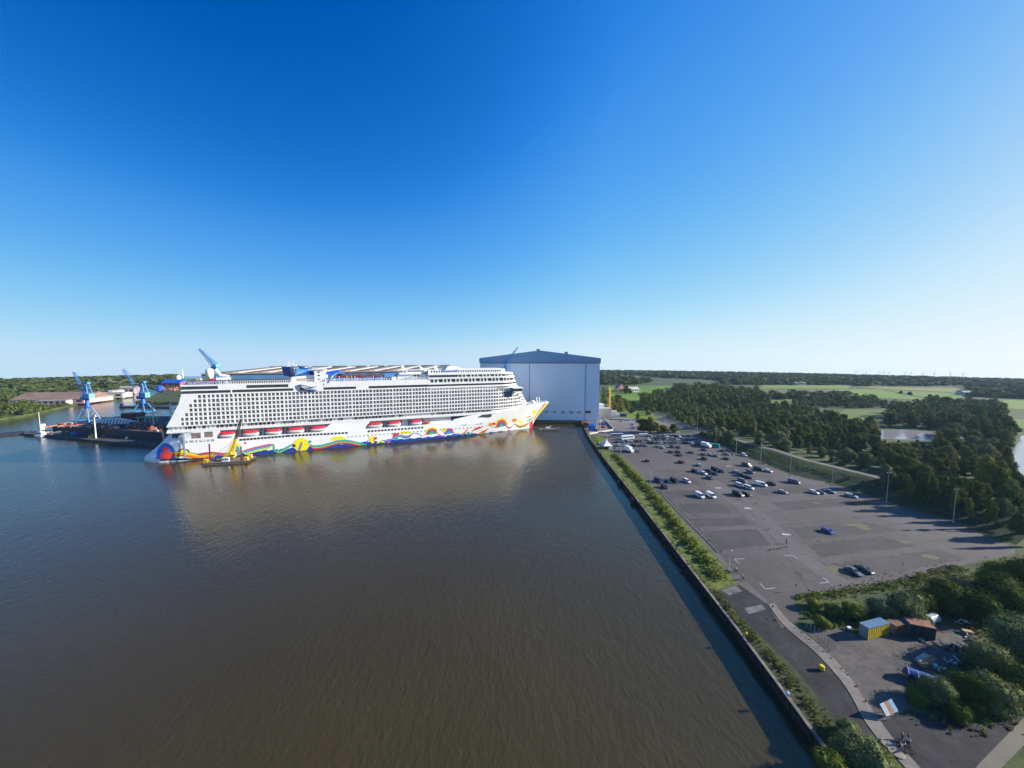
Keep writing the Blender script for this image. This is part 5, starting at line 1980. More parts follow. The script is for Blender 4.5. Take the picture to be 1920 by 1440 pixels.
for i, (u, lab) in enumerate(((202, 'leftmost white and red gable end of the riverside row'), (207, 'second white gable end of the riverside row'), (211.5, 'third white gable end of the riverside row'), (216, 'rightmost white gable end of the riverside row'))):
    gabled('gable_house', 'house', lab, u, 744 - i * .4, 6.2, 14, 9, 1.5, CREAM if i else REDW, GREYROOF, radians(8), 1, group='white gables on the river bank', along_x=False)
gabled('open_shed', 'shed', 'tan roofed open shed beside the cream block on the far bank', 150, 755, 16, 8, 4, 2, CREAM, BROOF, radians(10), 2)
gabled('town_house', 'house', 'pinkish house among the trees at the river bend', 237, 737, 24, 14, 9, 4, PINKW, GREYROOF, .2, 3)
gabled('town_house', 'house', 'small white house by the water at the river bend', 248, 732, 9, 8, 6, 2, WHITE, GREYROOF, .2, 1)
for u, v, w_, lab in ((216, 722, 30, 'white flat building in the trees behind the first crane jib'), (236, 720, 16, 'small white block farther off behind the second crane jib'), (262, 712.5, 34, 'pale long roof on the wooded horizon left of the ship'), (275, 711, 30, 'white roofs on the wooded horizon, nearest the ship'),
                      (173, 717, 12, 'tiny white house in the wood left of the first crane'), (190, 717.5, 26, 'pale row of roofs in the wood between both cranes'), (300, 719, 60, 'long cream storage hall behind the blue tarpaulin roof')):
    gabled('town_building', 'building', lab, u, v, w_, 14, 7, 1.5, CREAM if w_ > 13 else WHITE, GREYROOF, .1, 4)
o = gabled('boat_shed', 'shed', 'shed with bright blue roof beside the red-brown heaps behind the ship stern', 320, 725, 40, 26, 9, 7, REDW, BLUE, .1, 3)
x, y, z0 = GT(321, 722)
o = thing('silo', 'white silo standing behind the blue roofed shed', 'silo', (x, y + 20, z0))
m = MB()
m.lathe([(5, 0), (5, 20), (3, 22), (.3, 23)], 12)
m.build('shell', WHITE, o)
m = MB()
m.bar((5.2, 0, 0), (5.2, 0, 21), .25, 5)
m.build('ladder', STEEL, o)
for u, v, lab, r_ in ((300, 733, 'round blue tank on the brown yard beyond the island', 6),):
    x, y, z0 = GT(u, v)
    o = thing('storage_tank', lab, 'tank', (x, y, z0))
    m = MB()
    m.lathe([(r_, 0), (r_, 9), (.5, 11)], 14)
    m.build('shell', BLUE, o)
    m = MB()
    m.bar((r_ + .2, 0, 0), (r_ + .2, 0, 9), .2, 5)
    m.build('ladder', STEEL, o)
scrap_heap(296, 732, 335, 733, 0.0, 26, 'reddish brown heap of material on the yard beyond the island', 8)

# ------------------------------------------------------------------ yard beside the hall
prop_box('yard_building', 'building', 'beige two storey yard building against the hall corner', 1133, 784, 0, 26, 16, 17, mat('beige_wall', (0.46, 0.38, 0.34), .85, .12, .2), 0, roof=GREYROOF)
prop_box('site_cabin', 'cabin', 'white cabin stacked high beside the hall corner', 1127, 776, 0, 12, 10, 18, WHITE, 0)
prop_box('site_shed', 'shed', 'white open fronted shed to the right of the beige yard building', 1151, 782, 0, 12, 10, 10, OFFWHITE, 0, roof=mat('shed_roof_pink', (0.5, 0.33, 0.28), .8))
prop_box('salt_shed', 'shed', 'cream lean-to between the white shed and the blue tarpaulin', 1158, 782.5, 0, 8, 6, 6, CREAM, 0)
def tarp(u, v, wpx, hpx, dpx, m_, label, z=0):
    x, y = G(u, v, z)
    k_ = 1 / px_per_m(x, y)
    o = thing('covered_stack', label, 'covered stack', (x, y, z))
    b_ = MB()
    rows_ = []
    for j in range(7):
        a_ = pi * j / 6
        rows_.append([(lerp(-wpx / 2, wpx / 2, i / 8) * k_, (-cos(a_) * .5 + .5) * dpx * k_, (sin(a_) ** .6 * hpx * (1 + .12 * sin(i * 2.1 + j))) * k_ + .02) for i in range(9)])
    b_.grid(rows_)
    b_.poly([r_[0] for r_ in rows_])
    b_.poly([r_[-1] for r_ in rows_][::-1])
    b_.build('tarpaulin', m_, o)
    b_ = MB()
    b_.box(-wpx / 2 * k_ - .1, wpx / 2 * k_ + .1, -.05, .1, 0, .4)
    b_.build('ballast', BLACK, o)


tarp(1168.5, 781.5, 13, 5.5, 8, NAVY, 'stack under a dark blue tarpaulin beside the bright green slope')
tarp(1111, 808, 12, 14, 8, mat('tarp_bright_blue', (0.01, 0.18, 0.55), .5, .2, .6), 'tall bright blue covered stack on the quay by the hall corner')
tarp(1130, 802.5, 8, 3.5, 6, mat('tarp_crimson', (0.35, 0.02, 0.05), .6), 'crimson covered stack on the yard to the right of the blue one')
tarp(1128, 797, 12, 5, 6, mat('tarp_dull_blue', (0.05, 0.12, 0.28), .6), 'dull blue stack behind the lamp posts at the hall corner')
scrap_heap(1096, 797, 1110, 801, .01, 22, 'dark red and grey clutter of gear at the hall door corner', 4)
scrap_heap(1118, 805, 1124, 810, .01, 12, 'low clutter of pallets in front of the blue covered stack', 1.6)
for u, v, vt, lab in ((1125.5, 806, 780, 'tallest white flagpole at the hall corner'), (1122.5, 803, 782, 'white flagpole just left of the tallest one at the hall corner'), (1119, 800, 785, 'shorter white flagpole by the hall corner')):
    x, y = G(u, v)
    k_ = 1 / px_per_m(x, y)
    o = thing('flagpole', lab, 'flagpole', (x, y, 0), 0, 'flagpoles at the hall corner')
    m = MB()
    m.bar((0, 0, 0), (0, 0, (v - vt) * k_), .22, 6, .12)
    m.build('pole', WHITE, o)
    m = MB()
    m.lathe([(.1, (v - vt) * k_), (.3, (v - vt) * k_ + .2), (.05, (v - vt) * k_ + .5)], 8)
    m.build('finial', OFFWHITE, o)
bar_ = thing('boundary_wall', 'low pale wall running from the quay edge across the yard in front of the blue stack', 'wall')
p0, p1 = Vector(G(1105, 814.5)), Vector(G(1150, 807))
nb = 14
for i in range(nb):
    a_, b_ = p0.lerp(p1, i / nb), p0.lerp(p1, (i + .96) / nb)
    d_ = (p1 - p0).normalized()
    n_ = Vector((-d_.y, d_.x)) * .25
    m = MB()
    m.prism([tuple(a_ - n_), tuple(b_ - n_), tuple(b_ + n_), tuple(a_ + n_)], 0, 1.3)
    m.build('wall_panel', mat('boundary_pale', (0.60, 0.52, 0.44), .85, .1, 1), bar_)
for (u0, v0, u1, v1, lab) in ((1135, 788, 1152, 807, 'long dark conveyor beam lying on the yard beside the hall'), (1142, 787, 1180, 788.5, 'dark low kerb fence at the back of the yard below the sheds')):
    a_, b_ = Vector(G(u0, v0)), Vector(G(u1, v1))
    d_ = (b_ - a_).normalized()
    n_ = Vector((-d_.y, d_.x)) * .6
    o = thing('steel_beam', lab, 'beam')
    m = MB()
    m.prism([tuple(a_ - n_), tuple(b_ - n_), tuple(b_ + n_), tuple(a_ + n_)], .01, 1.0)
    m.build('girder', DARKSTEEL, o)
    m = MB()
    m.prism([tuple(a_ - n_ * 1.4), tuple(b_ - n_ * 1.4), tuple(b_ + n_ * 1.4), tuple(a_ + n_ * 1.4)], 1.0, 1.2)
    m.build('flange', STEEL, o)
gabled('farmhouse', 'house', 'pink gabled farmhouse at the meadow edge right of the hall', 1166, 734.5, 15, 16, 7, 9, mat('farm_pink', (0.58, 0.32, 0.26), .85), BROOF, .2, 2, along_x=False)
gabled('farmhouse', 'house', 'small white house left of the pink farmhouse', 1161, 733, 9, 10, 5, 4, CREAM, GREYROOF, .2, 2, along_x=False)
gabled('barn', 'barn', 'long white barn on the meadow right of the dark tree clump', 1189, 735, 22, 12, 6, 3.5, WHITE, mat('barn_roof', (0.55, 0.5, 0.42), .8), .25, 4)
gabled('barn', 'barn', 'low pale lean-to at the right end of the white barn', 1197, 733.5, 10, 8, 3, 1.5, CREAM, GREYROOF, .25, 2)
for u, v, lab in ((1502, 722, 'pale farm roof in the far fields beyond the brown field'), (1820, 741, 'greenhouse-like pale roof in the fields at the right'), (1570, 709, 'pale greenhouse on the wooded horizon below the wind turbines'), (1765, 721, 'small pale barn on the far plain at the right')):
    gabled('farm_building', 'barn', lab, u, v, 26, 12, 5, 2.5, CREAM, GREYROOF, .1, 3)
# wind turbines on the horizon
for i, (u, vt) in enumerate(((1604, 698.5), (1610, 700), (1624, 696.5), (1650, 699), (1658, 700), (1668, 698.5), (1697, 699.5), (1709, 699), (1731, 702), (1752, 700), (1783, 702.5), (1806, 703))):
    az = atan2((u - 960) / FOC, 1.0)
    r_ = 2120 + 12 * (i % 3)
    x, y = r_ * sin(az), r_ * cos(az)
    z0 = terrain(x, y)
    dep = y * cos(PITCH) + CAM_H * sin(PITCH)
    top = CAM_H - (vt + 3 - 670) / FOC * dep * 1.0
    o = thing('wind_turbine', ('farthest left of the wind turbines on the horizon' if i == 0 else 'farthest right of the wind turbines on the horizon' if i == 11 else ('second', 'third', 'fourth', 'fifth', 'sixth', 'seventh', 'eighth', 'ninth', 'tenth', 'eleventh')[i - 1] + ' of the white wind turbines on the horizon, counted from the left'), 'wind turbine', (x, y, z0), -az, 'wind turbines on the horizon')
    h = max(24, top - z0)
    m = MB()
    m.bar((0, 0, 0), (0, 0, h), .8, 6, .45)
    m.build('tower', OFFWHITE, o)
    m = MB()
    m.box(-.7, .7, -1.4, 1.6, h - .6, h + .8)
    m.build('nacelle', OFFWHITE, o)
    ph = rng.uniform(0, 2)
    for b_ in range(3):
        a_ = ph + b_ * 2.0944
        m = MB()
        m.bar((0, -1.5, h), (sin(a_) * 11, -1.5, h + cos(a_) * 11), .5, 4, .15)
        m.build('blade', OFFWHITE, o)

# ------------------------------------------------------------------ vehicles
PAINTS = {n: mat('car_' + n, c, 0.28, 0, spec=.5) for n, c in dict(
    white=(0.74, 0.74, 0.74), silver=(0.40, 0.42, 0.45), grey=(0.15, 0.16, 0.18), black=(0.014, 0.014, 0.018), navy=(0.018, 0.03, 0.085), blue=(0.015, 0.07, 0.36),
    red=(0.16, 0.018, 0.02), green=(0.025, 0.055, 0.045), brown=(0.075, 0.045, 0.04), teal=(0.02, 0.30, 0.29), olive=(0.07, 0.075, 0.05), bluegrey=(0.12, 0.17, 0.24)).items()}
CARGLASS = mat('car_glass', (0.018, 0.022, 0.028), 0.08, 0, spec=.6)
LAMPW = mat('headlamp_clear', (0.65, 0.65, 0.62), 0.15, 0, spec=.6)
LAMPR = mat('tail_lamp_red', (0.35, 0.012, 0.012), 0.25)
wheel = MB()
wheel.cur(BLACK).bar((0, -.11, 0), (0, .11, 0), .33, 12)
wheel.cur(STEEL).bar((0, -.125, 0), (0, .125, 0), .19, 8)
WHEEL = wheel.mesh('wheel')


def section_loft(mb, st, n=8):
    """st: (x, half width, z low, z high); rounded rectangular cross sections along x."""
    rows_ = []
    for x, w, z0, z1 in st:
        c = min(.12, (z1 - z0) * .3, w * .3)
        rows_.append([(x, y, z) for y, z in ((-w + c, z0), (w - c, z0), (w, z0 + c), (w, z1 - c), (w - c, z1), (-w + c, z1), (-w, z1 - c), (-w, z0 + c), (-w + c, z0))])
    mb.grid(rows_)
    mb.poly(rows_[0][:-1][::-1])
    mb.poly(rows_[-1][:-1])


def car_meshes(L, W, H, belt, hood, tail, ws, rs, hood_drop=.1, van=False):
    """Body with sloped hood and tail, glass house with pillars and roof; +x is the front."""
    w = W / 2
    body, glass = MB(), MB()
    xf, xr = L / 2, -L / 2
    st = [(xr, w * .86, .38, belt - .18), (xr + .12, w * .95, .26, belt - .04), (xr + .5, w, .22, belt), (0, w, .2, belt), (xf - hood, w, .22, belt),
          (xf - hood * .4, w * .98, .24, belt - hood_drop * .6), (xf - .14, w * .92, .28, belt - hood_drop - .1), (xf, w * .8, .36, belt - hood_drop - .22)]
    section_loft(body, st)
    x0, x1 = xr + tail, xf - hood
    lowr = [(x0, -w * .94, belt - .02), (x1, -w * .94, belt - .02), (x1, w * .94, belt - .02), (x0, w * .94, belt - .02)]
    hir = [(x0 + rs, -w * .80, H - .07), (x1 - ws, -w * .80, H - .07), (x1 - ws, w * .80, H - .07), (x0 + rs, w * .80, H - .07)]
    glass.hexa(lowr, hir)
    body.hexa([(x0 + rs - .06, -w * .81, H - .075), (x1 - ws + .04, -w * .81, H - .075), (x1 - ws + .04, w * .81, H - .075), (x0 + rs - .06, w * .81, H - .075)],
              [(x0 + rs + .06, -w * .72, H), (x1 - ws - .1, -w * .72, H), (x1 - ws - .1, w * .72, H), (x0 + rs + .06, w * .72, H)])
    for sy in (-1, 1):
        for (lx, hx) in ((x0, x0 + rs), (x1, x1 - ws), (lerp(x0, x1, .48), lerp(x0 + rs, x1 - ws, .48))):
            body.bar((lx, sy * w * .945, belt - .03), (hx, sy * w * .81, H - .05), .05, 4)
    if van:
        body.hexa([(x0 - .02, -w * .955, belt - .02), (x0 + (x1 - x0) * .62, -w * .955, belt - .02), (x0 + (x1 - x0) * .62, w * .955, belt - .02), (x0 - .02, w * .955, belt - .02)],
                  [(x0 + rs - .02, -w * .86, H - .01), (x0 + (x1 - x0) * .62, -w * .86, H - .01), (x0 + (x1 - x0) * .62, w * .86, H - .01), (x0 + rs - .02, w * .86, H - .01)])
        glass.box(x0 - .01 + rs * .1, x0 + rs * .6 + .02, -w * .7, w * .7, belt + .12, H - .4)
    hl, tl = MB(), MB()
    hl.box(xf - .22, xf - .03, -.22, .22, belt - hood_drop - .3, belt - hood_drop - .12)
    tl.box(xr - .02, xr + .12, -.14, .14, belt - .38, belt - .12)
    mk = lambda mb, n, m: mb.mesh(n, m)
    return dict(body=mk(body, 'car_body', PAINTS['white']), windows=mk(glass, 'car_windows', CARGLASS), hl=mk(hl, 'headlight', LAMPW), tl=mk(tl, 'tail_light', LAMPR), L=L, W=W, xf=xf, xr=xr)


KINDS_ = dict(hatchback=car_meshes(4.1, 1.76, 1.48, .92, .95, .12, .75, .45), sedan=car_meshes(4.7, 1.82, 1.44, .92, 1.25, .75, .85, .7), estate=car_meshes(4.75, 1.82, 1.48, .92, 1.2, .1, .85, .55),
              suv=car_meshes(4.6, 1.9, 1.72, 1.05, 1.1, .12, .7, .4), van=car_meshes(5.2, 2.0, 2.15, 1.15, .75, .05, .7, .12, .25, True), minivan=car_meshes(4.6, 1.85, 1.8, 1.05, .8, .08, .85, .25))


def car(kind, u, v, colour, label, head=0.0, group='cars standing in the car park', z=0.012, full=True, cat=None, xy=None, scale=1.0):
    K = KINDS_[kind]
    if 1.1 < head < 1.6:
        head = rng.choice((pi, 0, pi)) + rng.uniform(-.05, .3)
    x, y = xy or G(u, v, z)
    y += 0.8
    o = thing('parked_' + ('van' if kind == 'van' else 'car'), label, cat or ('van' if kind == 'van' else 'car'), (x, y, z), pi / 2 + head, group)
    if scale != 1:
        o.scale = (scale,) * 3
    b = link('body', K['body'], o)
    b.material_slots[0].link = 'OBJECT'
    b.material_slots[0].material = PAINTS[colour]
    link('windows', K['windows'], o)
    for sx in (1, -1):
        for sy in (-1, 1):
            wo = link('wheel', WHEEL, o, loc=(sx * K['L'] * .31 - (.05 if sx < 0 else 0), sy * (K['W'] / 2 - .1), .33))
    if full:
        for sy in (-1, 1):
            link('headlight', K['hl'], o, loc=(0, sy * K['W'] * .33, 0))
            link('tail_light', K['tl'], o, loc=(0, sy * K['W'] * .38, 0))
    return o


toward = -pi  # nose to the camera
cars = [
    ('hatchback', 1214.5, 866, 'red', 'dark red hatchback alone on the empty tarmac near the white tent', 1.57),
    ('suv', 1278.5, 868.5, 'red', 'dark red off-road car alone in the middle of the car park', 1.5),
    ('sedan', 1274.5, 855, 'black', 'black saloon just in front of a pair of dark cars in mid car park', 1.5),
    ('hatchback', 1259.3, 849.5, 'black', 'left one of a pair of dark cars in the middle of the car park', 1.5),
    ('suv', 1271.5, 849, 'black', 'right, bigger one of a pair of dark cars in the middle of the car park', 1.5),
    ('sedan', 1296.8, 850, 'olive', 'olive green saloon alone with empty bays on both sides', 1.5),
    ('hatchback', 1234.5, 839.5, 'grey', 'grey hatchback behind a silver car, nearest the tent of that short row', 1.5),
    ('estate', 1244, 841, 'silver', 'silver estate car at the front of the short row near the box truck', 1.5),
    ('suv', 1261.5, 839.5, 'brown', 'brown off-road car alone in front of the packed block of cars', 1.5),
    ('sedan', 1272.8, 840.5, 'black', 'black saloon with bright bonnet in front of the packed block of cars', 1.5),
    ('sedan', 1321, 845, 'navy', 'navy saloon in front of the teal van', 1.5),
    ('hatchback', 1320.5, 854, 'brown', 'dark brown hatchback at the left end of a row of three', 1.5),
    ('estate', 1333.5, 854.5, 'silver', 'pale silver estate in the middle of a row of three', 1.4),
    ('sedan', 1343, 856.5, 'bluegrey', 'blue-grey saloon at the right end of a row of three', 1.45),
    ('suv', 1322, 862.5, 'black', 'black off-road car alone in the row behind the silver hatchback', 1.5),
    ('hatchback', 1311.5, 874, 'silver', 'silver hatchback alone between the lane arrows and the lone dark cars', 1.5),
    ('suv', 1304.5, 886, 'navy', 'dark navy off-road car to the left of a white hatchback', 1.2),
    ('hatchback', 1321, 889.8, 'white', 'white hatchback at the left end of the tight cluster of dark cars', toward + .3),
    ('sedan', 1332, 885, 'brown', 'dark brown saloon within the tight cluster, right behind the white hatchback', 1.4),
    ('van', 1342.5, 883.5, 'black', 'tall black van in the tight cluster of dark cars', toward + .2),
    ('sedan', 1353, 885.5, 'black', 'black saloon at the right end of the tight cluster of dark cars', 1.4),
    ('sedan', 1341.5, 890.3, 'navy', 'navy saloon at the front of the tight cluster of dark cars', 1.4),
    ('hatchback', 1332, 898.5, 'green', 'dark green hatchback alone in front of the tight cluster', 1.5),
    ('van', 1236, 904.5, 'navy', 'dark blue van at the left end of the row of four near the hedge', toward + .3),
    ('sedan', 1253.5, 904.5, 'green', 'low dark green car second in the row of four near the hedge', 1.5),
    ('van', 1265.5, 904.5, 'black', 'black van third in the row of four near the hedge', toward + .2),
    ('minivan', 1289, 905, 'white', 'white people carrier at the right end of the row of four near the hedge', toward + .25),
    ('suv', 1247, 916, 'black', 'black off-road car closest to the hedge, in front of the row of four', 1.4),
    ('van', 1313.5, 933, 'white', 'left one of two white vans side by side in the open car park', toward + .2),
    ('van', 1335, 933, 'white', 'right one of two white vans side by side in the open car park', toward + .2),
    ('sedan', 1356, 847.2, 'black', 'black saloon in front of the tall lamp, beside a navy car', 1.5),
    ('hatchback', 1366, 846.5, 'navy', 'navy hatchback with bright rear right beside the black saloon at the lamp', 1.5),
    ('estate', 1364.5, 853.3, 'silver', 'silver estate at the foot of the third tall lamp, left of a black car', 1.4),
    ('hatchback', 1371, 853, 'black', 'black hatchback at the foot of the third tall lamp', 1.5),
    ('minivan', 1396.7, 855.5, 'white', 'small white car close to the grass bank between two tall lamps', toward),
    ('sedan', 1363.9, 862, 'brown', 'dark plum saloon alone left of the small white car', 1.5),
    ('van', 1401.4, 874.6, 'brown', 'brownish van with bright roof alone in the upper right of the car park', toward + .5),
    ('van', 1424.3, 882.6, 'green', 'dark green van beside a white hatchback near the lamp row', toward + .6),
    ('hatchback', 1442.5, 885.6, 'white', 'white hatchback beside the dark green van near the lamp row', toward + .5),
    ('estate', 1384, 888.2, 'silver', 'silver estate left of a grey minivan in the right half of the car park', toward + .6),
    ('minivan', 1409, 888, 'grey', 'grey minivan right of the silver estate', toward + .3),
    ('minivan', 1392.5, 893.5, 'green', 'dark green minivan tucked behind a blue-grey car', toward + .5),
    ('sedan', 1404.5, 897.5, 'black', 'long black saloon right of the dark green minivan', toward + .7),
    ('minivan', 1393.5, 904, 'bluegrey', 'blue-grey minivan just behind two white vans', toward + .4),
    ('minivan', 1388.5, 912.6, 'white', 'white minivan with dark windows, left one of the two in front of the blue-grey car', toward + .5),
    ('minivan', 1406, 917.5, 'white', 'white minivan nearest to us of the group at the lane junction', toward + .5),
    ('van', 1429, 911.8, 'white', 'large white panel van standing right of the two white minivans', toward + .7),
    ('suv', 1449, 909.8, 'black', 'black off-road car right of the large white panel van', toward + .6),
    ('van', 1386, 930.4, 'black', 'black van in the front pair at the lane junction', toward + .4),
    ('suv', 1401, 930, 'green', 'dark green off-road car in the front pair at the lane junction', toward + .5),
    ('hatchback', 1469.6, 925.5, 'silver', 'silver two-tone hatchback alone in the right half of the car park', toward + .7),
    ('van', 1491, 906.5, 'grey', 'grey van at the foot of a tall lamp close to the grass bank', toward + .6),
    ('hatchback', 1528.6, 926, 'white', 'white hatchback at the left of three cars beneath the grass bank', toward + .5),
    ('sedan', 1539, 925.6, 'navy', 'navy saloon in the middle of three cars beneath the grass bank', toward + .4),
    ('sedan', 1558, 924.6, 'bluegrey', 'grey-green saloon at the right of three cars beneath the grass bank', toward + .5),
    ('estate', 1598.7, 933, 'silver', 'silver estate half in the tree shade below the grass bank', toward + .6),
    ('hatchback', 1555.6, 1000, 'blue', 'bright blue hatchback standing alone in the wide empty car park', toward + .1),
    ('sedan', 1605.6, 1077, 'grey', 'grey saloon with bright bonnet, nearest pair at the bottom of the car park', toward + .05),
    ('sedan', 1625, 1073, 'green', 'dark green saloon beside the grey one at the bottom of the car park', toward + .25),
]
for kd, u, v, c, lab, hd in cars:
    car(kd, u, v, c, lab, hd)
car('sedan', 1815, 930, 'bluegrey', 'blue-grey car parked on the dike track under the trees', -1.2, z=4.25, group='cars on the dike')
# the packed blocks at the back of the car park: label every car by its row and place
ORD = ['first', 'second', 'third', 'fourth', 'fifth', 'sixth', 'seventh', 'eighth', 'ninth', 'tenth', 'eleventh', 'twelfth', 'thirteenth', 'fourteenth', 'fifteenth', 'sixteenth', 'seventeenth', 'eighteenth', 'nineteenth', 'twentieth']
cnames = dict(suv='off-road car', sedan='saloon', hatchback='hatchback', estate='estate car', minivan='minivan')
blocks = [('small block by the tent', 'back row', 1157.5, 1201, 830.2, 829.2, 9), ('small block by the tent', 'front row', 1159.5, 1211.5, 836.8, 837.2, 10),
          ('big packed block', 'back row', 1216, 1291, 820.0, 819.0, 15), ('big packed block', 'second row', 1217, 1306, 825.6, 824.6, 16), ('big packed block', 'front row', 1217, 1316, 832.0, 832.4, 17)]
pal = ['black', 'black', 'navy', 'grey', 'silver', 'grey', 'black', 'white', 'brown', 'silver', 'green', 'navy', 'bluegrey', 'black', 'white', 'silver']
for blk, row, ua, ub_, va, vb, n in blocks:
    for i in range(n):
        kd = rng.choice(('sedan', 'hatchback', 'suv', 'estate', 'hatchback', 'minivan'))
        c = rng.choice(pal[:7] + pal[8:14] if 'tent' in blk else pal)
        nm = 'blue-grey' if c == 'bluegrey' else c
        car(kd, lerp(ua, ub_, i / (n - 1)) + rng.uniform(-.5, .5), lerp(va, vb, i / (n - 1)) + rng.uniform(-.25, .25), c,
            '%s %s, %s from the tent in the %s, %s' % (nm, cnames[kd], ORD[i], row, blk), rng.choice((0, pi)) + rng.uniform(-.06, .06), 'cars packed at the back of the car park', full=False)
for u, v, c, lab in ((1150.5, 787, 'white', 'white car parked in the shipyard left of the silver one'), (1166.5, 790.5, 'silver', 'silver car parked in the middle of the shipyard ground'), (1190, 800.5, 'white', 'white car beside the tree island in the shipyard'),
                     (1187, 797, 'grey', 'grey car behind the white one beside the tree island'), (1188.5, 804, 'bluegrey', 'blue-grey car in front of the white one beside the tree island'), (1194, 788.5, 'bluegrey', 'blue-grey car at the back fence of the shipyard'),
                     (1125, 834, 'silver', 'silver car half hidden left of the white tent'), (1277, 803, 'white', 'white car on the access road by the woodland corner')):
    car('hatchback', u, v, c, lab, 1.2, 'cars in the shipyard', full=False)


def box_vehicle(name, cat, label, u, v, L, W, H, colour, head, cabin, win_rows=1, cargo=None):
    x, y = G(u, v)
    o = thing(name, label, cat, (x, y + W * .5, 0.012), pi / 2 + head)
    b = MB()
    if cabin:                                   # lorry: cab and box
        section_loft(b, [(L / 2 - 2.0, W / 2 - .1, .5, 2.4), (L / 2 - .5, W / 2 - .1, .45, 2.4), (L / 2 - .1, W / 2 - .15, .45, 1.6), (L / 2, W / 2 - .25, .5, 1.2)])
        b.build('cab', PAINTS[colour], o)
        g = MB()
        g.hexa([(L / 2 - .52, -W / 2 + .2, 1.45), (L / 2 - .1, -W / 2 + .25, 1.5), (L / 2 - .1, W / 2 - .25, 1.5), (L / 2 - .52, W / 2 - .2, 1.45)], [(L / 2 - .58, -W / 2 + .2, 2.25), (L / 2 - .46, -W / 2 + .25, 2.25), (L / 2 - .46, W / 2 - .25, 2.25), (L / 2 - .58, W / 2 - .2, 2.25)])
        g.build('windscreen', CARGLASS, o)
        c = MB()
        c.box(-L / 2, L / 2 - 2.15, -W / 2, W / 2, .75, H)
        c.build('cargo_box', cargo or WHITE, o)
        c = MB()
        c.box(-L / 2 + .1, L / 2 - .4, -W / 2 + .3, W / 2 - .3, .4, .74)
        c.build('chassis', BLACK, o)
    else:                                       # coach
        section_loft(b, [(-L / 2, W / 2 - .08, .5, H - .2), (-L / 2 + .2, W / 2, .32, H), (L / 2 - .8, W / 2, .32, H), (L / 2 - .15, W / 2 - .06, .34, H - .5), (L / 2, W / 2 - .12, .4, H - 1.4)])
        b.build('body', PAINTS[colour], o)
        n = int(L / 1.5)
        for q in range(n):
            g = MB()
            xa = -L / 2 + .6 + q * (L - 1.4) / n
            g.box(xa, xa + (L - 1.4) / n - .12, -W / 2 - .02, W / 2 + .02, H * .5, H * .82)
            g.build('window', CARGLASS, o)
        g = MB()
        g.box(L / 2 - .5, L / 2 - .1, -W / 2 + .2, W / 2 - .2, H * .42, H * .72)
        g.build('windscreen', CARGLASS, o)
    for sx in (L * .32, -L * .3):
        for sy in (-1, 1):
            wo = link('wheel', WHEEL, o, loc=(sx, sy * (W / 2 - .12), .45))
            wo.scale = (1.36, 1.4, 1.36)
    return o


box_vehicle('coach', 'coach', 'white coach parked in front of the yard, the bigger and brighter of two', 1177, 824.5, 12, 2.5, 3.3, 'white', -1.25, False)
box_vehicle('coach', 'coach', 'silver coach with dark windows behind the white one', 1158, 820, 11, 2.5, 3.1, 'silver', -1.5, False)
box_vehicle('box_truck', 'truck', 'white box truck seen from behind near the white tent', 1181, 848, 7.5, 2.6, 3.8, 'white', toward + .3, True)
car('suv', 1197.5, 847.6, 'bluegrey', 'dark car with pale roof beside the white box truck', 1.3, 'cars near the tent')
car('hatchback', 1176, 846, 'silver', 'pale trailer-like small car on the left of the white box truck', .2, 'cars near the tent')
box_vehicle('box_truck', 'truck', 'white box truck at the right end of the packed block, left of the teal van', 1325.5, 839, 7.5, 2.5, 3.4, 'white', toward + .4, True)
box_vehicle('teal_bus', 'bus', 'teal green bus beside the white truck at the right end of the packed block', 1339, 839, 8.5, 2.4, 2.8, 'teal', toward + .9, False)
box_vehicle('white_bus', 'bus', 'low white bus behind the big packed block near the tree island', 1208, 819, 8, 2.4, 2.4, 'white', -1.5, False)

# white pagoda tent
x, y = G(1139, 842.5)
tent = thing('pagoda_tent', 'white pagoda tent with a pointed roof at the quay side end of the car park', 'tent', (x, y + 3, .012), .12)
m = MB()
rows = []
for r_, z in ((3.6, 2.5), (2.4, 3.3), (1.3, 4.5), (.5, 6.0), (.12, 7.2)):
    rows.append([(a_ * r_, b_ * r_, z) for a_, b_ in ((-1, -1), (1, -1), (1, 1), (-1, 1), (-1, -1))])
m.grid(rows)
m.build('roof', WHITE, tent)
for a_, b_ in ((-1, -1), (1, -1), (1, 1), (-1, 1)):
    m = MB()
    m.bar((a_ * 3.5, b_ * 3.5, 0), (a_ * 3.5, b_ * 3.5, 2.5), .08, 6)
    m.build('pole', STEEL, tent)
for q in (((3.5, -3.5), (3.5, 3.5)), ((-3.5, 3.5), (3.5, 3.5)), ((.5, -3.5), (3.5, -3.5))):
    m = MB()
    (a_, b_), (c_, d_) = q
    m.hexa([(a_, b_, 0.02), (c_, d_, 0.02), (c_ + .03, d_ + .03, 0.02), (a_ + .03, b_ + .03, 0.02)], [(a_, b_, 2.5), (c_, d_, 2.5), (c_ + .03, d_ + .03, 2.5), (a_ + .03, b_ + .03, 2.5)])
    m.build('side_wall', OFFWHITE, tent)
m = MB()
m.bar((0, 0, 7.1), (0, 0, 9.4), .09, 6)
m.cur(mat('pennant_cream', (.5, .42, .3), .7)).box(0, .9, -.02, .02, 8.5, 9.3)
m.build('finial_flag', None, tent)
for u, v, c, lab in ((1148, 846.2, OFFWHITE, 'small white sign board in front of the tent'), (1152, 843.5, mat('board_brown', (.25, .17, .1), .8), 'brown notice board beside the tent')):
    x, y = G(u, v)
    o = thing('notice_board', lab, 'sign', (x, y, 0))
    m = MB()
    m.box(-.9, .9, -.05, .05, .7, 2.0)
    m.build('panel', c, o)
    for sx in (-.8, .8):
        m = MB()
        m.box(sx - .05, sx + .05, -.04, .04, 0, .7)
        m.build('leg', STEEL, o)

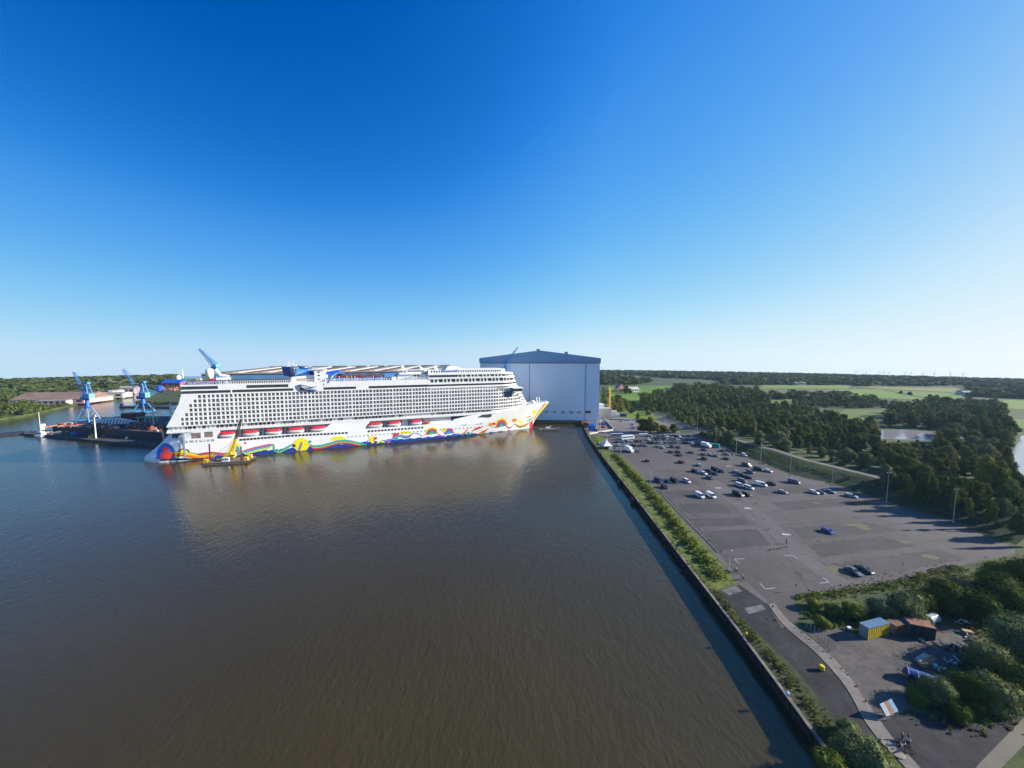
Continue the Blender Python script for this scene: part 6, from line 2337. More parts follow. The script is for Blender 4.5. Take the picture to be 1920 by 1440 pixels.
# lamps along the car park
def lamp(u, v, h, label, group, arms=2):
    x, y = G(u, v)
    o = thing('street_lamp', label, 'lamp post', (x, y, 0.012), 0, group)
    m = MB()
    m.bar((0, 0, 0), (0, 0, h), .14, 8, .07)
    m.build('pole', mat('lamp_galvanised', (0.52, 0.51, 0.47), .5, .06, .5), o)
    m = MB()
    m.box(-.3, .3, -.3, .3, 0, .5)
    m.build('foundation', CONCRETE, o)
    for sx in ((-1, 1) if arms == 2 else (1,)):
        m = MB()
        m.bar((0, 0, h - .1), (sx * .6, 0, h + .1), .05, 5)
        m.hexa([(sx * .5, -.13, h + .05), (sx * 1.0, -.1, h + .09), (sx * 1.0, .1, h + .09), (sx * .5, .13, h + .05)][::sx], [(sx * .5, -.1, h + .17), (sx * 1.0, -.08, h + .17), (sx * 1.0, .08, h + .17), (sx * .5, .1, h + .17)][::sx])
        m.build('lamp_head', OFFWHITE, o)


for (u, v, h), lab in zip(((1307, 815, 15), (1341.5, 832.5, 14.5), (1380, 852.5, 15), (1426, 868.5, 15.5), (1481.5, 892.5, 13.5), (1560, 910, 15), (1662, 942, 14), (1787, 980.5, 14)),
                          ('tall lamp at the far top corner of the car park edge', 'tall lamp behind the teal bus', 'tall lamp with silver and black cars at its foot', 'tall lamp beside the dark green van and white hatchback', 'tall lamp with a grey van at its foot',
                           'tall lamp just behind the grey-green saloon', 'tall lamp where the tree shadows begin, past the silver estate', 'tall lamp nearest to us, standing in deep tree shade')):
    lamp(u, v, h, lab, 'tall lamps along the foot of the dike')
for (u, v), lab in zip(((1219.7, 905), (1366.5, 1070.5), (1163.5, 852), (1246, 800.5)), ('slim lamp post on the hedge side near the dark blue van', 'slim lamp post by the two cyclists at the hedge end', 'slim lamp post near the box truck at the hedge start', 'slim lamp post in the tree island')):
    lamp(u, v, 6.5, lab, 'slim lamp posts along the hedge', 1)

# guard rail along the car park's hedge side
gr = thing('guard_rail', 'dark low guard rail with many posts between the hedge footway and the parking bays', 'guard rail')
gpts = [G(*p) for p in ((1237, 919), (1262, 946), (1300, 984), (1325, 1009), (1351, 1036.5))]
gl_ = sum(hypot(b[0] - a[0], b[1] - a[1]) for a, b in zip(gpts, gpts[1:]))
d = 0
while d < gl_:
    (x, y), _ = along(gpts, d)
    m = MB()
    m.box(x - .06, x + .06, y - .06, y + .06, 0, .62)
    m.build('post', DARKSTEEL, gr)
    d += 2.6
m = MB()
for a_, b_ in zip(gpts, gpts[1:]):
    m.bar((*a_, .55), (*b_, .55), .10, 5)
m.build('rail', DARKSTEEL, gr)
gr = thing('guard_rail', 'short dark barrier bar beside the drive lane at the marked bay', 'guard rail')
a_, b_ = G(1443, 1033), G(1474, 1027.5)
m = MB()
m.bar((*a_, .55), (*b_, .55), .10, 5)
m.build('rail', DARKSTEEL, gr)
for p in (a_, b_, ((a_[0] + b_[0]) / 2, (a_[1] + b_[1]) / 2)):
    m = MB()
    m.box(p[0] - .07, p[0] + .07, p[1] - .07, p[1] + .07, 0, .8)
    m.build('post', DARKSTEEL, gr)
for (u, v, h, lab) in ((1474.5, 1020, 1.9, 'dark slim bollard at the end of the short barrier bar'), (1416.5, 945.5, .9, 'dark bollard in the drive lane left of the arrow marking'), (1440, 994, .9, 'dark bollard in the drive lane below the arrow marking'),
                       (1320.5, 909, 1.2, 'dark bollard at the top of the drive lane'), (1251, 860, 1.3, 'dark bollard in the upper middle of the car park'), (1365.5, 931.5, .8, 'dark bollard left of the black van')):
    x, y = G(u, v)
    o = thing('bollard', lab, 'bollard', (x, y, .012), 0, 'bollards in the car park')
    m = MB()
    m.lathe([(.16, 0), (.16, h - .1), (.10, h)], 8)
    m.build('post', DARKSTEEL, o)
    m = MB()
    m.lathe([(.17, h * .6), (.17, h * .75)], 8)
    m.build('band', mat('bollard_band', (.4, .2, .1), .6), o)
for (u, v, lab) in ((1448, 1151, 'dark round sign on a post where the walkway leaves the car park'), (1492, 1110, 'dark sign on a post at the bottom edge of the car park'), (1691.5, 1069, 'small dark sign at the shrub edge of the car park')):
    x, y = G(u, v)
    o = thing('traffic_sign', lab, 'sign', (x, y, .012), .3, 'traffic signs seen from behind')
    m = MB()
    m.bar((0, 0, 0), (0, 0, 2.5), .04, 6)
    m.build('pole', STEEL, o)
    m = MB()
    m.bar((0, -.03, 2.1), (0, .0, 2.1), .38, 14)
    m.build('disc', mat('sign_back', (.05, .05, .06), .6), o)
# yellow drum on the quay road, quay ladders and small boxes
x, y = G(1540.5, 1257)
o = thing('yellow_tank', 'yellow round tank standing alone on the dark quay road', 'tank', (x, y, .01))
m = MB()
m.lathe([(.42, .2), (.48, .25), (.48, 1.0), (.4, 1.12), (.15, 1.16)], 14)
m.build('shell', mat('tank_yellow', (.70, .55, .02), .5, .1, 2), o)
m = MB()
m.box(-.4, .4, -.4, .4, 0, .2)
m.build('pallet', BARK, o)
for (u, v, c, lab) in ((1399, 1191, YELLOW, 'small yellow marker on the quay cap'), (1477, 1304, mat('pale_blue_box', (.5, .65, .8), .5), 'small pale blue box on the quay cap further down')):
    x, y = G(u, v, .5)
    o = thing('quay_marker', lab, 'marker', (x, y, .52))
    m = MB()
    m.box(-.25, .25, -.25, .25, 0, .6)
    m.build('body', c, o)
    m = MB()
    m.hexa([(-.3, -.3, .6), (.3, -.3, .6), (.3, .3, .6), (-.3, .3, .6)], [(-.1, -.1, .8), (.1, -.1, .8), (.1, .1, .8), (-.1, .1, .8)])
    m.build('cap', c, o)

# things in the gravel yard
def container(u, v, rz, L, W, H, side_m, roof_m, label):
    x, y = G(u, v)
    o = thing('storage_container', label, 'container', (x, y, .012), rz)
    b = MB()
    n = int(L / .35)
    for sy in (-1, 1):
        rows_ = [[], []]
        for i in range(n + 1):
            xx = lerp(-L / 2, L / 2, i / n)
            yy_ = sy * (W / 2 - (.05 if i % 2 else 0))
            rows_[0].append((xx, yy_, .1))
            rows_[1].append((xx, yy_, H))
        b.grid(rows_)
    b.box(-L / 2, -L / 2 + .06, -W / 2 + .06, W / 2 - .06, .1, H)
    b.box(L / 2 - .06, L / 2, -W / 2 + .06, W / 2 - .06, .1, H)
    b.build('body', side_m, o)
    r_ = MB()
    r_.box(-L / 2 - .05, L / 2 + .05, -W / 2 - .05, W / 2 + .05, H + .002, H + .14)
    r_.build('roof', roof_m, o)
    d_ = MB()
    d_.box(-L / 2 - .06, -L / 2 - .005, -W / 2 + .2, W / 2 - .2, .3, H - .2)
    d_.build('door', mat('container_door_grey', (.22, .26, .28), .6, .1, 1), o)
    return o


container(1638, 1190, .243, 7.0, 1.9, 2.9, mat('container_yellow', (.42, .29, .012), .6, .12, 1), mat('container_roof_blue', (.085, .17, .26), .6, .15, 1), 'yellow container with pale blue roof in the gravel yard')
container(1684, 1184, .20, 5.4, 2.0, 2.5, mat('container_rust', (.15, .075, .03), .85, .35, 1), mat('container_roof_rust', (.17, .10, .06), .9, .35, 1), 'rusty brown container right beside the yellow one')
container(1722, 1190, -.35, 4.6, 2.6, 3.0, mat('container_dark_green', (.025, .045, .035), .7, .3, 1), mat('roof_rust_red', (.25, .12, .075), .9, .3, 1), 'dark green shed with a rusty red roof at the end of the containers')
x, y = G(1746, 1168)
o = thing('liquid_tank', 'pale grey-blue lying tank behind the dark green shed', 'tank', (x, y, 1.2), .3)
m = MB()
m.bar((-1.6, 0, 0), (1.6, 0, 0), 1.0, 14)
m.build('shell', mat('tank_grey_blue', (.32, .40, .45), .6, .15, 1), o)
m = MB()
m.box(-1.2, -.8, -.8, .8, -1.2, -.5)
m.box(.8, 1.2, -.8, .8, -1.2, -.5)
m.build('cradle', DARKSTEEL, o)
def stack(u, v, rz, L, W, H, n, ms, label, cat='timber stack'):
    x, y = G(u, v)
    o = thing('plank_stack', label, cat, (x, y, .012), rz)
    for i in range(n):
        for j in range(3):
            m_ = MB()
            yy_ = lerp(-W / 2, W / 2, j / 3)
            m_.box(-L / 2 + rng.uniform(-.15, .15), L / 2 + rng.uniform(-.15, .15), yy_ + .02, yy_ + W / 3 - .02, H / n * i + .003, H / n * (i + 1) - .01)
            m_.build('plank', rng.choice(ms), o)


TIM = [mat('timber_pale', (.48, .33, .17), .85, .15, 2), mat('timber_brown', (.33, .20, .11), .85, .2, 2), mat('timber_orange', (.52, .31, .12), .85, .15, 2)]
stack(1738, 1243, .36, 5.2, 1.1, .7, 3, TIM, 'stack of orange and brown planks lying in the gravel yard')
stack(1731, 1237, .36, 4.0, 1.2, .6, 2, [mat('board_grey', (.42, .41, .40), .8, .1, 1)], 'pale grey boards lying behind the orange planks', 'board stack')
stack(1813, 1188, -.3, 1.8, 1.0, .8, 2, TIM[:1], 'small pile of pale yellow boards among the junk under the trees', 'board stack')
x, y = G(1728, 1279)
o = thing('covered_trailer', 'dark blue trailer with a shiny blue curved tarpaulin roof in the gravel yard', 'trailer', (x, y, .012), -.62)
m = MB()
m.box(-2.1, 2.1, -1.1, 1.1, .5, 1.5)
m.build('body', NAVY, o)
m = MB()
m.grid([[(lerp(-2.2, 2.2, i / 8), -1.16 + 2.32 * j / 6, 1.5 + .75 * sin(pi * (.12 + .76 * j / 6)) - .25) for i in range(9)] for j in range(7)])
m.build('tarpaulin', mat('tarp_blue', (.06, .13, .32), .3, .1, 1), o)
for i in range(4):
    xx = lerp(-2.1, 2.1, i / 3)
    m = MB()
    m.tube([(xx, -1.18 + 2.36 * j / 6, 1.53 + .75 * sin(pi * (.12 + .76 * j / 6)) - .25) for j in range(7)], .035, 4)
    m.build('hoop', mat('hoop_pale', (.5, .6, .8), .4), o)
for sy in (-1, 1):
    wo = link('wheel', WHEEL, o, loc=(0, sy * 1.2, .33))
JUNK = [mat('junk_white', (.6, .6, .58), .7, .2, 2), mat('junk_mint', (.35, .55, .42), .7, .1, 1), mat('junk_tan', (.46, .37, .18), .8, .2, 1), mat('junk_grey', (.16, .17, .17), .8, .3, 1), DARKSTEEL, mat('junk_black', (.03, .03, .03), .9)]
def junk(u, v, n, spread, label, hm=.9):
    x, y = G(u, v)
    o = thing('junk_pile', label, 'junk pile', (x, y, .012))
    for i in range(n):
        a_, r_ = rng.uniform(0, 6.28), spread * sqrt(rng.random())
        cx, cy = cos(a_) * r_ * 1.6, sin(a_) * r_
        m_ = MB()
        w_ = rng.uniform(.2, .9)
        b_ = rng.uniform(0, 3.14)
        if rng.random() < .4:
            m_.bar((cx, cy, .3), (cx + cos(b_) * w_ * 2, cy + sin(b_) * w_ * 2, rng.uniform(.3, hm)), .12, 6)
        elif rng.random() < .3:
            m_.lathe([(.4, 0), (.4, .8), (.35, .9)], 10, (cx, cy, 0))
        else:
            m_.prism([(cx + cos(b_ + q) * w_, cy + sin(b_ + q) * w_ * .7) for q in (.5, 2.5, 3.7, 5.7)], 0, rng.uniform(.15, hm))
        m_.build('scrap_piece', rng.choice(JUNK), o)


junk(1806, 1168, 16, 1.8, 'heap of junk with a white bent pipe under the dark trees')
junk(1822, 1200, 12, 1.3, 'mixed scrap heap with tan pieces at the edge of the dark bush', .8)
junk(1800, 1222, 20, 2.0, 'low scattered scrap with a mint green sheet in front of the bush', .7)
junk(1786, 1243, 12, 1.0, 'round yellowish drums and scrap beside the planks', .8)
junk(1761, 1257, 7, .8, 'white rubbish lying behind the blue trailer', .4)
junk(1726, 1200, 6, .7, 'small debris at the foot of the dark green shed', .4)
x, y = G(1591, 1180)
o = thing('white_drum', 'small white drum lying under the shrubs left of the yellow container', 'drum', (x, y, .4))
m = MB()
m.bar((-.45, 0, 0), (.45, 0, 0), .35, 12)
m.build('shell', WHITE, o)
m = MB()
m.bar((-.48, 0, 0), (-.45, 0, 0), .3, 12)
m.build('lid', STEEL, o)
# information board
x, y = G(1673, 1347)
sb_ = thing('information_board', 'large leaning blue and white information board with an orange-brown centre panel by the walkway end', 'sign board', (x, y, .012), .30)
tilt = radians(-38)
Mx = Matrix.Translation((0, 0, .9)) @ Matrix.Rotation(tilt, 4, 'X')
def board_piece(x0, x1, z0, z1, y0, m_, nm):
    b = MB()
    b.box(x0, x1, y0, y0 + .05, z0, z1)
    me = b.mesh(nm, m_)
    me.transform(Mx)
    return link(nm, me, sb_)


BOARDW = mat('board_pale_blue', (.27, .33, .37), .5, .1, 1)
for i in range(3):
    for j in range(3):
        if i == 1:
            continue
        board_piece(-1.7 + i * 1.15, -.57 + i * 1.15, j * .6, j * .6 + .58, 0, BOARDW if i == 0 else mat('board_blue', (.12, .25, .36), .5, .1, 1), 'panel')
board_piece(-.55, .55, 0, 1.78, -.004, mat('board_orange', (.22, .08, .035), .6, .25, 2), 'centre_panel')
for sx in (-1.4, 1.4):
    m = MB()
    m.box(sx - .06, sx + .06, -.05, .06, 0, .95)
    m.bar((sx, .5, 0), (sx, .9, 1.5), .05, 5)
    m.build('leg', STEEL, sb_)
# mesh gate and fence by the yard
fe = thing('wire_fence', 'thin galvanised wire fence between the walkway and the gravel yard', 'fence')
fp = [G(*p) for p in ((1512, 1178), (1535, 1192), (1552, 1212), (1566, 1222))]
for a_, b_ in zip(fp, fp[1:]):
    n = 3
    for i in range(n + 1):
        xx, yy_ = lerp(a_[0], b_[0], i / n), lerp(a_[1], b_[1], i / n)
        m = MB()
        m.bar((xx, yy_, 0), (xx, yy_, 1.9), .045, 6)
        m.build('post', STEEL, fe)
    m = MB()
    for h in (.15, .5, .85, 1.2, 1.55, 1.85):
        m.bar((*a_, h), (*b_, h), .014, 4)
    m.build('wire', STEEL, fe)
# concrete discs
DISC = mat('disc_concrete', (.27, .235, .17), .9, .12, 1.5)
for (u, v, lab) in ((1666, 1397.5, 'round pale concrete disc, the farther of two at the end of the walkway'), (1680.5, 1412.5, 'round pale concrete disc, the nearer of two beside the bicycles')):
    x, y = G(u, v)
    o = thing('concrete_disc', lab, 'concrete disc', (x, y, .014), 0, 'concrete discs at the walkway end')
    m = MB()
    m.lathe([(1.02, 0), (1.05, .18), (.98, .25), (.25, .26)], 24)
    m.build('slab', DISC, o)
    m = MB()
    m.lathe([(.2, .26), (.2, .30), (.12, .31)], 12)
    m.build('cover', CONCRETE, o)


# bicycles and people
def bicycle_meshes():
    ty, fr = MB(), MB()
    n = 18
    for i in range(n):
        a0, a1 = 2 * pi * i / n, 2 * pi * (i + 1) / n
        ty.bar((.34 * cos(a0), 0, .34 * sin(a0)), (.34 * cos(a1), 0, .34 * sin(a1)), .028, 5)
    for i in range(6):
        a0 = pi * i / 6
        ty.bar((-.33 * cos(a0), 0, -.33 * sin(a0)), (.33 * cos(a0), 0, .33 * sin(a0)), .006, 3)
    bb, rw, fw_, hd, st_ = (-.05, 0, .30), (-.52, 0, .34), (.55, 0, .34), (.38, 0, .86), (-.18, 0, .84)
    for a_, b_ in ((bb, rw), (rw, st_), (bb, st_), (bb, hd), (st_, hd), (hd, fw_), (hd, (.34, 0, 1.02))):
        fr.bar(a_, b_, .025, 6)
    fr.bar((.32, -.28, 1.03), (.32, .28, 1.03), .018, 5)
    fr.bar((-.32, 0, .96), (-.05, 0, .98), .06, 6)
    fr.bar((-.19, 0, .84), (-.2, 0, .97), .02, 5)
    fr.bar((-.05, -.16, .17), (-.05, .16, .43), .016, 5)
    return ty.mesh('bicycle_wheel', BLACK), fr.mesh('bicycle_frame', DARKSTEEL)


BW, BF = bicycle_meshes()
def bicycle(x, y, rz, label, colour):
    o = thing('bicycle', label, 'bicycle', (x, y, .02), rz, 'bicycles')
    link('wheel', BW, o, loc=(-.52, 0, .36))
    link('wheel', BW, o, loc=(.55, 0, .36))
    f = link('frame', BF, o)
    f.material_slots[0].link = 'OBJECT'
    f.material_slots[0].material = mat('cycle_' + colour, dict(red=(.35, .03, .03), black=(.03, .03, .03), silver=(.5, .5, .5), blue=(.03, .08, .3))[colour], .4)


def skin_mesh(name, joints, bones, m, parent):
    me = bpy.data.meshes.new(name)
    me.from_pydata([j[:3] for j in joints], bones, [])
    o = link(name, me, parent)
    sk = o.modifiers.new('skin', 'SKIN')
    for i, j in enumerate(joints):
        me.skin_vertices[0].data[i].radius = (j[3], j[3])
    me.skin_vertices[0].data[0].use_root = True
    sb2 = o.modifiers.new('sub', 'SUBSURF')
    sb2.levels = sb2.render_levels = 1
    me.materials.append(m)
    return o


SKIN = mat('skin', (.45, .27, .19), .6)
def person(x, y, rz, label, pose, top, legs, hair):
    o = thing('person', label, 'person', (x, y, .02), rz)
    if pose == 'ride':
        P = [(-.2, 0, 1.0, .14), (-.06, 0, 1.22, .15), (.06, 0, 1.46, .15), (.11, 0, 1.58, .055), (.15, 0, 1.72, .10),
             (-.16, .1, .98, .10), (.16, .12, .72, .07), (.0, .12, .34, .05), (.14, .12, .28, .045),
             (-.16, -.1, .98, .10), (.12, -.12, .62, .07), (-.10, -.12, .2, .05), (.04, -.12, .14, .045),
             (.06, .19, 1.42, .06), (.22, .25, 1.2, .045), (.32, .25, 1.05, .035), (.06, -.19, 1.42, .06), (.22, -.25, 1.2, .045), (.32, -.25, 1.05, .035)]
    else:
        P = [(0, 0, .95, .14), (0, 0, 1.15, .14), (.01, 0, 1.40, .15), (.02, 0, 1.54, .055), (.04, 0, 1.66, .10),
             (0, .1, .88, .09), (.03, .11, .48, .065), (0, .12, .08, .05), (.14, .13, .05, .045),
             (0, -.1, .88, .09), (-.03, -.11, .48, .065), (-.05, -.12, .08, .05), (.1, -.13, .05, .045),
             (.0, .20, 1.40, .06), (.03, .27, 1.14, .045), (.14, .25, .95, .035), (.0, -.20, 1.40, .06), (.02, -.27, 1.14, .045), (.10, -.27, .92, .035)]
    B = [(0, 1), (1, 2), (2, 3), (3, 4), (0, 5), (5, 6), (6, 7), (7, 8), (0, 9), (9, 10), (10, 11), (11, 12), (2, 13), (13, 14), (14, 15), (2, 16), (16, 17), (17, 18)]
    skin_mesh('body', P, B, SKIN, o)
    g = lambda idx, k_: [(P[i][0], P[i][1], P[i][2], P[i][3] * k_) for i in idx]
    skin_mesh('jacket', g((0, 1, 2, 13, 14, 16, 17), 1.18), [(0, 1), (1, 2), (2, 3), (3, 4), (2, 5), (5, 6)], top, o)
    skin_mesh('trousers', g((0, 5, 6, 7, 9, 10, 11), 1.15), [(0, 1), (1, 2), (2, 3), (0, 4), (4, 5), (5, 6)], legs, o)
    h = MB()
    hx, hy, hz = P[4][0], P[4][1], P[4][2]
    rows_ = [[(hx - .015 + .115 * cos(a_) * cos(b_), hy + .112 * sin(a_) * cos(b_), hz + .02 + .125 * sin(b_)) for a_ in np.linspace(0, 2 * pi, 11)] for b_ in np.linspace(.15, pi / 2 - .02, 4)]
    h.grid(rows_)
    h.build('hair', hair, o, smooth=True)


CL = lambda n, c: mat('cloth_' + n, c, .9, .1, 5)
HAIR = mat('hair_brown', (.06, .035, .02), .8)
x, y = G(1380, 1073.5)
bicycle(x, y, 1.9, 'bicycle ridden at the hedge end of the car park, the farther of two', 'black')
person(x, y, 1.9, 'cyclist in grey-blue top riding at the hedge end, the farther of two', 'ride', CL('greyblue', (.16, .19, .28)), CL('dark', (.03, .03, .05)), HAIR)
x, y = G(1393, 1087.5)
bicycle(x, y, 1.75, 'bicycle with red frame ridden where the quay road meets the car park', 'red')
person(x, y, 1.75, 'cyclist in purple top and pale rucksack where the quay road meets the car park', 'ride', CL('purple', (.16, .08, .2)), CL('plum', (.08, .04, .07)), HAIR)
for (u, v, a_, c, lab) in ((1682, 1397, .5, 'black', 'black bicycle parked between the two concrete discs'), (1694, 1396, -.8, 'black', 'black bicycle parked to the right of the concrete discs'), (1690, 1404.5, 1.2, 'silver', 'silver bicycle parked right of the nearer concrete disc'),
                           (1683, 1414, .2, 'blue', 'blue bicycle leaning over the nearer concrete disc'), (1702, 1408, 2.2, 'black', 'black bicycle parked farthest right of the concrete discs')):
    x, y = G(u, v)
    bicycle(x, y, a_, lab, c)
x, y = G(1704, 1391)
person(x, y, 2.4, 'person in black with a white bag standing by the parked bicycles', 'stand', CL('black', (.02, .02, .025)), CL('black2', (.025, .025, .03)), HAIR)
x, y = G(1702.5, 1399)
person(x, y, -2.2, 'person in a white shirt standing among the parked bicycles', 'stand', CL('white', (.7, .7, .7)), CL('dark2', (.03, .03, .05)), HAIR)
x, y = G(1691, 1388)
person(x, y, -1.2, 'person in a dark jacket standing behind the parked bicycles', 'stand', CL('charcoal', (.05, .05, .055)), CL('jeans', (.05, .07, .13)), HAIR)
x, y = G(1362, 930)

# ------------------------------------------------------------------ vegetation
LEAF = {
    'broad': foliage('leaf_broad', (0.026, 0.046, 0.007), (0.110, 0.150, 0.024), (0.130, 0.138, 0.026)),
    'willow': foliage('leaf_willow', (0.055, 0.078, 0.026), (0.185, 0.215, 0.085), (0.195, 0.190, 0.070)),
    'dark': foliage('leaf_dark', (0.018, 0.034, 0.006), (0.082, 0.116, 0.020), (0.098, 0.108, 0.020)),
    'golden': foliage('leaf_golden', (0.065, 0.085, 0.012), (0.200, 0.215, 0.032), (0.210, 0.180, 0.030)),
    'far': foliage('leaf_far', (0.022, 0.044, 0.011), (0.085, 0.125, 0.026), (0.105, 0.122, 0.032), .15),
    'hedge': foliage('leaf_hedge', (0.045, 0.072, 0.010), (0.165, 0.205, 0.032), (0.175, 0.178, 0.030)),
}
nrg = np.random.default_rng(5)


def leaf_cloud(h, r, n_leaf, leaf, lobes, base=.25, seed=0, up=0.35, spire=0.0):
    """Many small leaf clumps on the surface of uneven lobes: vertices (n*4,3), one quad per clump."""
    g = np.random.default_rng(seed)
    ang = g.uniform(0, 2 * pi, lobes)
    zz = g.uniform(base, .86, lobes)
    prof = np.sin(np.clip((zz - base * .5) / (1 - base * .5), 0, 1) * pi) ** .7
    rad = g.uniform(.15, .72, lobes) * r * (.45 + .55 * prof)
    cen = np.stack([np.cos(ang) * rad, np.sin(ang) * rad, zz * h], 1)
    lr = g.uniform(.30, .55, lobes) * r * (1 - spire * (zz - base))
    cen = np.vstack([cen, [[0, 0, h * .62], [0, 0, h * .84], [0, 0, h * .4]]])
    lr = np.concatenate([lr, [r * .62, r * .34, r * .6]])
    w = lr ** 2 / (lr ** 2).sum()
    k = g.choice(len(lr), n_leaf, p=w)
    d = g.normal(size=(n_leaf, 3))
    d[:, 2] = d[:, 2] * .85 + .18
    d /= np.linalg.norm(d, axis=1)[:, None]
    shell = 1 - .42 * g.random(n_leaf) ** 2.2 + .08 * g.normal(size=n_leaf)
    p = cen[k] + d * (lr[k] * shell)[:, None] * np.array([1, 1, .9 + spire * .5])
    p[:, 2] = np.maximum(p[:, 2], .12 * leaf)
    nrm = d + g.normal(size=(n_leaf, 3)) * .42 + np.array([0, 0, up])
    nrm /= np.linalg.norm(nrm, axis=1)[:, None]
    a = np.cross(nrm, g.normal(size=(n_leaf, 3)))
    a /= np.linalg.norm(a, axis=1)[:, None] + 1e-9
    b = np.cross(nrm, a)
    s = leaf * g.uniform(.55, 1.25, n_leaf)[:, None]
    asp = g.uniform(.5, 1.0, n_leaf)[:, None]
    q = np.stack([p - a * s, p - b * s * asp + nrm * s * .15, p + a * s, p + b * s * asp + nrm * s * .15], 1).reshape(-1, 3)
    if n_leaf > 500:                      # inner leaf shells added to keep light from passing straight through
        th, ph = np.meshgrid(np.linspace(0, 2 * pi, 9)[:-1], np.linspace(-1.2, 1.2, 5))
        blocks = []
        for c, rr in zip(cen, lr):
            P = lambda t_, f_: np.stack([np.cos(t_) * np.cos(f_), np.sin(t_) * np.cos(f_), np.sin(f_)], -1) * rr * .70 + c
            dt, df = 2 * pi / 8, .6
            t0, f0 = th[:-1].ravel(), ph[:-1].ravel()
            blocks.append(np.stack([P(t0, f0), P(t0 + dt, f0), P(t0 + dt, f0 + df), P(t0, f0 + df)], 1).reshape(-1, 3))
        core_ = np.concatenate(blocks)
        core_[:, 2] = np.maximum(core_[:, 2], .05)
        q = np.concatenate([q, core_])
    return q, cen, lr


def quad_mesh(name, v, m):
    n = len(v) // 4
    me = bpy.data.meshes.new(name)
    me.vertices.add(len(v))
    me.vertices.foreach_set('co', v.astype(np.float32).ravel())
    me.loops.add(n * 4)
    me.loops.foreach_set('vertex_index', np.arange(n * 4, dtype=np.int32))
    me.polygons.add(n)
    me.polygons.foreach_set('loop_start', np.arange(0, n * 4, 4, dtype=np.int32))
    me.update(calc_edges=True)
    me.materials.append(m)
    return me


def trunk_mesh(h, cen, lr, r0, seed):
    g = random.Random(seed)
    mb = MB()
    top = (g.uniform(-.3, .3), g.uniform(-.3, .3), h * .8)
    mid = (g.uniform(-.2, .2), g.uniform(-.2, .2), h * .35)
    mb.bar((0, 0, -.3), mid, r0, 7, r0 * .75)
    mb.bar(mid, top, r0 * .75, 6, r0 * .2)
    for c in list(cen)[:6]:
        z0 = h * g.uniform(.2, .45)
        mb.bar((mid[0] * .8, mid[1] * .8, z0), tuple(c), r0 * .4, 5, r0 * .08)
    return mb.mesh('trunk', BARK)


PROTO = {}
def proto(kind, variant):
    if (kind, variant) in PROTO:
        return PROTO[(kind, variant)]
    sp = dict(broad=(10, 4.4, 2600, .32, 13, .18, 0), willow=(9, 4.2, 2800, .27, 13, .05, 0), dark=(11, 4.6, 2600, .34, 13, .08, 0), golden=(13, 3.6, 2600, .30, 11, .12, .5),
              shrub=(4.5, 3.2, 1500, .24, 9, .03, 0), poplar=(14, 2.2, 1100, .36, 9, .08, .6), nearshrub=(5.5, 4.0, 9000, .125, 15, .02, 0))[kind]
    lm = dict(shrub='willow', nearshrub='willow', poplar='broad').get(kind, kind)
    v, cen, lr = leaf_cloud(sp[0], sp[1], sp[2], sp[3], sp[4], sp[5], seed=hash((len(kind), variant, kind[0])) % 997 if False else variant * 17 + len(kind), spire=sp[6])
    PROTO[(kind, variant)] = (quad_mesh('crown', v, LEAF[lm]), trunk_mesh(sp[0], cen, lr, .28 if kind not in ('shrub', 'nearshrub') else .12, variant), sp[0])
    return PROTO[(kind, variant)]


def tree(kind, x, y, h, label, cat, name, group=None, z=0.0, wide=1.0, leaf=None):
    cm, tm, h0 = proto(kind, rng.randrange(4 if kind != 'nearshrub' else 3))
    o = thing(name, label, cat, (x, y, z), rng.uniform(0, 6.28), group)
    s = h / h0
    o.scale = (s * wide, s * wide, s)
    c = link('crown', cm, o)
    if leaf:
        c.material_slots[0].link = 'OBJECT'
        c.material_slots[0].material = LEAF[leaf]
    link('trunk', tm, o)
    return o


def in_poly(x, y, P):
    c = False
    j = len(P) - 1
    for i in range(len(P)):
        if (P[i][1] > y) != (P[j][1] > y) and x < (P[j][0] - P[i][0]) * (y - P[i][1]) / (P[j][1] - P[i][1]) + P[i][0]:
            c = not c
        j = i
    return c


def proj(x, y, z):
    dep = y * cos(PITCH) - (z - CAM_H) * sin(PITCH)
    upv = y * sin(PITCH) + (z - CAM_H) * cos(PITCH)
    return 960 + FOC * x / dep, 720 - FOC * upv / dep



def scatter(px, gap, tries=6000, lim=400):
    P = [GT(u, v)[:2] for u, v in px]
    xs, ys = [p[0] for p in P], [p[1] for p in P]
    out = []
    cell = {}
    for _ in range(tries):
        x, y = rng.uniform(min(xs), max(xs)), rng.uniform(min(ys), max(ys))
        if not in_poly(x, y, P):
            continue
        k = (int(x // gap), int(y // gap))
        if any(hypot(x - a, y - b) < gap for i in (-1, 0, 1) for j in (-1, 0, 1) for a, b in cell.get((k[0] + i, k[1] + j), ())):
            continue
        cell.setdefault(k, []).append((x, y))
        out.append((x, y))
        if len(out) >= lim:
            break
    return out


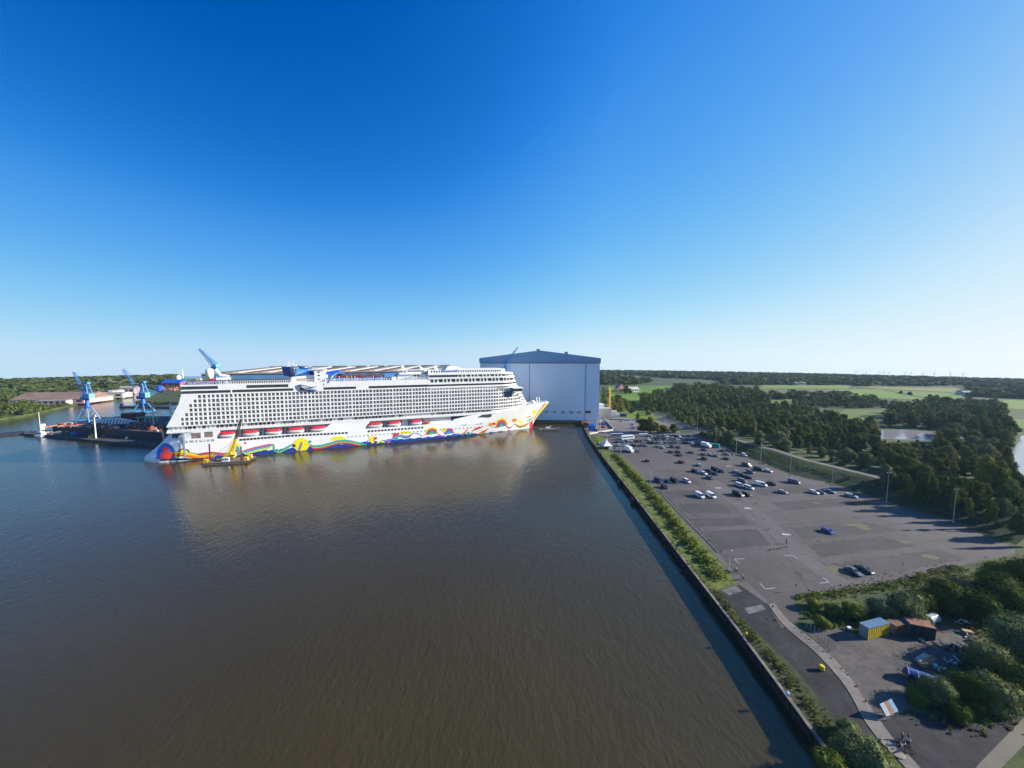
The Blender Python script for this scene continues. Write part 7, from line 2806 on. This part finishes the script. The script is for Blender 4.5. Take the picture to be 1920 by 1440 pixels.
# single trees and shrubs that the photograph shows one by one
SINGLE = [
    # u, v(base), height px, kind, wide, label, category, name
    (1219, 812, 34, 'golden', 1.5, 'big sunlit yellow-green bush on the tree island behind the packed cars', 'tree', 'island_tree'),
    (1206, 811, 26, 'broad', 1.3, 'darker green tree at the left end of the tree island', 'tree', 'island_tree'),
    (1232, 813, 22, 'golden', 1.3, 'middle sunlit bush on the tree island', 'tree', 'island_tree'),
    (1245, 812, 16, 'broad', 1.5, 'small rounded bush on the tree island right of the sunlit ones', 'shrub', 'island_shrub'),
    (1264, 811, 17, 'dark', 1.5, 'dark bush at the right end of the tree island', 'shrub', 'island_shrub'),
    (1131, 769, 47, 'poplar', 1.2, 'tall slim tree directly right of the hall edge', 'tree', 'poplar_tree'),
    (1150, 771, 20, 'golden', 1.5, 'sunlit bush behind the beige yard building', 'shrub', 'yard_shrub'),
    (1164, 772, 24, 'golden', 1.3, 'sunlit round tree left of the conical one behind the yard', 'tree', 'yard_tree'),
    (1176, 771, 19, 'golden', 1.1, 'sunlit conical tree behind the yard, on the bright slope', 'tree', 'yard_tree'),
    (1185, 776, 13, 'dark', 1.4, 'dark round bush on the bright slope by the access road', 'shrub', 'yard_shrub'),
    (1159, 750, 10, 'dark', 2.2, 'low dark hedge clump on the meadow behind the yellow tower crane', 'shrub', 'meadow_shrub'),
    (1140, 745, 8, 'dark', 1.3, 'small dark round tree left of the tower crane', 'tree', 'meadow_tree'),
    (1174, 737, 14, 'dark', 1.3, 'dark tree clump between farmhouse and white barn', 'tree', 'meadow_tree'),
    (1181, 738, 10, 'dark', 1.3, 'dark bush right next to the white barn', 'tree', 'meadow_tree'),
    (1196, 787, 14, 'golden', 1.6, 'bright low bush on the slope beside the access road bend', 'shrub', 'yard_shrub'),
    (1215, 778, 10, 'willow', 1.6, 'pale bush at the curve of the access road', 'shrub', 'yard_shrub'),
    (1339, 828, 26, 'willow', 1.15, 'pale willow at the left end of the row behind the tall lamps', 'tree', 'willow_tree'),
    (1352, 826, 27, 'willow', 1.1, 'pale willow second in the row behind the tall lamps', 'tree', 'willow_tree'),
    (1366, 834, 28, 'willow', 1.15, 'round grey-green willow just right of the second tall lamp', 'tree', 'willow_tree'),
    (1422, 833, 27, 'willow', 1.1, 'pale willow behind the lamp with the dark green van', 'tree', 'willow_tree'),
    (1457, 845, 37, 'willow', 1.1, 'largest pale willow standing over the dike track', 'tree', 'willow_tree'),
    (1474, 849, 24, 'willow', 1.1, 'smaller willow at the right foot of the largest one', 'tree', 'willow_tree'),
    (1412, 818, 26, 'golden', 1.1, 'yellow-green tree behind the willow row, left half', 'tree', 'verge_tree'),
    (1392, 812, 24, 'golden', 1.1, 'yellow-green tree behind the second tall lamp', 'tree', 'verge_tree'),
    (1496, 843, 26, 'broad', .9, 'brownish slim tree right of the largest willow', 'tree', 'verge_tree'),
    (1517, 851, 24, 'golden', .8, 'thin yellow-green tree beside the dike track', 'tree', 'verge_tree'),
    (1540, 858, 22, 'willow', 1.0, 'pale round shrub along the dike track, first of four', 'shrub', 'dike_shrub'),
    (1562, 866, 24, 'willow', 1.1, 'pale round shrub along the dike track, second of four', 'shrub', 'dike_shrub'),
    (1586, 872, 34, 'willow', 1.0, 'tallest pale shrub along the dike track, third of four', 'shrub', 'dike_shrub'),
    (1622, 879, 32, 'willow', 1.0, 'pale shrub along the dike track, fourth of four', 'shrub', 'dike_shrub'),
    (1655, 886, 30, 'golden', .8, 'slim olive tree right of the four pale dike shrubs', 'tree', 'dike_tree'),
    (1845, 925, 78, 'golden', 1.0, 'tall yellow-green poplar beside the lake, left of two', 'tree', 'lake_poplar'),
    (1872, 928, 70, 'golden', 1.0, 'tall yellow-green poplar beside the lake, right of two', 'tree', 'lake_poplar'),
    (1683, 868, 32, 'broad', 1.0, 'slim dark tree in front of the pale pond', 'tree', 'pond_tree'),
    (1569, 744, 10, 'dark', 1.4, 'lone dark round tree at the edge of the brown field', 'tree', 'field_tree'),
    (1689, 738.5, 6, 'dark', 1.4, 'lone dark tree in the far meadow, left one', 'tree', 'field_tree'),
    (1706, 741, 7, 'dark', 1.6, 'lone dark tree clump in the far meadow, right one', 'tree', 'field_tree'),
    (1641, 747, 6, 'dark', 1.4, 'small round bush at the near edge of the far meadow', 'tree', 'field_tree'),
]
for u, v, hp, kd, wd, lab, cat, nm in SINGLE:
    x, y, z = GT(u, v)
    if 1318 < u < 1970 and v > 818 and nm.startswith('dike'):
        z = 3.0 * 0
    tree(kd, x, y, hp / px_per_m(x, y), lab, cat, nm, None, z, wd)

# near shrubs and bushes in the lower right
NEAR = [
    (1694, 1163, 62, 1.15, 'willow', 'largest round grey-green bush at the lower edge of the car park'), (1648, 1160, 44, 1.2, 'willow', 'grey-green bush left of the largest one below the car park'),
    (1604, 1160, 34, 1.3, 'hedge', 'bright green shrub below the car park, left of the grey-green bushes'), (1562, 1152, 26, 1.4, 'hedge', 'light green shrub near the corner sign at the bottom of the car park'),
    (1524, 1140, 20, 1.5, 'hedge', 'leftmost low shrub at the bottom corner of the car park'), (1545, 1178, 22, 1.5, 'hedge', 'yellowish low shrub beside the wire fence'),
    (1728, 1146, 50, 1.1, 'dark', 'dark bush right behind the largest grey-green bush'), (1770, 1140, 58, 1.2, 'dark', 'big dark bush right of the shed below the car park'),
    (1808, 1118, 50, 1.2, 'willow', 'grey-green bush at the right bottom corner of the car park'), (1835, 1160, 70, 1.2, 'dark', 'dark tree over the junk heap, left'),
    (1880, 1150, 80, 1.2, 'dark', 'dark tree over the junk heap, right'), (1925, 1110, 80, 1.2, 'dark', 'dark tree cut by the right picture edge below the car park'),
    (1870, 1100, 60, 1.2, 'broad', 'dark green tree at the end of the car park shade'),
    (1858, 1262, 78, 1.05, 'willow', 'grey-green bush behind the scattered scrap'), (1905, 1235, 110, 1.1, 'willow', 'tall grey-green bush at the right edge above the field path'),
    (1757, 1318, 62, 1.05, 'willow', 'grey-green bush in front of the blue trailer'), (1722, 1318, 30, 1.3, 'hedge', 'low green shrub at the corner of the gravel yard'),
    (1815, 1315, 70, 1.1, 'dark', 'dark bush in the middle of the group beside the blue trailer'), (1865, 1325, 82, 1.1, 'willow', 'grey-green bush at the right of the group above the field path'),
    (1912, 1300, 80, 1.1, 'dark', 'dark bush at the right edge beside the field path'), (1790, 1345, 40, 1.3, 'dark', 'low dark bush at the foot of the group by the information board'),
    (1600, 1437, 75, 1.15, 'willow', 'big pale green bush at the bottom edge beside the quay'), (1560, 1462, 60, 1.2, 'hedge', 'lower green bush at the bottom edge nearest the quay cap'),
    (1640, 1462, 62, 1.2, 'willow', 'bush at the bottom edge between quay and walkway end'), (1588, 1380, 36, 1.3, 'willow', 'small green bush on the quay border above the big pale one'),
    (1660, 1432, 30, 1.3, 'dark', 'dark low bush beside the concrete discs'),
]
for u, v, hp, wd, lf, lab in NEAR:
    x, y = G(u, v)
    tree('nearshrub', x, y, hp / px_per_m(x, y) * (.66 if u > 1780 else .76) * rng.uniform(.9, 1.1), lab, 'bush', 'bush', 'bushes round the gravel yard', 0.0, wd, lf)

# woodland: the largest trees one by one, the rest as one mass
WOODS = [
    ([(1245, 768), (1300, 760), (1420, 762), (1480, 800), (1560, 838), (1500, 842), (1420, 818), (1330, 806), (1290, 800), (1268, 785)], 8.0, 'broad', (8, 12), 'green tree in the wood between road and dike'),
    ([(1205, 757), (1250, 745), (1330, 738), (1420, 742), (1440, 766), (1300, 764), (1240, 770), (1215, 768)], 10.0, 'dark', (13, 19), 'tall tree on the wooded rise beyond the road'),
    ([(1440, 764), (1500, 768), (1560, 792), (1650, 830), (1655, 862), (1570, 850), (1500, 825)], 8.5, 'dark', (9, 14), 'dark tree in the wood behind the dike shrubs'),
    ([(1560, 792), (1640, 800), (1640, 826), (1740, 830), (1790, 815), (1870, 850), (1895, 885), (1880, 915), (1720, 905), (1655, 880), (1650, 830)], 8.5, 'dark', (9, 14), 'dark tree in the wood before the lake'),
    ([(1668, 778), (1740, 760), (1880, 772), (1900, 810), (1885, 845), (1800, 806), (1745, 806), (1660, 800)], 9.0, 'dark', (11, 16), 'dark tree in the wood behind the pale pond'),
    ([(1648, 912), (1730, 918), (1830, 940), (1960, 985), (1960, 1030), (1915, 1022), (1790, 972), (1690, 938)], 5.5, 'dark', (8, 12.5), 'shaded tree on the dike above the tarmac'),
    ([(1500, 752), (1560, 750), (1680, 757), (1690, 764), (1590, 766), (1500, 764)], 9.0, 'dark', (6, 9), 'dark bush in the belt before the clearing'),
    ([(1740, 752), (1880, 762), (1885, 772), (1740, 762)], 9.0, 'dark', (8, 12), 'dark tree in the belt by the far meadow'),
    ([(1890, 905), (1960, 915), (1960, 985), (1900, 965)], 6.0, 'dark', (7, 10), 'dark tree in the gap between lake and dike'),
    ([(1145, 752), (1190, 757), (1250, 772), (1225, 774), (1180, 764)], 9.0, 'dark', (6, 9), 'dark bush in the ditch beside the meadow'),
]
cand = []
for px, gap, kd, hr, lab in WOODS:
    for x, y in scatter(px, gap):
        cand.append((y * cos(PITCH) + hypot(x, y) * 0, x, y, kd, rng.uniform(*hr), lab, gap))
# the far bank of the river
for px, gap, hr, lab in (([(-60, 800), (0, 784), (40, 779), (85, 769), (60, 762), (0, 765), (-60, 770)], 8.0, (8, 12), 'green tree on the near end of the bank'),
                         ([(-60, 760), (0, 757), (45, 752), (40, 742), (-60, 745)], 10.0, (9, 14), 'green tree in the strip behind the brown warehouse'),
                         ([(85, 769), (130, 760), (125, 757), (85, 764)], 5.0, (3, 4.5), 'low shrub on the edge before the warehouse'),
                         ([(220, 742), (247, 735), (240, 726), (205, 730), (205, 740)], 9.0, (8, 12), 'green tree in the river bend by white gables'),
                         ([(258, 756), (300, 757), (300, 755), (262, 754)], 5.0, (2.5, 4), 'low shrub on the tip of the river island')):
    for x, y in scatter(px, gap):
        cand.append((y, x, y, 'broad', rng.uniform(*hr), lab, gap))
cand.sort(key=lambda c: c[0])
WORD = ['first', 'second', 'third', 'fourth', 'fifth', 'sixth', 'seventh', 'eighth', 'ninth', 'tenth', 'eleventh', 'twelfth', 'thirteenth', 'fourteenth', 'fifteenth', 'sixteenth', 'seventeenth', 'eighteenth', 'nineteenth', 'twentieth',
        'twenty-first', 'twenty-second', 'twenty-third', 'twenty-fourth', 'twenty-fifth', 'twenty-sixth', 'twenty-seventh', 'twenty-eighth']
RANK = ['front', 'second', 'third', 'fourth', 'fifth', 'sixth', 'seventh', 'eighth', 'ninth', 'tenth']
by_wood, ranked = {}, {}
for i, c in enumerate(cand[:285]):
    by_wood.setdefault(c[5], []).append((c[2], c[1], i))
for lab, L_ in by_wood.items():
    L_.sort()
    n_r = max(1, min(10, round(sqrt(len(L_)) * .8)))
    per = -(-len(L_) // n_r)
    for r_ in range(n_r):
        row = sorted(L_[r_ * per:(r_ + 1) * per], key=lambda t: t[1] / t[0])
        for j, t in enumerate(row):
            head, tail = lab.split(' in the ', 1) if ' in the ' in lab else (lab.split(' on the ', 1) if ' on the ' in lab else lab.split(' ', 3)[0:1] * 2)
            ranked[t[2]] = '%s, %s from the left in the %s rank, %s' % (head, WORD[j], RANK[r_], tail)
mass = []
for i, (_, x, y, kd, h, lab, gap) in enumerate(cand):
    if i < 285:
        uu_, vv_ = proj(x, y, 0)
        if 1640 < uu_ < 1750 and 826 < vv_ < 900:
            h = max(2.5, min(h, (vv_ - 829) / px_per_m(x, y)))
        k2 = kd if rng.random() < .55 else rng.choice(('broad', 'willow', 'golden', 'broad', 'poplar'))
        tree(k2, x, y, h, ranked[i], 'tree', 'woodland_tree', lab, 2.0 if 'dike above' in lab else terrain(x, y), rng.uniform(.7, 1.15) * min(1.25, gap / h * 1.3))
    else:
        mass.append((x, y, h, gap))

# the distant wood as one mass of individual crowns
FV = []
LOWP = [leaf_cloud(1.0, .46, 110, .115, 7, .1, seed=300 + i)[0] for i in range(6)]
TINY = [leaf_cloud(1.0, .48, 34, .20, 5, .1, seed=400 + i)[0] for i in range(6)]
def add_mass(x, y, z, h, w, lod):
    v = (LOWP if lod == 0 else TINY)[rng.randrange(6)]
    a = rng.uniform(0, 6.28)
    c, s = cos(a), sin(a)
    q = np.empty_like(v)
    q[:, 0] = (v[:, 0] * c - v[:, 1] * s) * w + x
    q[:, 1] = (v[:, 0] * s + v[:, 1] * c) * w + y
    q[:, 2] = v[:, 2] * h + z
    FV.append(q)


for x, y, h, gap in mass:
    add_mass(x, y, terrain(x, y) - .3, h * rng.uniform(.75, 1.2), max(h, gap * 1.3) * rng.uniform(.7, 1.05), 0)
FIELDS_PX = [((1128, 722, 1264, 756)), ((1375, 722, 1600, 743)), ((1596, 724, 1815, 751)), ((1880, 749, 1960, 771)), ((1556, 767, 1674, 791)), ((1400, 749, 1502, 760))]
from mathutils import noise as mnoise
def far_wood(r0, r1, gap, lod, thresh):
    n = 0
    r = r0
    while r < r1:
        step = gap * (r / r0)
        na = int(radians(124) * r / step)
        for i in range(na):
            a = radians(-62) + radians(124) * (i + rng.random()) / na
            rr = r + rng.uniform(-.5, .5) * step
            x, y = rr * sin(a), rr * cos(a)
            z = terrain(x, y)
            u, v = proj(x, y, z)
            if v > 762 or u < -40 or u > 1960:
                continue
            if u < 345 and (v > 748 or (175 < u and v > 727) or (u > 240 and v > 721.5)):
                continue
            if 330 < u < 1125:
                continue
            if any(p[0] - 3 < u < p[2] + 3 and p[1] - .5 < v < p[3] + 1 for p in FIELDS_PX):
                continue
            nz = mnoise.noise(Vector((x * .0035, y * .0035, 0)))
            if u > 1124 and nz < thresh:
                continue
            if u < 345 and nz < thresh - .25:
                continue
            h = rng.uniform(9, 15)
            add_mass(x, y, z - 1, h, step * rng.uniform(1.2, 1.7), lod)
            n += 1
        r += step * .9
    return n


far_wood(600, 1000, 15, 0, -.06)
far_wood(1000, 1500, 18, 1, -.22)
far_wood(1500, 2200, 22, 1, -.5)
me = quad_mesh('distant_wood', np.concatenate(FV), LEAF['far'])
link('distant_wood', me, None, 'stuff')

# hedge on the quay verge, rough plants on the quay border, grass tufts: nobody could count them
def strip_clumps(px_line, widths, dens, h0, h1, leaf, seed, z0=0.0):
    g = np.random.default_rng(seed)
    out = []
    P = [Vector(G(*p)) for p in px_line]
    for (a, b), w in zip(zip(P, P[1:]), widths):
        d = (b - a)
        n = max(2, int(d.length * w * dens))
        nn_ = Vector((-d.y, d.x)).normalized()
        for _ in range(n):
            t, s_ = g.random(), g.normal() * .28
            c = a + d * t + nn_ * (s_ * w)
            hh = (h0 + (h1 - h0) * g.random()) * max(.25, 1 - abs(s_) * 1.2) * (.8 + .8 * mnoise.noise(Vector((c.x * .3, c.y * .3, 0))))
            out.append((c.x, c.y, hh))
    vs = []
    for x, y, hh in out:
        m = 14
        d = g.normal(size=(m, 3))
        d[:, 2] = np.abs(d[:, 2])
        d /= np.linalg.norm(d, axis=1)[:, None]
        p = np.array([x, y, z0 + hh * .35]) + d * np.array([.55, .55, .65]) * hh * g.uniform(.6, 1.1, (m, 1))
        nrm = d + g.normal(size=(m, 3)) * .6
        nrm /= np.linalg.norm(nrm, axis=1)[:, None]
        a_ = np.cross(nrm, g.normal(size=(m, 3)))
        a_ /= np.linalg.norm(a_, axis=1)[:, None]
        b_ = np.cross(nrm, a_)
        s_ = leaf * g.uniform(.6, 1.3, (m, 1)) * (.6 + .5 * hh)
        vs.append(np.stack([p - a_ * s_, p - b_ * s_ * .7, p + a_ * s_, p + b_ * s_ * .7], 1).reshape(-1, 3))
    return np.concatenate(vs)


hv = strip_clumps([(1152, 853), (1180, 884), (1212, 917), (1252, 966), (1295, 1020), (1330, 1062), (1352, 1090)], [4.6, 5.0, 5.4, 5.6, 5.6, 5.0], 1.5, 1.1, 2.3, .22, 3)
link('hedge', quad_mesh('hedge', hv, LEAF['hedge']), None, 'stuff')
gv = [strip_clumps([(1108, 820), (1131, 857), (1165, 898), (1200, 942), (1283, 1048), (1340, 1112)], [2.4] * 5, 1.2, .3, .8, .16, 4),
      strip_clumps([(1110, 818), (1128, 836), (1150, 850)], [5, 4], .5, .4, 1.1, .25, 9)]
link('verge_grass', quad_mesh('verge_grass', np.concatenate(gv), LEAF['hedge']), None, 'stuff')
bv = [strip_clumps([(1345, 1110), (1372, 1150), (1412, 1196), (1462, 1250), (1505, 1305), (1545, 1362), (1590, 1430)], [2.4, 2.6, 2.8, 2.8, 2.8, 3], 2.4, .3, 1.5, .15, 5),
      strip_clumps([(1480, 1168), (1512, 1196), (1556, 1230), (1594, 1272), (1625, 1318)], [.9, .9, .8, .8], .9, .2, .6, .15, 6),
      strip_clumps([(1437, 1158), (1448, 1164), (1462, 1166)], [1.2, 1.2], 1.4, .3, .7, .15, 8)]
link('quay_plants', quad_mesh('quay_plants', np.concatenate(bv), LEAF['broad']), None, 'stuff')
dv = [strip_clumps([(1312, 814), (1345, 831), (1384, 851), (1428, 868), (1483, 890), (1562, 909), (1664, 940), (1788, 978), (1905, 1024)], [3] * 8, .3, .4, 1.3, .22, 12),
      strip_clumps([(1330, 821), (1378, 841), (1424, 857), (1487, 880), (1570, 900), (1670, 928), (1790, 962), (1905, 1008)], [6] * 7, .5, .6, 2.0, .24, 17, 2.2),
      strip_clumps([(1492, 1122), (1560, 1117), (1640, 1102), (1735, 1084), (1800, 1064)], [3.5, 4.5, 5, 5], 1.8, .5, 1.5, .17, 13),
      strip_clumps([(1500, 1150), (1540, 1162), (1580, 1172)], [6, 6], .8, .5, 1.6, .22, 14),
      strip_clumps([(1700, 1335), (1780, 1362), (1850, 1362), (1925, 1330)], [4, 4, 4], .6, .3, .9, .2, 15),
      strip_clumps([(1730, 1120), (1790, 1105), (1850, 1085), (1920, 1060)], [9, 9, 9], .8, .5, 2.0, .2, 21),
      strip_clumps([(1800, 1170), (1860, 1190), (1920, 1200)], [8, 8], .8, .5, 1.8, .2, 22),
      strip_clumps([(1720, 1300), (1790, 1320), (1880, 1340)], [7, 7], .8, .4, 1.5, .18, 23),
      strip_clumps([(1560, 1400), (1620, 1425), (1670, 1440)], [5, 5], .9, .5, 1.4, .22, 16)]
link('bank_undergrowth', quad_mesh('bank_undergrowth', np.concatenate(dv), LEAF['hedge']), None, 'stuff')

# ------------------------------------------------------------------ the air between here and the horizon
hz = MB()
hz.box(-2900, 2900, -800, 2900, -140, 96)
hm = bpy.data.materials.new('haze_air')
hm.use_nodes = True
ht = hm.node_tree
ht.nodes.clear()
ho = ht.nodes.new('ShaderNodeOutputMaterial')
hv_ = ht.nodes.new('ShaderNodeVolumePrincipled')
hv_.inputs['Color'].default_value = (0.50, 0.72, 1.0, 1)
hv_.inputs['Density'].default_value = 0.000055
hv_.inputs['Anisotropy'].default_value = 0.2
ht.links.new(hv_.outputs[0], ho.inputs['Volume'])
hz.build('haze', hm, None, 'stuff')
